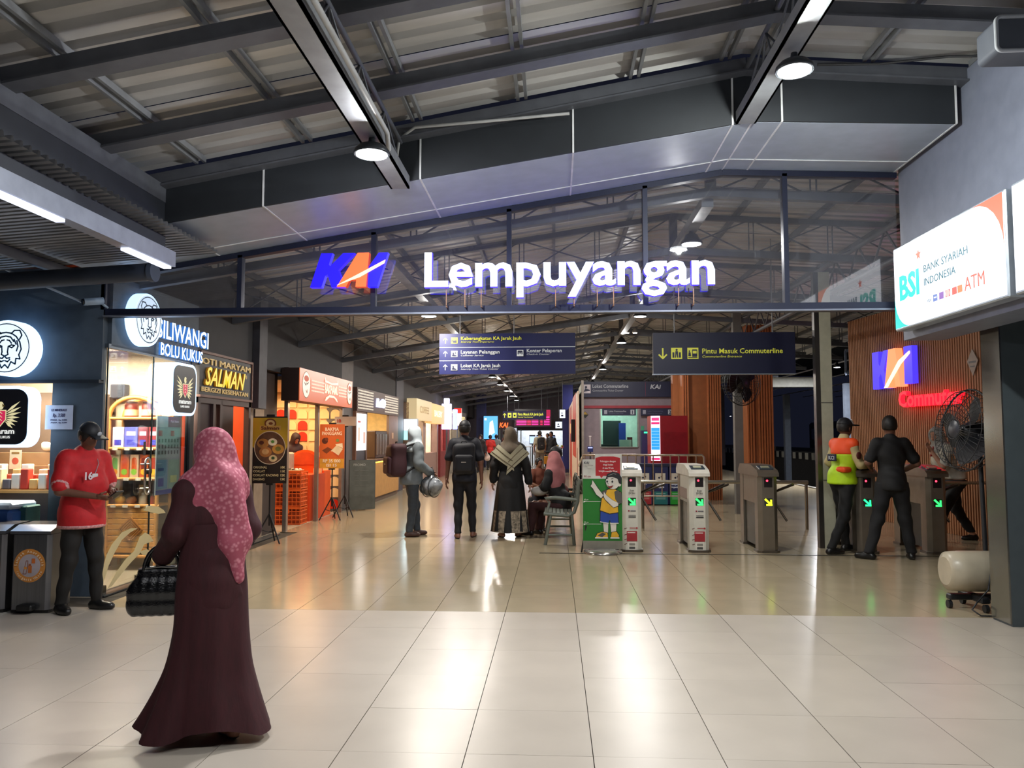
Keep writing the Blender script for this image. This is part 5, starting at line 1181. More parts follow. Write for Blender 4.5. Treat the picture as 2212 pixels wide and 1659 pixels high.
u = lambda px, py: ((px - 1301) / F * 10.3, AY(1301, py, 10.25).z)
def P(pts): return [u(a, b) for a, b in pts]
A.rect(-hwid, .155, hwid, u(0, 1034)[1], gn)
A.poly(P([(1287, 989), (1300, 986), (1325, 986), (1339, 989), (1339, 1028), (1303, 1028), (1299, 1033), (1296, 1028), (1287, 1028)]), rd)
for yy in (1083, 1132): A.line(P([(1262, yy), (1298, yy)]), .006, wh); A.poly(P([(1261, yy - 1), (1269, yy - 1), (1261, yy + 3)]), wh)
def out(pts, mat, grow=1.8):
    cx = sum(p[0] for p in pts) / len(pts); cy = sum(p[1] for p in pts) / len(pts)
    o2 = []
    for a, b in pts:
        d = math.hypot(a - cx, b - cy) or 1; o2.append((a + (a - cx) / d * grow, b + (b - cy) / d * grow))
    A.poly(P(o2), k); A.poly(P(pts), mat)
out([(1302, 1128), (1313, 1128), (1312, 1152), (1304, 1152)], sk_); out([(1317, 1128), (1330, 1128), (1329, 1152), (1319, 1152)], sk_)
out([(1286, 1161), (1290, 1152), (1300, 1149), (1311, 1151), (1312, 1161)], ye, 1.5); out([(1318, 1161), (1320, 1150), (1330, 1148), (1335, 1156), (1334, 1161)], ye, 1.5); A.poly(P([(1290, 1157), (1300, 1150), (1308, 1153), (1300, 1160)]), gy_); A.rect(u(1285, 0)[0], u(0, 1163)[1], u(1312, 0)[0], u(0, 1160)[1], wh); A.rect(u(1317, 0)[0], u(0, 1163)[1], u(1336, 0)[0], u(0, 1160)[1], wh)
out([(1297, 1104), (1333, 1104), (1334, 1129), (1318, 1129), (1316, 1122), (1313, 1129), (1296, 1127)], bl, 1.5)
A.line(P([(1296, 1127), (1313, 1130)]), .01, wh); A.line(P([(1317, 1130), (1334, 1130)]), .01, wh)
out([(1302, 1062), (1314, 1057), (1328, 1057), (1340, 1064), (1341, 1085), (1333, 1090), (1334, 1106), (1316, 1109), (1296, 1102), (1299, 1082)], ye)
A.poly(P([(1298, 1072), (1300, 1062), (1311, 1057), (1308, 1068), (1302, 1076)]), gy_); A.poly(P([(1326, 1062), (1333, 1058), (1341, 1066), (1342, 1086), (1334, 1088), (1328, 1078)]), gy_)
out([(1298, 1076), (1303, 1070), (1291, 1054), (1286, 1046), (1280, 1037), (1279, 1045), (1276, 1050), (1281, 1055), (1288, 1068)], sk_, 1.4)
out([(1304, 1062), (1308, 1068), (1312, 1072), (1322, 1080), (1334, 1086), (1334, 1092), (1324, 1096), (1312, 1084), (1306, 1078), (1303, 1070)], sk_, 1.4)
A.poly(P([(a, b) for a, b in circ(1324, 1039, 16.5, 18, 26)]), k); A.poly(P(circ(1323, 1040, 14.5, 16.5, 26)), sk_); A.poly(P(circ(1337, 1046, 3.5, 4.5, 12)), sk_)
A.poly(P([(1309, 1034), (1311, 1024), (1322, 1019), (1336, 1022), (1342, 1032), (1341, 1046), (1336, 1044), (1333, 1034), (1322, 1030), (1313, 1031)]), k); A.line(P([(1314, 1027), (1324, 1023), (1330, 1024)]), .006, M('#8a8a88', .5))
for ex in (1311, 1322): A.poly(P(circ(ex, 1040, 3, 3.8, 12)), wh); A.poly(P(circ(ex, 1040, 2, 2.7, 12)), k); A.line(P([(ex - 3, 1034), (ex + 2, 1033)]), .006, k)
A.poly(P([(1311, 1048), (1316, 1050), (1324, 1048), (1321, 1053), (1315, 1054)]), M('#7a1a1a', .5)); A.line(P([(1312, 1044), (1314, 1045)]), .005, k)
A.done(); yy = -.024
for i, s in enumerate(('Pelanggan dengan', 'tinggi badan', 'di atas 90 cm', 'WAJIB memiliki Tiket')):
    a, b = u(1313, 998 + 7.2 * i); text(s, hb, a, b, .022, M('#e8dcd8', .5), yy, w=(.2, .13, .14, .24)[i], align='C')
a, b = u(1262, 1031); text('90 cm', hb, a, b, .025, M('#7a1c24', .5), yy, bold=.02); a, b = u(1262, 1080); text('60 cm', hb, a, b, .016, wh, yy); a, b = u(1262, 1129); text('30 cm', hb, a, b, .016, wh, yy)
a, b = u(1262, 1002); text('KAI', hb, a, b, .03, M('#2a2a3a', .5), yy, bold=.02, shear=.2); a, b = u(1270, 1006); text('commuter', hb, a, b, .012, M('#5a3a3a', .5), yy)
# ================================================================ TICKET OFFICE
TY = 20.6; tx0 = AY(1256, 900, TY).x; tx1 = AY(1462, 900, TY).x; TW = tx1 - tx0; zz = lambda py, Y=TY: AY(1350, py, Y).z
of = thing('ticket_office', 'grey ticket office with a lit counter window and navy header', 'ticket office', (tx0, TY, 0))
gw = M('#7d7078', .6, 0, .08); wx0, wx1 = AY(1298, 900, TY).x - tx0, AY(1377, 900, TY).x - tx0; wz0, wz1 = zz(965), zz(883)
m = MB(); m.bb(0, wx0, 0, .1, 0, zz(858)).bb(wx0, wx1, 0, .1, 0, wz0).bb(wx0, wx1, 0, .1, wz1, zz(858)).bb(wx1, TW, 0, .1, 0, zz(858)); m.build('front_wall', gw, of)
MB().bb(0, TW, -.1, .1, zz(858), zz(825)).build('header_board', navd, of); MB().bb(0, TW, -.02, 0, zz(882), zz(876)).build('red_band', M('#8a1c2a', .5), of)
MB().bb(0, .06, -.14, -.0, zz(990), zz(822)).build('corner_trim', M('#8a8078', .4, .5), of)
MB().bb(0, TW, 2.2, 2.3, 0, 2.9).bb(0, .05, .1, 2.2, 0, 2.9).bb(TW - .05, TW, .1, 2.2, 0, 2.9).build('room_wall', M('#c9d6cc', .6), of); MB().bb(0, TW, .1, 2.3, 2.6, 2.66).build('room_ceiling', M('#d0d8d0', .6), of)
MB().bb(wx0, wx1, -.04, 0, wz0 - .02, wz0).bb(wx0 - .03, wx0, -.02, 0, wz0, wz1).bb(wx1, wx1 + .03, -.02, 0, wz0, wz1).build('window_frame', M('#a8a8a0', .3, .6), of)
MB().bb(wx0, wx1, .04, .045, wz0, wz1).build('pane', glass_mat('office_glass', (.8, .95, .9, 1), .04), of)
lamp('AREA', 'office_light', (TW * .38, 1.2, 2.55), 36, (.85, 1, .95), of, 1.2, .8)
MB().bb(wx0 + .15, wx1 - .3, 1.6, 1.7, wz0 - .2, wz1 - .28).build('dark_cabinet', M('#1d2524', .5), of); MB().bb(wx1 - .36, wx1 - .18, 1.4, 1.6, wz0, wz1 - .35).build('blue_banner', M('#2a3f9a', .5, emit=.2), of)
MB().bb(wx0, wx1, .2, .7, wz0 - .35, wz0 - .1).build('inner_desk', M('#2a2a2a', .5), of); MB().bb(wx0 + .5, wx0 + .82, .3, .35, wz0 - .05, wz0 + .18).build('monitor', M('#c0c4bc', .5), of)
MB().bb(wx1 - .16, wx1 - .04, 1.0, 1.3, wz0 - .3, wz0 + .25).build('red_folder_stack', M('#5a1c20', .5), of); MB().bb(wx0 + .02, wx0 + .45, .25, .45, wz0 - .08, wz0 + .06).build('printer', M('#1a1a1a', .4), of)
A = Art(of, -.1, 'print'); z = (zz(858) + zz(825)) / 2 + .01; A.rect(.04, z - .11, .24, z + .12, M('#b8b0b8', .5)); A.disc(.12, z + .05, .03, navd); A.poly([(.06, z - .07), (.1, z + .02), (.16, z + .0), (.22, z - .02), (.22, z - .05)], navd); A.rect(TW * .67, zz(857), TW * .673, zz(826), M('#6a1c3a', .5)); A.done()
wt2 = M('#b9bcc4', .5, emit=.12); text('Loket Commuterline', of, .29, z + .03, .09, wt2, -.108, w=.93, bold=.01); text('Commuterline Ticket Counter', of, .29, z - .065, .05, wt2, -.108, w=.8, shear=.25, bold=0); text('KAi', of, TW * .72, z + .0, .11, wt2, -.108, w=.28, bold=.03, shear=.2)
for x0_, x1_, n_ in ((wx0 + .03, wx1 - .05, '1'), (wx1 + .08, TW - .1, '2')):
    nb = MB().bb(x0_, x1_, -.1, -.04, wz1 - .18, wz1 + .0).build('counter_board', navd, of); A = Art(of, -.1, 'print'); A.rect(x1_ - .14, wz1 - .15, x1_ - .04, wz1 - .03, wt2); A.rect(x0_ + .05, wz1 - .14, x0_ + .13, wz1 - .04, M('#8a8a98', .5)); A.done()
    text('Loket Commuterline', of, x0_ + .17, wz1 - .09, .045, wt2 if n_ == '1' else M('#4a4a68', .5), -.106, w=.45 if n_ == '1' else .4); text('Commuterline Ticket Counter', of, x0_ + .17, wz1 - .135, .022, M('#6a6a88', .5), -.106, w=.38, shear=.25, bold=0); text(n_, of, x1_ - .09, wz1 - .135, .085, navd, -.108, align='C', bold=.03)
A = Art(of, -.002, 'sticker'); x = AY(1264, 895, TY).x - tx0; z = zz(896); A.poly([(x - .09, z), (x, z + .09), (x + .09, z), (x, z - .09)], M('#1c1a16', .5)); A.poly([(x - .07, z + .01), (x, z + .08), (x + .07, z + .01)], M('#b08a30', .5)); A.done()
t = thing('ticket_reader_stand', 'small blue screen on a white stalk before the ticket office', 'screen', (AY(1275, 970, 19.6).x, 19.6, 0)); z = AY(1275, 970, 19.6).z; MB().bb(-.07, .07, -.03, .03, z - .07, z + .07).build('display', M('#16205a', .4, emit=.3), t); MB().bb(-.055, .055, -.035, -.03, z + .02, z + .05).build('screen_bar', E('#c0c8ff', 1), t); MB().cyl((0, .02, 0), (0, .02, z), .02, n=8).build('stand', M('#2a2a2c', .5), t); MB().cyl((0, .05, z), (0, .05, z + .3), .012, n=8).bb(-.03, .03, .03, .06, z + .3, z + .33).build('stalk', M('#c9c0c0', .5), t)
# side of the office: red and white boards running down the hall
t = thing('side_partition', 'red and cream striped partition running down the hall beside the office', 'partition', (tx0 - .06, TY, 0))
MB().bb(-.04, 0, .0, 14, 0, 2.7).build('cream_panel', M('#d9bfa8', .5, 0, .06), t); m = MB()
m.bb(-.045, -.04, 1.6, 5.5, .9, 2.75).bb(-.045, -.04, 7, 10, 0, 2.6); m.build('red_panel', M('#c23a1c', .5, 0, .06), t); MB().bb(-.045, -.04, 0.2, .5, 0, 1.2).build('red_stripe', M('#8a2a22', .5), t)
MB().bb(-.16, -.05, 2.2, 2.9, 1.35, 2.0).build('wall_screen', M('#14131a', .4), t); MB().bb(-.15, -.05, 3.4, 3.8, 1.6, 1.9).build('lit_sign', E('#ffb060', 2.5), t)
t = thing('blue_column', 'dark blue column at the far end of the hall', 'column', (AY(1227, 940, 33).x, 33.2, 0)); MB().bb(-.22, .22, 0, .5, 0, 3.7).build('shaft', M('#151d66', .5, 0, .08), t); MB().bb(-.24, .24, -.02, .52, 0, .15).build('plinth', M('#101440', .5), t)
# red ticket machine
MYm = 17.95; t = thing('ticket_machine', 'red ticket machine with a bright blue and white screen', 'machine', (AY(1447, 1000, MYm).x, MYm, 0), R(0)); mw = (1486 - 1408) / 2 / F * MYm
rdm = M('#9a1424', .35, 0, .06); a = -mw; MB().prism([(-mw, .12), (-mw + .22, 0), (mw, 0), (mw, .7), (-mw, .7)], 0, AY(1450, 898, MYm).z).build('cabinet', rdm, t)
MB().bb(-mw + .27, mw - .03, -.006, 0, .2, 1.6).build('door', M('#8a1020', .35), t)
d = Vector((.22, -.12, 0)).normalized(); nrm = Vector((-.12, -.22, 0)).normalized(); rot = Matrix((d, -nrm, Vector((0, 0, 1)))).transposed(); c0 = Vector((-mw + .11, .06, 0))
def mb_(u0, u1, z0, z1, mat, name, off=.004): MB().box(c0 + d * ((u0 + u1) / 2) + nrm * off + Vector((0, 0, (z0 + z1) / 2)), (u1 - u0, .006, z1 - z0), rot=rot).build(name, mat, t)
mb_(-.11, .11, .95, 1.97, E('#f4ecff', 1.4), 'screen'); mb_(-.1, .1, 1.2, 1.7, E('#2a9ae0', 1.2), 'screen_menu', .008); mb_(-.1, .1, 1.78, 1.83, E('#f02a70', 1.2), 'screen_title', .008); mb_(-.09, .09, 1.86, 1.93, E('#e03a80', 1.2), 'screen_title', .008); mb_(-.1, .1, .97, 1.02, E('#f02a70', 1.2), 'screen_footer', .008)
mb_(-.06, 0, .55, .75, E('#c8b0ff', 1.5), 'ticket_slot')
for i in range(6): mb_(-.09, .09, 1.27 + i * .07, 1.275 + i * .07, E('#bfe4ff', 1.2), 'screen_line', .012)
t = thing('violet_kiosk', 'narrow dark kiosk with green light beside the red machine', 'kiosk', (AY(1398, 950, 20.1).x, 20.1, 0)); MB().bb(-.14, .1, 0, .3, 0, AY(1398, 930, 20.1).z).build('body', M('#2a2050', .5), t); zt_ = AY(1398, 930, 20.1).z; MB().bb(-.08, .04, -.01, 0, zt_ - .07, zt_ - .03).build('light_bar', E('#40ffb0', 1.5), t); MB().bb(-.14, -.06, .1, .14, zt_, zt_ + .12).build('top_display', M('#3a8a6a', .4), t)
# handrail
HYr = 15.4; t = thing('handrail', 'steel handrail barrier with upright bars before the ticket office', 'railing', (0, HYr, 0)); m1 = M('#b0a498', .25, .8); xa, xb = AY(1260, 982, HYr).x, AY(1521, 985, HYr).x; zh = AY(1400, 983, HYr).z
MB().tube([(xa - .05, 1.2, zh - .25), (xa, .05, zh), (xb - .04, 0, zh), (xb, 0, zh - .05), (xb + .01, 0, .0)], .022, 8).build('top_rail', m1, t)
MB().cyl((xa, 0, .35), (xb, 0, .35), .016, n=8).build('lower_rail', m1, t)
for i in range(14): x = xa + .03 + (xb - xa - .1) * i / 13.5; MB().cyl((x, 0, 0 if i % 4 == 0 else .35), (x, 0, zh), .012, n=8).build('upright', m1, t)
# sorting bins
BYn = 15.9
for i, (px, c1, tt_, tb) in enumerate(((1392, '#a8242c', 'red', 'B3'), (1427, '#1a7070', 'teal', 'Anorganik'), (1462, '#1fa02c', 'green', 'Organik'))):
    x = AY(px, 1040, 17.4).x; t = thing('sorting_bin', 'waste sorting bin with a %s lower label behind the rail' % tt_, 'bin', (x, 17.4, 0)); hw_ = .165
    MB().bb(-hw_, hw_, 0, .4, .02, .84).build('body', M('#1a2354', .5, 0, .06), t); MB().bb(-hw_ - .01, hw_ + .01, -.01, .41, .84, .9).build('lid', M('#151a38', .5), t); MB().bb(-hw_ + .02, hw_ - .02, .02, .38, 0, .02).build('base', M('#111111', .5), t)
    A = Art(t, 0, 'print'); A.rect(-hw_ + .02, .02, hw_ - .02, .3, M(c1, .5, emit=.1)); A.rect(-hw_ + .05, .52, hw_ - .06, .7, M('#c9c4b8', .5)); A.disc(-.03, .6, .022, navd); A.disc(.02, .62, .018, navd)
    for k in range(4): A.line([(-.1, .26 - .04 * k), (.1, .26 - .04 * k)], .008, M('#d0b0a8' if i == 0 else '#a8d0c8', .5), up=(k == 0))
    A.done(); text('Sampah', t, -hw_ + .03, .44, .04, wt, -.006); text(tb, t, -hw_ + .03, .38, .035, wt, -.006)
# ================================================================ BENCH
bn = thing('metal_bench', 'green grey metal slatted bench with curved arm rests', 'bench', (AY(1215, 1100, 10.95).x, 10.95, 0)); gm_ = M('#6a7068', .45, .3, .1)
for y in (0, 1.05, 2.1):
    MB().tube([(.16, y, .0), (.13, y, .42)], [.024, .02], 8).build('leg', gm_, bn); MB().tube([(-.24, y, .0), (-.16, y, .42)], [.024, .02], 8).build('leg', gm_, bn); MB().tube([(-.2, y, .14), (.15, y, .14)], .014, 8).build('stretcher', gm_, bn)
    MB().tube([(-.26, y, .43), (.08, y, .40), (.16, y, .45), (.21, y, .6), (.22, y, .82), (.25, y, .9)], .026, 8).build('side_frame', gm_, bn)
    MB().tube([(-.22, y, .43), (-.18, y, .58), (-.24, y, .64), (-.1, y, .65), (.2, y, .62)], [.018, .018, .022, .026, .024], 8).build('arm_rest', gm_, bn)
for i in range(7): x = -.25 + i * .056; MB().bb(x, x + .045, -.02, 2.12, .435 - .004 * i, .447 - .004 * i, bev=.003).build('seat_slat', gm_, bn)
for i in range(6): z = .5 + i * .07; MB().bb(.17 + .012 * i, .18 + .012 * i, -.02, 2.12, z, z + .055).build('back_slat', gm_, bn)
# ================================================================ FANS
def cage(m1, c, r, dep, axis):   # wire cage around axis (unit vector)
    ax = Vector(axis).normalized(); u_ = ax.cross(Vector((0, 0, 1))).normalized(); v_ = u_.cross(ax); m = MB(); c = Vector(c)
    for o_, rr in ((0, r), (dep, r * .93), (-dep, r * .93), (dep * 1.3, r * .6), (-dep * 1.3, r * .6), (dep * 1.45, r * .25), (-dep * 1.45, r * .25)):
        m.tube([c + ax * o_ + (u_ * math.cos(a) + v_ * math.sin(a)) * rr for a in [2 * PI * i / 28 for i in range(28)]], .009 if rr == r else .004, 5, closed=True)
    for i in range(44):
        a = 2 * PI * i / 44; d_ = u_ * math.cos(a) + v_ * math.sin(a)
        m.tube([c + ax * dep * 1.45 + d_ * r * .2, c + ax * dep * 1.3 + d_ * r * .6, c + ax * dep + d_ * r * .93, c + d_ * r, c - ax * dep + d_ * r * .93, c - ax * dep * 1.3 + d_ * r * .6, c - ax * dep * 1.45 + d_ * r * .2], .0028, 4, caps=False)
    return m, ax, u_, v_
def fan_head(t, c, r, axis, wire):
    m, ax, u_, v_ = cage(None, c, r, r * .22, axis); m.build('wire_cage', wire, t)['kind'] = 'stuff'; c = Vector(c)
    for i in range(3):
        b = MB(); a0 = 2 * PI * i / 3; rows = []
        for j in range(5):
            f = j / 4; rad = r * (.15 + .7 * f); w_ = .4 + .42 * math.sin(PI * min(1, f * .8 + .15))
            rows.append([c + (u_ * math.cos(a0 + s * w_) + v_ * math.sin(a0 + s * w_)) * rad + ax * s * .05 for s in (-1, -.3, .4, 1)])
        b.grid(rows); b.build('blade', M('#15161a', .4), t)
    rot = Matrix((u_, v_, ax)).transposed()
    MB().lathe([(.02, -r * .42), (r * .22, -r * .38), (r * .24, -r * .1), (r * .15, 0), (r * .12, r * .1), (.001, r * .12)], c, 18, rot).build('motor', M('#1a1b20', .4), t)
    MB().lathe([(r * .22, r * .3), (r * .2, r * .325), (.001, r * .33)], c, 18, rot).build('cage_badge', M('#2a2c34', .4), t)
fb = G(2062, 1300); t = thing('mist_fan', 'tall black pedestal fan above a cream water drum on wheels', 'fan', (3.68, 7.15, 0)); blk = M('#17181c', .45)
fan_head(t, (.02, .12, 1.55), .37, (-.97, -.1, .12), blk)
MB().cyl((.1, .02, .2), (.12, .1, 1.5), .02, n=10).build('pole', blk, t); MB().bar((.12, .1, 1.5), (.08, .12, 1.55), .04).build('neck', blk, t)
MB().lathe([(.12, -.24), (.165, -.22), (.175, -.1), (.175, .2), (.16, .22), (.1, .235)], (-.03, .0, .32), 30, Matrix.Rotation(PI / 2, 3, 'Y')).build('water_drum', M('#b0a590', .35, 0, .08, coat=.3), t)
m = MB(); m.box((-.03, 0, .1), (.44, .08, .05), bev=.01); m.box((-.03, 0, .1), (.08, .4, .05), bev=.01); m.build('cross_base', blk, t)
for x, y in ((-.24, 0), (.18, 0), (-.03, -.19), (-.03, .19)): MB().cyl((x - .015, y, .035), (x + .015, y, .035), .035, n=12).build('caster', blk, t)
MB().tube([(.12, -.1, 1.4), (.06, -.2, .6), (-.02, -.22, .2), (-.14, -.26, .1), (-.2, -.3, .05), (-.16, -.36, .012), (.0, -.36, .01), (.3, -.3, .01)], .007, 6).build('power_cable', blk, t)
q_ = AY(1598, 1100, 15.6); t = thing('post_fan', 'round cage fan mounted on a grey post behind the hanging board', 'fan', (q_.x, 15.6, 0)); MB().bb(-.08, .08, -.08, .08, 0, 4.1).build('post', M('#6c6a66', .5, .2, .08), t)
fan_head(t, (.02, -.28, AY(1600, 828, 15.3).z), .43, (.5, -.85, .0), blk); MB().bar((0, 0, 2.3), (.0, -.2, 2.5), .05).build('bracket', blk, t)
# ================================================================ FAR END OF THE HALL
EY = 42.0
ew = sroot('wall_back', (0, EY, 0)); X_ = lambda px, Y=EY: AY(px, 930, Y).x; Z_ = lambda py, Y=EY: AY(1150, py, Y).z
MB().bb(-7, X_(1066), 0, .2, 0, 4.2).bb(X_(1066), X_(1240), 0, .2, Z_(930), 4.2).bb(X_(1066), X_(1110), 0, .2, 0, Z_(930)).bb(2.2, 9, 0, .2, 0, 4.2).build('end_wall', M('#4c4450', .6, 0, .08), ew)
MB().bb(X_(1110), X_(1240), 2.5, 2.6, 0, 2.2).build('rear_wall', M('#c0c4cc', .6), ew); lamp('AREA', 'hall_light', (X_(1170), 1.5, 2.3), 120, (.9, .95, 1), ew, 3, 1)
for i in range(8): MB().bb(X_(1071) + .19 * i, X_(1071) + .05 + .19 * i, -.04, 0, 0, 1.9).build('light_slat', M('#8a9a94', .5), ew)
tt = thing('end_wall_logo', 'small orange glowing logo letters on the far end wall', 'sign', (X_(1079), EY - .1, Z_(923))); letters('KAI', tt, 0, 0, .24, E('#ff6a30', 1.8), E('#c04a20', 1), .48, y=-.03, bold=.03, ext=.02, shear=.2)
LY = 39.5; t = thing('led_departure_board', 'magenta lit departure board at the far end', 'screen', (AY(1112, 900, LY).x, LY, AY(1112, 922, LY).z)); LW = (1191 - 1112) / F * LY; LH = AY(1112, 894, LY).z - t.location.z
MB().bb(0, LW, 0, .12, 0, LH + .25).build('case', M('#16101c', .5), t); MB().bb(.03, LW - .03, -.01, 0, .05, LH * .8).build('panel', E('#50082c', .8), t); MB().bb(LW - .25, LW - .05, -.01, 0, LH * .8, LH + .2).build('clock_panel', E('#c81850', .8), t)
for i in range(4):
    for k, (a, b) in enumerate(((.05, .32), (.34, .44), (.46, .64), (.7, .76), (.8, .95))): MB().bb(a * LW, b * LW, -.02, -.01, .09 + i * .12, .16 + i * .12).build('text_row', E('#ff2a90' if k % 2 == 0 else '#d81c50', 1.6), t)
for x in (.2, LW - .2): MB().cyl((x, .06, LH), (x, .06, zr(x + t.location.x) - t.location.z + .02), .012, n=6).build('hanging_rod', steel_m, t)
HY_ = 34.0; t = thing('direction_board', 'small navy board with yellow lettering far down the hall', 'sign', (AY(1086, 900, HY_).x, HY_, AY(1086, 907, HY_).z)); LW = (1180 - 1086) / F * HY_; LH = AY(1086, 888, HY_).z - t.location.z
MB().bb(0, LW, 0, .08, 0, LH).build('board', navy, t); A = Art(t, 0, 'print'); yl2 = E('#e8e850', 1.0); arrow_up(A, .08, LH / 2, .09, yl2); A.rect(.22, LH * .25, .38, LH * .8, yl2); A.rect(.44, LH * .25, .6, LH * .8, yl2); A.disc(.3, LH * .5, .04, navy); A.rect(.48, LH * .4, .56, LH * .6, navy); A.done()
text('Pintu Masuk KA Jarak Jauh', t, .66, LH * .5, .11, yl2, -.006, w=1.1, bold=.02); text('Intercity Train Entrance', t, .66, LH * .25, .05, yl2, -.006, w=.65, bold=.01)
for x in (.2, LW - .2): MB().cyl((x, .04, LH), (x, .04, zr(x + t.location.x) - t.location.z + .02), .01, n=6).build('hanging_rod', steel_m, t)
for i, (px, py, w_, h_, Yq, lb) in enumerate(((1215, 894, 12, 18, 32, 'white pictogram board hung by the dark blue column, upper one'), (1207, 918, 14, 14, 34, 'glowing white square screen by the dark blue column'), (1111, 929, 10, 9, 36, 'small dark pictogram board under the departure board'))):
    p_ = AY(px, py, Yq); W2 = w_ / F * Yq; H2 = h_ / F * Yq; t = thing('pictogram_board', lb, 'sign', (p_.x, Yq, p_.z)); MB().bb(-W2 / 2 - .03, W2 / 2 + .03, 0, .06, -H2 / 2 - .03, H2 / 2 + .03).build('case', M('#101430', .5), t); MB().bb(-W2 / 2, W2 / 2, -.01, 0, -H2 / 2, H2 / 2).build('face', E('#dfe8ff', 1.3 if i < 2 else .5), t)
    A = Art(t, -.011, 'print'); A.disc(-.02, .03, W2 * .12, navd); A.rect(-W2 * .25, -H2 * .3, W2 * .15, -H2 * .12, navd); A.done(); MB().cyl((0, .03, H2 / 2), (0, .03, zr(p_.x) - p_.z + .02), .01, n=6).build('hanging_rod', steel_m, t)
for i, (px, Yq) in enumerate(((1150, 41.6), (1165, 41.8), (1193, 41.5))):
    p_ = AY(px, 950, Yq); t = thing('counter_screen', ['bright screen behind the far counter, left one', 'bright screen behind the far counter, right one', 'dark counter monitor near the flowers'][i], 'screen', (p_.x, Yq, 1.1)); MB().bb(-.16, .16, 0, .04, 0, .5).build('case', M('#1a2040', .5), t); MB().bb(-.14, .14, -.01, 0, .05, .42).build('display', E('#b0c8ff', 1.6 if i < 2 else .5), t); MB().bb(-.03, .03, .0, .04, -1.1, 0).build('stand', M('#222222', .5), t)
t = thing('far_barrier', 'row of steel queue rails at the far end of the hall', 'railing', (AY(1160, 1000, 36).x, 36, 0))
for i in range(9): MB().cyl((-.7 + .2 * i, 0, 0), (-.7 + .2 * i, 0, 1.05), .02, n=6).build('upright', M('#9a9a9e', .3, .7), t)
MB().cyl((-.7, 0, 1.05), (.9, 0, 1.05), .022, n=6).build('top_rail', M('#b0b0b4', .3, .7), t); MB().cyl((-.7, 0, .12), (.9, 0, .12), .02, n=6).build('lower_rail', M('#9a9a9e', .3, .7), t)
t = thing('flower_stand', 'small bouquet in a white vase on a blue stand, far end', 'flowers', (AY(1209, 985, 30.5).x, 30.5, 0)); MB().bb(-.14, .14, -.14, .14, 0, .75).build('stand', M('#20409a', .5), t); MB().lathe([(.05, .75), (.07, .85), (.05, .95)], n=12).build('vase', M('#c8d8e8', .3), t)
for i in range(10):
    a = i * 2.4; np_o = MB().lathe([(.001, .05), (.045, .03), (.05, 0), (.001, -.03)], (.1 * math.cos(a), .1 * math.sin(a), 1.08 + .06 * math.sin(i * 1.7)), 8); np_o.build('blossom', M(['#d89aa8', '#8ab040', '#e8c8b0', '#7a9a30'][i % 4], .6), t)
MB().lathe([(.03, .95), (.09, 1.03), (.05, 1.1), (.001, 1.12)], n=10).build('foliage', M('#4c7a2c', .7), t)
# ================================================================ PEOPLE
def hand_tmpl(curl):
    pr = [('b', (0, 0, -.05), (.014, .038, .045), .012), ('c', (0, 0, .02), (0, 0, -.02), .026, .024)]
    for y, z, L, r in ((.029, -.088, .07, .0088), (.010, -.094, .078, .0092), (-.009, -.092, .072, .0088), (-.027, -.084, .056, .0078)):
        p = np.array((0, y, z)); a = curl * .35
        pr.append(('c', (0, y * .7, -.05), tuple(p), .011, r * 1.05))
        for seg, f in ((.45, 1), (.32, .92), (.23, .82)):
            q = p + L * seg * np.array((-math.sin(a), 0, -math.cos(a))); pr.append(('c', tuple(p), tuple(q), r * f, r * f * .93)); p = q; a += curl
    pr += [('c', (0, .02, -.02), (-.012, .046, -.045), .014, .011), ('c', (-.012, .046, -.045), (-.024 - .01 * curl, .05, -.078), .0105, .009)]
    return sdf_mesh(pr, .0055, .006)
_hands = {}
def hand_at(wrist, elbow, side, curl, fwd=(0, 1, 0)):
    if curl not in _hands: _hands[curl] = hand_tmpl(curl)
    v, f = _hands[curl]; w_ = np.array(wrist, float); d = w_ - np.array(elbow, float); d /= np.linalg.norm(d)
    z = -d; y = np.array(fwd, float); y = y - z * (y @ z); y /= np.linalg.norm(y); x = np.cross(y, z)
    vv = v.copy(); ff = f
    if side < 0: vv[:, 0] *= -1; ff = f[:, ::-1]
    return vv[:, :1] * x + vv[:, 1:2] * y + vv[:, 2:3] * z + w_, ff
def rotz(a): return np.array(((math.cos(a), -math.sin(a), 0), (math.sin(a), math.cos(a), 0), (0, 0, 1)))
def rotx(a): return np.array(((1, 0, 0), (0, math.cos(a), -math.sin(a)), (0, math.sin(a), math.cos(a))))
SKIN = M('#8a5c44', .5, 0, .05)
DEF = dict(hip=(0, 0, .92), lean=(0, 0), shrot=0, feet=[(-.1, 0, 0, 8), (.1, 0, 0, -8)], knees=[None, None], hd=(0, .01, 0, 0), wd=1.0, belly=0.0,
           arms=[((-.225, -.02, 1.13), (-.235, .04, .88)), ((.225, -.02, 1.13), (.235, .04, .88))], curl=[.45, .45], fwd=[(0, 1, 0), (0, 1, 0)])
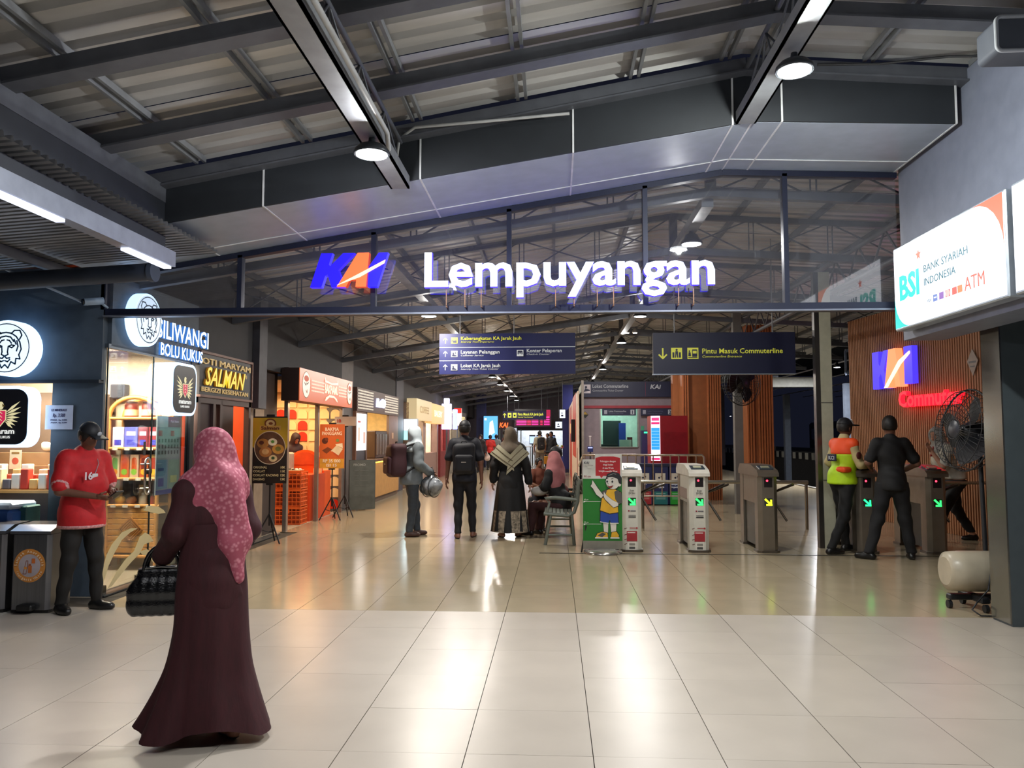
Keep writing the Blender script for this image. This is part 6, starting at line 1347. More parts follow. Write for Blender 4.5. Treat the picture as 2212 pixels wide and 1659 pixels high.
def person(label, loc, rz, H=1.7, res=.016, skin=SKIN, top=None, bottom=None, shoes=None, head='hair', headmat=None, barefeet=False, extra=None, group=None, face=True, **pose):
    P = dict(DEF); P.update(pose); s = H / 1.7
    t = thing('person', label, 'person', loc, rz, group)
    hip = np.array(P['hip'], float); wd = P['wd']; S = np.array((hip[0] + P['lean'][0], hip[1] + P['lean'][1], hip[2] + .48)); Rs = rotz(R(P['shrot']))
    shl = [S + Rs @ np.array((sd * .148 * wd, 0, -.02)) for sd in (-1, 1)]
    Hc = S + np.array((P['hd'][0], P['hd'][1], .195)); Rh = rotz(R(P['hd'][2])) @ rotx(R(P['hd'][3]))
    hp = lambda x, y, z: tuple(Hc + Rh @ np.array((x, y, z)))
    mid = (hip + S) / 2
    torso = [('e', tuple(S - (0, 0, .13)), (.155 * wd, .108 * wd, .19)), ('e', tuple(mid - (0, 0, .03) + np.array((0, .02 + P['belly'], 0))), (.14 * wd, (.105 + P['belly']) * wd, .17)), ('e', tuple(hip), (.155 * wd, .118 * wd, .13)), ('c', tuple(shl[0]), tuple(shl[1]), .052, .052)]
    neck = [('c', tuple(S + (0, 0, .01)), tuple(Hc - (0, 0, .06)), .055, .05)]
    headp = [('e', hp(0, -.008, .012), (.076, .094, .103), Rh), ('e', hp(0, .028, -.058), (.052, .058, .055), Rh), ('c', hp(0, .082, .005), hp(0, .1, -.028), .009, .014), ('e', hp(-.077, 0, -.012), (.012, .02, .032), Rh), ('e', hp(.077, 0, -.012), (.012, .02, .032), Rh), ('c', hp(-.03, .083, .028), hp(.03, .083, .028), .012, .012), ('c', hp(-.018, .083, -.058), hp(.018, .083, -.058), .009, .009)]
    arms = []; uppers = []; lowers = []; hands = []
    for i, sd in enumerate((-1, 1)):
        el, wr = P['arms'][i]; uppers.append(('c', tuple(shl[i]), el, .05 * wd, .041)); lowers.append(('c', el, wr, .04, .027))
        hands.append(hand_at(wr, el, sd, P['curl'][i], P['fwd'][i]))
    legs = []; feetp = []; shinp = []
    for i, sd in enumerate((-1, 1)):
        fx, fy, fz, fyaw = P['feet'][i]; h = hip + np.array((sd * .085, 0, -.04)); a = np.array((fx, fy, fz + .08))
        kn = np.array(P['knees'][i]) if P['knees'][i] is not None else (h + a) / 2 + np.array((0, .03, .0))
        legs.append(('c', tuple(h), tuple(kn), .083 * wd, .056)); shinp.append(('c', tuple(kn), tuple(a), .054, .038))
        dr = np.array((-math.sin(R(fyaw)), math.cos(R(fyaw)), 0)); he = a + np.array((0, 0, -.045)) - dr * .035; to = a + np.array((0, 0, -.05)) + dr * .15
        feetp.append([('c', tuple(he), tuple(to), .035, .024), ('c', tuple(a), tuple((he + to) / 2), .035, .028), ('e', tuple((he * .35 + to * .65)), (.042, .06, .026), rotz(R(fyaw)))])
    body = torso + neck + headp + uppers + lowers + legs + shinp + [q for f_ in feetp for q in f_]
    bv = sdf_mesh(body, res, .025, clip=[('z>', .004)])
    np_obj('body', [(bv[0] * s, bv[1])] + [(h[0] * s, h[1]) for h in hands], skin, t)
    def garment(name, prims, off, mat, clip=(), fold=None, sub=(), k=.03, r_=None):
        g = sdf_mesh(prims, r_ or res, k, off, clip, sub, fold); return np_obj(name, [(g[0] * s, g[1])], mat, t)
    t['_'] = 0; del t['_']
    wr = lambda amp, f: (lambda Q: amp * np.sin(Q[:, 2] * f + 4 * np.sin(Q[:, 0] * 9 + Q[:, 1] * 7)))
    if top:
        hem = top.get('hem', hip[2] - .1); pr = list(torso) + list(uppers)
        if top.get('long'): pr += [(q[0], q[1], tuple(np.array(q[1]) * .06 + np.array(q[2]) * .94), q[3], q[4] + .006) for q in lowers]
        else:
            pr = list(torso) + [(q[0], q[1], tuple(np.array(q[1]) * .22 + np.array(q[2]) * .78), q[3] + .008, q[4] + .014) for q in uppers]
        pr.append(('c', tuple(hip + (0, 0, .05)), tuple(hip + (0, 0, -.12)), .14 * wd, .155 * wd))
        pr.append(('c', tuple(S + (0, 0, .0)), tuple(S + (0, 0, .045)), .06, .05))
        garment('shirt', pr, top.get('off', .014), top['mat'], [('z>', hem)], wr(.004, 38))
    if bottom:
        if bottom.get('skirt'):
            hem = bottom.get('hem', .08); wz = hip[2] + .1; rows = []; n = 48; fl_ = bottom.get('flare', 1.25); ph = rnd.random() * 6; fx = (P['feet'][0][0] + P['feet'][1][0]) / 2 * .7; fy = (P['feet'][0][1] + P['feet'][1][1]) / 2 * .7
            for j in range(15):
                f = j / 14; z = wz + (hem - wz) * f; r1 = (.165 + .02 * min(1, f * 4) + (.17 * fl_ - .165) * f) * wd; r2 = (.13 + .02 * min(1, f * 4) + (.15 * fl_ - .13) * f) * wd
                rows.append([tuple(s * c for c in (hip[0] * (1 - f) + fx * f + r1 * (1 + .07 * f * math.sin(9 * a + ph)) * math.cos(a), hip[1] * (1 - f) + fy * f + r2 * (1 + .09 * f * math.sin(7 * a + ph * 2)) * math.sin(a), z + (.012 * math.sin(5 * a) if j == 14 else 0))) for a in [2 * PI * i / n for i in range(n)]])
            MB().grid(rows[::-1], closed=True).build('skirt', bottom['mat'], t)
        else:
            garment('trousers', [torso[2]] + legs + shinp, bottom.get('off', .016), bottom['mat'], [('z>', bottom.get('hem', .07)), ('z<', hip[2] + .0)], wr(.005, 32))
    if shoes is not None:
        for f_ in feetp:
            garment('sandal' if barefeet else 'shoe', f_, .008 if not barefeet else .004, shoes, [('z>', 0.0)] + ([('z<', .022)] if barefeet else [('z<', .095)]))
    hm = headmat or M('#15110f', .55, 0, .1, .3, 60)
    if head in ('hair', 'hairlong', 'cap'):
        garment('hair', headp[:1], .012, hm, sub=[('e', hp(0, .085, -.035), (.07, .075, .085), Rh)], clip=([('z<', Hc[2] + .055)] if head == 'cap' else []) + ([] if head == 'hairlong' else [(tuple(Rh @ np.array((0, 0, -1))), float((Rh @ np.array((0, 0, -1))) @ (Hc + Rh @ np.array((0, 0, -.06)))))]), k=.02)
        if head == 'hairlong': garment('bun', [('e', hp(0, -.11, -.02), (.05, .045, .05))], 0, hm)
    if head == 'cap':
        cm = pose.get('capmat', M('#14151b', .6, 0, .08))
        garment('cap', [('e', hp(0, -.008, .03), (.085, .102, .098), Rh)], .004, cm, clip=[(tuple(Rh @ np.array((0, 0, -1))), float((Rh @ np.array((0, 0, -1))) @ (Hc + Rh @ np.array((0, 0, .03)))))])
        garment('cap_brim', [('b', hp(0, .12, .04), (.07, .06, .006), .006, Rh)], .002, cm, r_=.01)
    if head == 'hijab':
        c = pose.get('hijab', {}); dl = c.get('drop', .2); fr = c.get('front', .1)
        pr = [('e', hp(0, -.012, .01), (.094, .112, .124), Rh), ('c', hp(0, -.02, -.06), tuple(S + (0, 0, .01)), .09, .12), ('c', tuple(shl[0] * .8 + S * .2 + (0, 0, 0)), tuple(shl[1] * .8 + S * .2), .085, .085), ('e', tuple(S + (0, -.02, -.06)), (.19 * wd, .145 * wd, dl))]
        garment('headscarf', pr, .006, hm, sub=[('e', hp(0, .13, -.01), (.056, .085, .078), Rh)], fold=lambda Q: .006 * np.sin(22 * Q[:, 0] + 26 * Q[:, 2] + 2 * np.sin(9 * Q[:, 1])), clip=[('z>', S[2] - dl * .9)], k=.05)
    if face:
        em = M('#0d0a09', .3); wm = M('#c9c4bc', .4)
        for sx in (-.03, .03):
            q = hp(sx, .078, .008)
            v = sdf_mesh([('e', q, (.013, .011, .008), Rh)], .005, .01); np_obj('eye', [(v[0] * s, v[1])], wm, t)
            q = hp(sx, .086, .008); v = sdf_mesh([('e', q, (.006, .006, .006), Rh)], .0035, .01); np_obj('pupil', [(v[0] * s, v[1])], em, t)
        q = hp(0, .089, -.06); v = sdf_mesh([('e', q, (.022, .008, .007), Rh)], .004, .01); np_obj('mouth', [(v[0] * s, v[1])], M('#7a3f38', .5), t)
    P.update(S=S, Hc=Hc, Rh=Rh, hp=hp, s=s, garment=garment, shl=shl, hipv=hip, torso=torso, uppers=uppers, lowers=lowers)
    return t, P
def backpack(label, p, P, mat, w_=.3, h=.46, d=.2, off=(0, -.2, -.2), smat=None, rzl=0.0):
    """worn on the back of person p: top-level, placed where the back is"""
    S = P['S']; o = np.array(off); c = Vector(tuple((S + o) * P['s'])); M4 = Matrix.Translation(p.location) @ Matrix.Rotation(p.rotation_euler.z, 4, 'Z'); wl_ = M4 @ c
    t = thing('backpack', label, 'backpack', wl_, p.rotation_euler.z + rzl)
    v = sdf_mesh([('b', (0, 0, 0), (w_ / 2, d / 2, h / 2), .07)], .018, .05, fold=lambda Q: .006 * np.sin(20 * Q[:, 2]) * np.sin(14 * Q[:, 0])); np_obj('main_body', [v], mat, t)
    v = sdf_mesh([('b', (0, -d * .5, -h * .14), (w_ * .4, .05, h * .27), .04)], .016, .05); np_obj('front_pocket', [v], mat, t)
    for sx in (-1, 1): MB().tube([(sx * w_ * .3, d * .45, h * .42), (sx * w_ * .42, d * .5 + .1, h * .5), (sx * w_ * .45, d * .5 + .22, h * .25), (sx * w_ * .42, d * .5 + .12, -h * .2), (sx * w_ * .35, d * .4, -h * .35)], .018, 8).build('shoulder_strap', smat or M('#17171a', .7), t)
    MB().tube([(-.05, 0, h * .48), (-.03, 0, h * .56), (.03, 0, h * .56), (.05, 0, h * .48)], .01, 6).build('grab_handle', smat or M('#17171a', .7), t)
    MB().bb(-.035, .035, -d * .5 - .056, -d * .5 - .05, -h * .12, -h * .09).build('brand_tab', M('#b9b0a8', .6), t)
    return t
blkc = M('#0a0a0d', .75, 0, .1, .2, 30); navyc = M('#0f111d', .75, 0, .1, .2, 30); shoe_b = M('#121212', .35)
def fp(px, py): p = G(px, py); return (p.x, p.y, 0)
# ---- large walking woman in maroon
def maroon_woman():
    loc = fp(452, 1590); loc = (loc[0], loc[1] + .0, 0)
    mar = M('#34060e', .8, 0, .18, .25, 14, stretch=(3, 3, .6)); t, P = person('woman in long maroon dress and pink patterned headscarf, walking left', loc, R(50), 1.5, .013, skin=M('#9a6a55', .5, 0, .05), top=dict(mat=mar, long=True, off=.024, hem=.7), shoes=M('#1c1413', .4), barefeet=True, head=None, face=True,
        feet=[(-.09, .17, 0, 6), (.08, -.1, 0, -4)], arms=[((-.22, .02, 1.15), (-.2, .22, 1.0)), ((.2, -.03, 1.14), (.17, .16, .95))], curl=[1.0, .6], lean=(0, .03))
    s = P['s']; hip = P['hipv']; n = 72; rows = []
    for j in range(26):
        f = j / 25; z = 1.2 + (.075 - 1.2) * f; rx_ = .165 + .025 * min(1, f * 3) + .03 * f + .04 * max(0, f - .7) / .3; ry_ = .13 + .035 * min(1, f * 3) + .045 * f + .05 * max(0, f - .75) / .25
        cy = .02 - .02 * f; gg = max(0, (f - .5) / .5) ** 1.4
        FL = lambda a: 1 + .55 * gg * max(0, math.cos(a - R(140))) ** 1.5 + .2 * gg * max(0, math.cos(a + R(40)))
        rows.append([tuple(s * c for c in (FL(a) * rx_ * (1 + (.05 * f) * math.sin(8 * a + 1) + .03 * f * math.sin(13 * a)) * math.cos(a), cy + FL(a) * ry_ * (1 + (.06 * f) * math.sin(7 * a + 2 + f)) * math.sin(a) + .05 * f * f * math.sin(a * 2), z + (.03 * math.sin(3 * a + 1) * f ** 3))) for a in [2 * PI * i / n for i in range(n)]])
    MB().grid(rows[::-1], closed=True).build('long_dress', mar, t)
    # pale pink patterned headscarf with a long tail down the back
    sm = bpy.data.materials.new('scarf'); sm.use_nodes = True; nt = sm.node_tree; b = nt.nodes['Principled BSDF']; b.inputs['Roughness'].default_value = .7
    tc = nt.nodes.new('ShaderNodeTexCoord'); vo = nt.nodes.new('ShaderNodeTexVoronoi'); vo.inputs['Scale'].default_value = 48; nt.links.new(tc.outputs['Object'], vo.inputs['Vector'])
    ns = nt.nodes.new('ShaderNodeTexNoise'); ns.inputs['Scale'].default_value = 5; nt.links.new(tc.outputs['Object'], ns.inputs['Vector'])
    cr = nt.nodes.new('ShaderNodeValToRGB'); cr.color_ramp.elements[0].position = .28; cr.color_ramp.elements[0].color = lin('#c9808c'); cr.color_ramp.elements[1].position = .5; cr.color_ramp.elements[1].color = lin('#a04a5c')
    mx = nt.nodes.new('ShaderNodeMath'); mx.operation = 'MULTIPLY_ADD'; mx.inputs[1].default_value = .5; nt.links.new(ns.outputs['Fac'], mx.inputs[0]); nt.links.new(vo.outputs['Distance'], mx.inputs[2]); mx2 = nt.nodes.new('ShaderNodeMath'); mx2.operation = 'MULTIPLY'; mx2.inputs[1].default_value = .62; nt.links.new(mx.outputs[0], mx2.inputs[0])
    nt.links.new(mx2.outputs[0], cr.inputs[0]); nt.links.new(cr.outputs[0], b.inputs['Base Color'])
    S = P['S']; hp = P['hp']; Rh = P['Rh']
    pr = [('e', hp(0, -.012, .012), (.098, .118, .128), Rh), ('c', hp(0, -.02, -.06), tuple(S + (0, 0, .0)), .095, .125), ('c', tuple(P['shl'][0] * .7 + S * .3), tuple(P['shl'][1] * .7 + S * .3), .095, .095), ('e', tuple(S + (0, .03, -.1)), (.17, .15, .17)),
          ('c', tuple(S + (.02, -.08, .02)), tuple(S + (.06, -.15, -.3)), .12, .07), ('c', tuple(S + (.06, -.15, -.3)), tuple(S + (.08, -.17, -.5)), .07, .03)]
    P['garment']('headscarf', pr, .008, sm, sub=[('e', hp(0, .135, -.01), (.058, .085, .08), Rh)], fold=lambda Q: .010 * np.sin(30 * Q[:, 0] + 14 * Q[:, 2] + 3 * np.sin(8 * Q[:, 1])), k=.06)
    # handbag on her left forearm
    el = np.array((-.2, .25, .98)) * s; M4 = Matrix.Translation(loc) @ Matrix.Rotation(R(50), 4, 'Z'); c = M4 @ Vector((el[0] + .0, el[1] - .04, .74))
    bag = thing('handbag', 'shiny black quilted handbag held by the woman in maroon', 'bag', c, R(12)); pat = M('#040405', .22, .0, .0, .35, 130, coat=.5)
    v = sdf_mesh([('b', (0, 0, -.06), (.165, .055, .085), .04), ('b', (0, 0, .03), (.12, .04, .07), .035)], .009, .05, fold=lambda Q: .0035 * np.sin(75 * Q[:, 0] + 55 * Q[:, 2]) * np.sin(75 * Q[:, 0] - 55 * Q[:, 2])); np_obj('bag_body', [v], pat, bag)
    for y in (-.03, .03): MB().tube([(.085 * math.cos(a), y, .075 + .13 * math.sin(a)) for a in [PI * i / 12 for i in range(13)]], .009, 8).build('bag_handle', pat, bag)
    MB().tube([(-.11, -.03, .09), (0, -.035, .1), (.11, -.03, .09)], .004, 6).build('zip', M('#8a8680', .3, .9), bag)
maroon_woman()
# ---- man in red shirt with phone
redm = M('#b8141c', .7, 0, .1, .2, 25); batik = M('#c89090', .7, 0, .35, 0, 60)
a = R(-112); loc = fp(186, 1322)
t, P = person('man in red short-sleeved shirt and dark cap looking down at phone', (loc[0] - .1, loc[1] + .05, 0), a, 1.6, .014, skin=M('#6e4838', .5, 0, .05), top=dict(mat=redm, off=.03, hem=.76), bottom=dict(mat=M('#0f0c0a', .8, 0, .1), off=.012), shoes=shoe_b, head='cap', wd=1.1, belly=.03,
    feet=[(-.12, .08, 0, 18), (.14, -.05, 0, -14)], arms=[((-.25, .03, 1.1), (-.08, .3, 1.07)), ((.25, .03, 1.1), (.08, .3, 1.05))], curl=[.9, .9], fwd=[(-1, 0, .6), (1, 0, .6)], hd=(0, .06, 0, -24))
s = P['s']; gz = P['garment']
gz('shirt_hem_band', P['torso'] + [('c', tuple(P['hipv'] + (0, 0, .05)), tuple(P['hipv'] + (0, 0, -.12)), .14 * 1.1, .155 * 1.1)], .034, batik, [('z>', .755), ('z<', .785)])
for i in (0, 1):
    q = P['uppers'][i]; A0 = np.array(q[1]) * .28 + np.array(q[2]) * .72; B0 = np.array(q[1]) * .2 + np.array(q[2]) * .8; gz('sleeve_band', [('c', tuple(A0), tuple(B0), q[4] + .02, q[4] + .018)], .022, batik)
gz('collar', [('c', tuple(P['S'] + (0, 0, .03)), tuple(P['S'] + (0, .01, .06)), .07, .062)], .006, batik)
gz('name_tag', [('b', tuple(P['S'] + (.03, .2, -.19)), (.028, .004, .04), .004)], .002, M('#c9c4c4', .5), r_=.006)
MB().tube([tuple(s * c for c in (P['S'] + np.array(o))) for o in ((-.06, .08, .03), (-.03, .165, -.06), (.03, .2, -.15))], .003, 6).build('lanyard', M('#8a8a90', .6), t)
text('16', t, -.1, 1.13, .06, M('#d9ccd0', .5), .0, bold=.03, name='chest_number').location = (0, 0, 0)
cn = [o for o in t.children if o.name.startswith('chest_number')][0]; cn.rotation_euler = (0, 0, PI); cn.location = (.03, .2, -.0)
M4 = Matrix.Translation(t.location) @ Matrix.Rotation(a, 4, 'Z')
ph = thing('phone', 'dark phone held by the man in red', 'phone', M4 @ Vector((0, .43 * s, 1.06 * s)), a); MB().box((0, 0, 0), (.075, .15, .01), rot=Matrix.Rotation(R(28), 3, 'X'), bev=.003).build('case', M('#15161a', .3), ph); MB().box((0, -.003, .007), (.066, .135, .002), rot=Matrix.Rotation(R(28), 3, 'X')).build('screen', M('#2c3036', .15), ph)
gz('cap_badge', [('e', P['hp'](-.02, .098, .06), (.022, .006, .022), P['Rh'])], .002, M('#b9bcc4', .5), r_=.006)
gz('phone_hand_watch', [('c', (-.135, .24, 1.075), (-.12, .255, 1.074), .034, .034)], .0, M('#1a1a1c', .4), r_=.008)
# ---- walker in white hood with backpack and plastic bag
loc = fp(888, 1158); den = M('#3a424c', .8, 0, .15, .2, 25); jk = M('#6f777c', .8, 0, .1, .2, 20)
t, P = person('person in white headscarf and grey jacket with maroon backpack', loc, R(-62), 1.64, .018, top=dict(mat=jk, long=True, off=.035, hem=.8), bottom=dict(mat=den, off=.02), shoes=M('#4a2f28', .5), head='hijab', headmat=M('#b9c4ca', .7, 0, .05), hijab=dict(drop=.1), feet=[(-.09, .12, 0, 5), (.09, -.06, 0, -5)], lean=(0, .05), arms=[((-.24, .03, 1.13), (-.18, .24, 1.05)), ((.24, .03, 1.13), (.16, .26, .98))], curl=[.9, .9])
backpack('large maroon backpack on the person in the white headscarf', t, P, M('#3d1c24', .7, 0, .1), .36, .5, .25, off=(0, -.3, -.22))
M4 = Matrix.Translation(t.location) @ Matrix.Rotation(R(-62), 4, 'Z'); bg = thing('carry_bag', 'patterned silver plastic carry bag held before the white headscarf walker', 'bag', M4 @ Vector((.18, .25, .74)), R(-35))
v = sdf_mesh([('e', (0, 0, 0), (.2, .14, .15)), ('c', (0, 0, .05), (-.02, 0, .2), .1, .03)], .015, .05, fold=lambda Q: .012 * np.sin(28 * Q[:, 0]) * np.sin(22 * Q[:, 2])); np_obj('bag_body', [v], M('#7d8288', .25, 0, .9, .4, 7, coat=.5), bg); MB().tube([(-.06, 0, .12), (-.05, 0, .24), (.02, 0, .3), (.06, 0, .22), (.06, 0, .1)], .007, 6).build('bag_handle', M('#1d2026', .6), bg)
for x in (-.07, .07): MB().tube([(x, .0 + .142 * math.cos(a_), .152 * math.sin(a_)) for a_ in [2 * PI * i / 24 for i in range(24)]], .006, 5, closed=True).build('bag_strap', M('#1d2026', .6), bg)
# ---- man in black from behind
loc = fp(1003, 1162)
t, P = person('man in dark shirt, seen from behind, carrying a black backpack', loc, R(4), 1.72, .018, skin=M('#7a5040', .5), top=dict(mat=navyc, off=.022), bottom=dict(mat=M('#121217', .8), off=.012), shoes=M('#2a1614', .5), barefeet=True, wd=1.02, feet=[(-.09, -.08, 0, 12), (.12, .08, 0, -12)], head='cap', arms=[((-.235, -.03, 1.12), (-.26, -.01, .87)), ((.235, -.03, 1.12), (.25, .0, .86))])
for o in list(t.children):
    if o.name.startswith('cap_brim'): bpy.data.objects.remove(o)
backpack('black backpack on the man in the hall centre', t, P, M('#14151d', .7, 0, .1), .33, .46, .16, off=(0, -.2, -.24))
# ---- woman in black robe with brown scarf
loc = fp(1103, 1160); tau = M('#5c4f40', .75, 0, .1, .2, 20)
t, P = person('woman in black robe with brown headscarf bordered in cream stripes', loc, R(-4), 1.62, .018, skin=M('#a07660', .5), top=dict(mat=blkc, long=True, off=.03, hem=.7), bottom=dict(skirt=True, mat=blkc, hem=.1, flare=1.5), shoes=M('#1a1412', .4), barefeet=True, wd=1.05, feet=[(-.12, -.06, 0, 30), (.1, .05, 0, -10)], head='hijab', headmat=tau, hijab=dict(drop=.12), arms=[((-.25, -.03, 1.12), (-.28, .0, .88)), ((.25, -.03, 1.12), (.29, .02, .85))])
s = P['s']; S = P['S']; rows = []
for j in range(9):      # patterned lower band of the robe
    f = j / 8; z = .42 - .33 * f; rows.append([tuple(s * c for c in ((.262 + .03 * f) * (1 + .02 * math.sin(9 * q)) * math.cos(q), (.23 + .03 * f) * (1 + .02 * math.sin(7 * q)) * math.sin(q), z)) for q in [2 * PI * i / 48 for i in range(48)]])
MB().grid(rows[::-1], closed=True).build('patterned_hem', M('#857a6a', .75, 0, .75, .2, 26), t)
cream = M('#b3ad94', .75, 0, .08); br = M('#5c4f3a', .75)
def shawl(side):
    pts = []
    top_ = S + np.array((side * .06, -.12, .08)); e1 = S + np.array((side * .31, -.1, -.1)); e2 = S + np.array((-side * .04 if side > 0 else .08, -.2, -.36 if side < 0 else -.42)); i2 = S + np.array((0 if side > 0 else .05, -.21, -.13))
    g = []
    for j in range(9):
        f = j / 8; a_ = e1 * (1 - f) + e2 * f; b_ = (S + np.array((side * .17, -.14, .05))) * (1 - f) + i2 * f
        g.append([tuple((a_ * (1 - u_) + b_ * u_ + np.array((0, -.035 * math.sin(PI * f) - .01, .012 * math.sin(3 * PI * u_)))) * s) for u_ in [i / 6 for i in range(7)]])
    return g
for sd in (-1, 1):
    g = shawl(sd); m = MB(); m.grid(g); m.grid([[ (x, y + .008, z) for x, y, z in r] for r in g]); m.build('scarf_border', cream, t)
    for u0 in (1, 4): MB().tube([ (r[u0][0], r[u0][1] - .004, r[u0][2]) for r in g], .006, 5).build('scarf_stripe', br, t)
# ---- family on the bench
bxp, byp = bn.location.x, bn.location.y
t, P = person('woman in dusty pink headscarf seated on the metal bench', (bxp - .02, byp + .95, 0), R(62), 1.6, .018, skin=M('#8a5c48', .5), top=dict(mat=blkc, long=True, off=.03, hem=.4), bottom=dict(mat=M('#3a1c1e', .8), off=.035), shoes=shoe_b, head='hijab', headmat=M('#a8686a', .75, 0, .08, .2, 18), hijab=dict(drop=.3), hip=(0, 0, .54), lean=(-.02, .1), feet=[(-.12, .5, 0, 5), (.12, .46, 0, -5)], knees=[(-.12, .42, .5), (.12, .42, .5)], arms=[((-.25, .14, .8), (-.12, .34, .72)), ((.25, .14, .8), (.1, .36, .74))])
t, P = person('child with dark hair in a brown top leaning against seated woman', (bxp - .36, byp + 1.62, 0), R(-150), 1.15, .018, top=dict(mat=M('#7a4432', .8), off=.02), bottom=dict(mat=M('#3a3c48', .8)), shoes=shoe_b, head='hair', hip=(0, 0, .92), arms=[((-.25, .05, 1.13), (-.1, .25, 1.1)), ((.25, .05, 1.13), (.12, .25, 1.05))])
t, P = person('seated man in black cap behind the woman in pink scarf', (bxp - .03, byp + 1.72, 0), R(88), 1.7, .02, top=dict(mat=M('#5a2420', .8), off=.02), bottom=dict(mat=M('#20242c', .8)), shoes=shoe_b, head='cap', hip=(0, 0, .54), lean=(0, .05), feet=[(-.12, .5, 0, 5), (.12, .46, 0, -5)], knees=[(-.12, .42, .5), (.12, .42, .5)], arms=[((-.25, .1, .8), (-.12, .34, .72)), ((.25, .1, .8), (.1, .36, .74))])
t = thing('shoulder_bag', 'pale cloth bag hanging on the back of the bench', 'bag', (bxp + .32, byp + .45, .78)); v = sdf_mesh([('b', (0, 0, 0), (.05, .12, .11), .04)], .014, .04, fold=lambda Q: .01 * np.sin(30 * Q[:, 1]) * np.sin(22 * Q[:, 2])); np_obj('bag_body', [v], M('#7d7866', .7, 0, .2), t); MB().tube([(0, -.06, .1), (-.04, -.03, .17), (-.04, .03, .17), (0, .06, .1)], .007, 6).build('bag_handle', M('#5a5648', .7), t)
t = thing('white_cloth_bundle', 'white bundle on the lap of the seated family', 'cloth', (bxp - .34, byp + .9, .68)); v = sdf_mesh([('e', (0, 0, 0), (.13, .1, .07)), ('e', (.08, .02, .03), (.07, .06, .05))], .014, .05); np_obj('bundle', [v], M('#b0aca8', .8, 0, .1), t)
# ---- officer in safety vest
lime = M('#b8e01a', .6, 0, .05, .15, 20, emit=0); ora = M('#f0501a', .6, 0, .05); crm = M('#b8a878', .7, 0, .08)
loc = fp(1822, 1190); rzo = R(-66)
t, P = person('officer in lime and orange safety vest and black cap at gate', (loc[0] - .04, loc[1] - .14, 0), rzo, 1.72, .014, skin=M('#5f3d30', .5), top=dict(mat=crm, long=True, off=.014, hem=.92), bottom=dict(mat=M('#08080a', .8), off=.014), wd=.97, shoes=shoe_b, head='cap', feet=[(-.1, .12, 0, 5), (.08, -.28, 0, -10)], knees=[None, (.1, -.08, .47)], lean=(0, .04), arms=[((-.26, .04, 1.14), (-.15, .27, 1.12)), ((.25, .06, 1.13), (.12, .3, 1.1))], curl=[.8, .8], hd=(0, .03, 0, -4))
S = P['S']; tor = P['torso'] + [('c', tuple(P['hipv'] + (0, 0, .05)), tuple(P['hipv'] + (0, 0, -.06)), .145, .15)]
sub = [('c', tuple(P['shl'][i]), tuple(np.array(P['uppers'][i][2])), .06, .05) for i in (0, 1)]
P['garment']('vest_lower', tor, .032, lime, [('z>', P['hipv'][2] - .05), ('z<', S[2] - .14)], sub=[])
P['garment']('vest_shoulder', P['torso'], .032, ora, [('z>', S[2] - .15), ('z<', S[2] + .06)], sub=[('c', tuple(S), tuple(S + (0, .0, .2)), .05, .05)])
P['garment']('vest_band', [('b', (.12, -.085, 1.06), (.07, .055, .025), .02)], .012, ora)
P['garment']('back_patch', [('b', (.0, -.158, 1.21), (.075, .006, .045), .005)], .002, M('#1a2038', .6), r_=.008)
o = text('KCI', t, 0, 0, .045, M('#c9d0d8', .6), 0, align='C', bold=.02, name='patch_lettering'); o.location = (.0, -.17, 1.2)
P['garment']('sleeve_badge', [('e', (.29, .0, 1.24), (.012, .035, .045))], .004, M('#5c2420', .6), r_=.008)
P['garment']('collar', [('c', tuple(S + (0, 0, .03)), tuple(S + (0, .01, .07)), .066, .06)], .004, crm)
P['garment']('cap_stripe', [('c', P['hp'](.05, .085, .05), P['hp'](.075, .03, .1), .006, .006)], .004, M('#c9c9c9', .5), r_=.006)
# ---- man in black shirt, from behind
loc = fp(1932, 1208)
t, P = person('man in black long shirt standing with legs apart, seen from behind', loc, R(-8), 1.74, .015, skin=M('#6e4838', .5), top=dict(mat=blkc, off=.014, hem=.82), bottom=dict(mat=M('#0f0f13', .8), off=.02), shoes=shoe_b, head='hair', wd=1.0, feet=[(-.29, -.06, 0, 55), (.2, .03, 0, -10)], knees=[(-.17, .0, .48), (.14, .03, .48)], arms=[((-.26, .0, 1.15), (-.19, .2, 1.08)), ((.29, .02, 1.14), (.18, .2, 1.04))], curl=[.8, .8], hd=(.0, .02, -18, 0))
# ---- laughing woman in white shirt
loc = fp(2045, 1170)
t, P = person('laughing woman in white blouse and black trousers stepping through gate', (5.78, 11.72, 0), R(100), 1.62, .015, skin=M('#a5765e', .5), top=dict(mat=M('#b9b4a6', .7, 0, .15), off=.022, hem=.93), bottom=dict(mat=blkc, off=.022, hem=.12), shoes=shoe_b, head='hijab', headmat=M('#8f8d88', .7, 0, .3, 0, 60), hijab=dict(drop=.1), feet=[(-.06, .34, 0, 5), (.04, -.3, 0, -10)], knees=[(-.08, .24, .5), (.06, -.06, .46)], lean=(0, .2), hd=(0, .08, 25, -4), arms=[((-.24, .36, 1.12), (-.12, .44, 1.34)), ((.26, .1, 1.12), (.2, .1, .9))], curl=[.6, .5])
P['garment']('scarf_knot', [('c', tuple(P['S'] + (0, .12, .0)), tuple(P['S'] + (.03, .15, -.12)), .03, .02)], .0, M('#8a2020', .6))
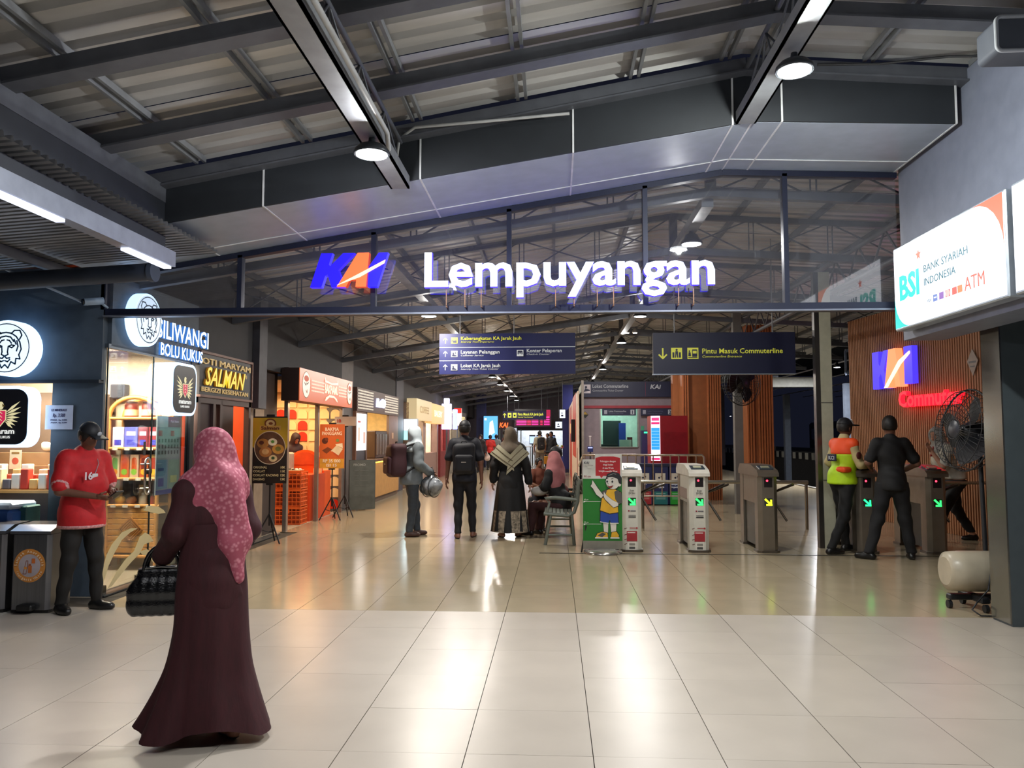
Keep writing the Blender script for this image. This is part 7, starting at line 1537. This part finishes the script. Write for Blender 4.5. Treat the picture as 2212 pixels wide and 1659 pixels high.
# ---- shop assistant
p = AY(632, 960, 14.95)
t, P = person('shop assistant in dark headscarf bending over the orange counter', (p.x - .16, 15.38, 0), R(-140), 1.55, .02, top=dict(mat=M('#b8a07c', .7), long=True, off=.02), bottom=dict(mat=M('#3a2c28', .8)), shoes=shoe_b, head='hijab', headmat=M('#2a1418', .7), hijab=dict(drop=.12), lean=(0, .12), hd=(0, .1, 0, -30), arms=[((-.25, .14, 1.12), (-.12, .34, 1.0)), ((.25, .14, 1.12), (.1, .36, 1.0))])
# ---- distant people
far = [
 (1038, 33, 0, 'woman in dark clothes and white face mask walking towards us', '#221a20', '#1a1418', 'hijab', '#181418', 180, 1.58),
 (1059, 35.5, 0, 'person in red top at the far end, seen from behind', '#b8201c', '#15151a', 'hair', None, 10, 1.58),
 (1072, 37, 0, 'small figure in white top with dark bag, far end', '#8a8c90', '#15151a', 'hair', None, 0, 1.6),
 (1092, 29.5, 0, 'man in patterned brown shirt facing right, far hall', '#4a2a24', '#22222a', 'hair', None, -70, 1.74),
 (1166, 32.5, 0, 'man in beige shirt with black backpack standing far away', '#a39a84', '#6a6258', 'hair', None, 15, 1.74),
 (1191, 34, 0, 'man in dark jacket near the blue column, far away', '#15161c', '#1a1a20', 'hair', None, 150, 1.72),
 (1183, 38, 0, 'person in grey shirt behind the dark jacketed man', '#7a7070', '#2a2a30', 'hair', None, 160, 1.66)]
for px, Yf, _, lb, c1, c2, hd, hc, rz_, H_ in far:
    t, P = person(lb, (AY(px, 1000, Yf).x, Yf, 0), R(rz_), H_, .026, top=dict(mat=M(c1, .7, 0, .15 if 'pattern' not in lb else .8, 0, 14), off=.02, long=('jacket' in lb or 'mask' in lb)), bottom=dict(mat=M(c2, .8)), shoes=shoe_b, head=hd, headmat=M(hc, .7) if hc else None, face=False, feet=[(-.1, .06, 0, 8), (.12, -.05, 0, -8)])
    if 'backpack' in lb: backpack('black backpack on the man in beige, far away', t, P, M('#121318', .7), .3, .5, .2, off=(0, -.22, -.22))
    if 'mask' in lb:
        P['garment']('face_mask', [('e', P['hp'](0, .075, -.045), (.055, .04, .045))], .002, M('#c9a8a8', .6))
        q = thing('carrier_bag', 'small white plastic bag carried by the masked woman', 'bag', t.location + Vector((.28, 0, .62))); v = sdf_mesh([('e', (0, 0, 0), (.13, .07, .15)), ('c', (0, 0, .08), (0, 0, .25), .05, .02)], .02, .05); np_obj('bag_body', [v], M('#b9a8a0', .4, 0, .5, 0, 8), q)
    if 'dark jacket' in lb and 'near' in lb:
        q = thing('carrier_bag', 'yellow carrier bag held beside the man in dark jacket', 'bag', t.location + Vector((-.12, -.3, .5))); v = sdf_mesh([('b', (0, 0, 0), (.2, .07, .17), .03)], .02, .05); np_obj('bag_body', [v], M('#c98a1c', .5, 0, .2), q); MB().tube([(-.08, 0, .15), (-.06, 0, .26), (.06, 0, .26), (.08, 0, .15)], .008, 6).build('bag_handle', M('#c98a1c', .5), q)

# ---- pieces of one kind that stand apart become parts of their own
def split_loose(o):
    me = o.data; n = len(me.vertices); p = list(range(n))
    def f(a):
        while p[a] != a: p[a] = p[p[a]]; a = p[a]
        return a
    for pl in me.polygons:
        v = pl.vertices; r = f(v[0])
        for q in list(v)[1:]: p[f(q)] = r
    d = {}
    for v in me.vertices:
        k = tuple(round(c, 4) for c in v.co)
        if k in d: p[f(v.index)] = f(d[k])
        else: d[k] = v.index
    roots = {}
    for pl in me.polygons: roots.setdefault(f(pl.vertices[0]), []).append(pl)
    if len(roots) < 2: return
    new = []
    for i, pls in enumerate(roots.values()):
        ids = {}; fs = []
        for pl in pls: fs.append([ids.setdefault(v, len(ids)) for v in pl.vertices])
        m2 = bpy.data.meshes.new(me.name); m2.from_pydata([me.vertices[v].co for v in ids], [], fs)
        m2.polygons.foreach_set('use_smooth', [pl.use_smooth for pl in pls]); m2.update()
        for mt in me.materials: m2.materials.append(mt)
        new.append(m2)
    o.data = new[0]
    for m2 in new[1:]:
        c = o.copy(); c.data = m2; C.objects.link(c)
for o in list(SC.objects):
    if o.type == 'MESH' and o.get('kind') != 'stuff' and o.name.split('.')[0] in ('side_panel', 'shelf_board', 'rim_band', 'window', 'wheelset', 'room_wall', 'frame_post', 'pane_edge', 'patch_fitting', 'pier_panel', 'red_panel', 'wall_panel', 'end_wall', 'joint_band', 'purlin', 'door_panel', 'price_tag', 'menu_screen', 'scarf_border'):
        if len(o.data.vertices) < 400: split_loose(o)
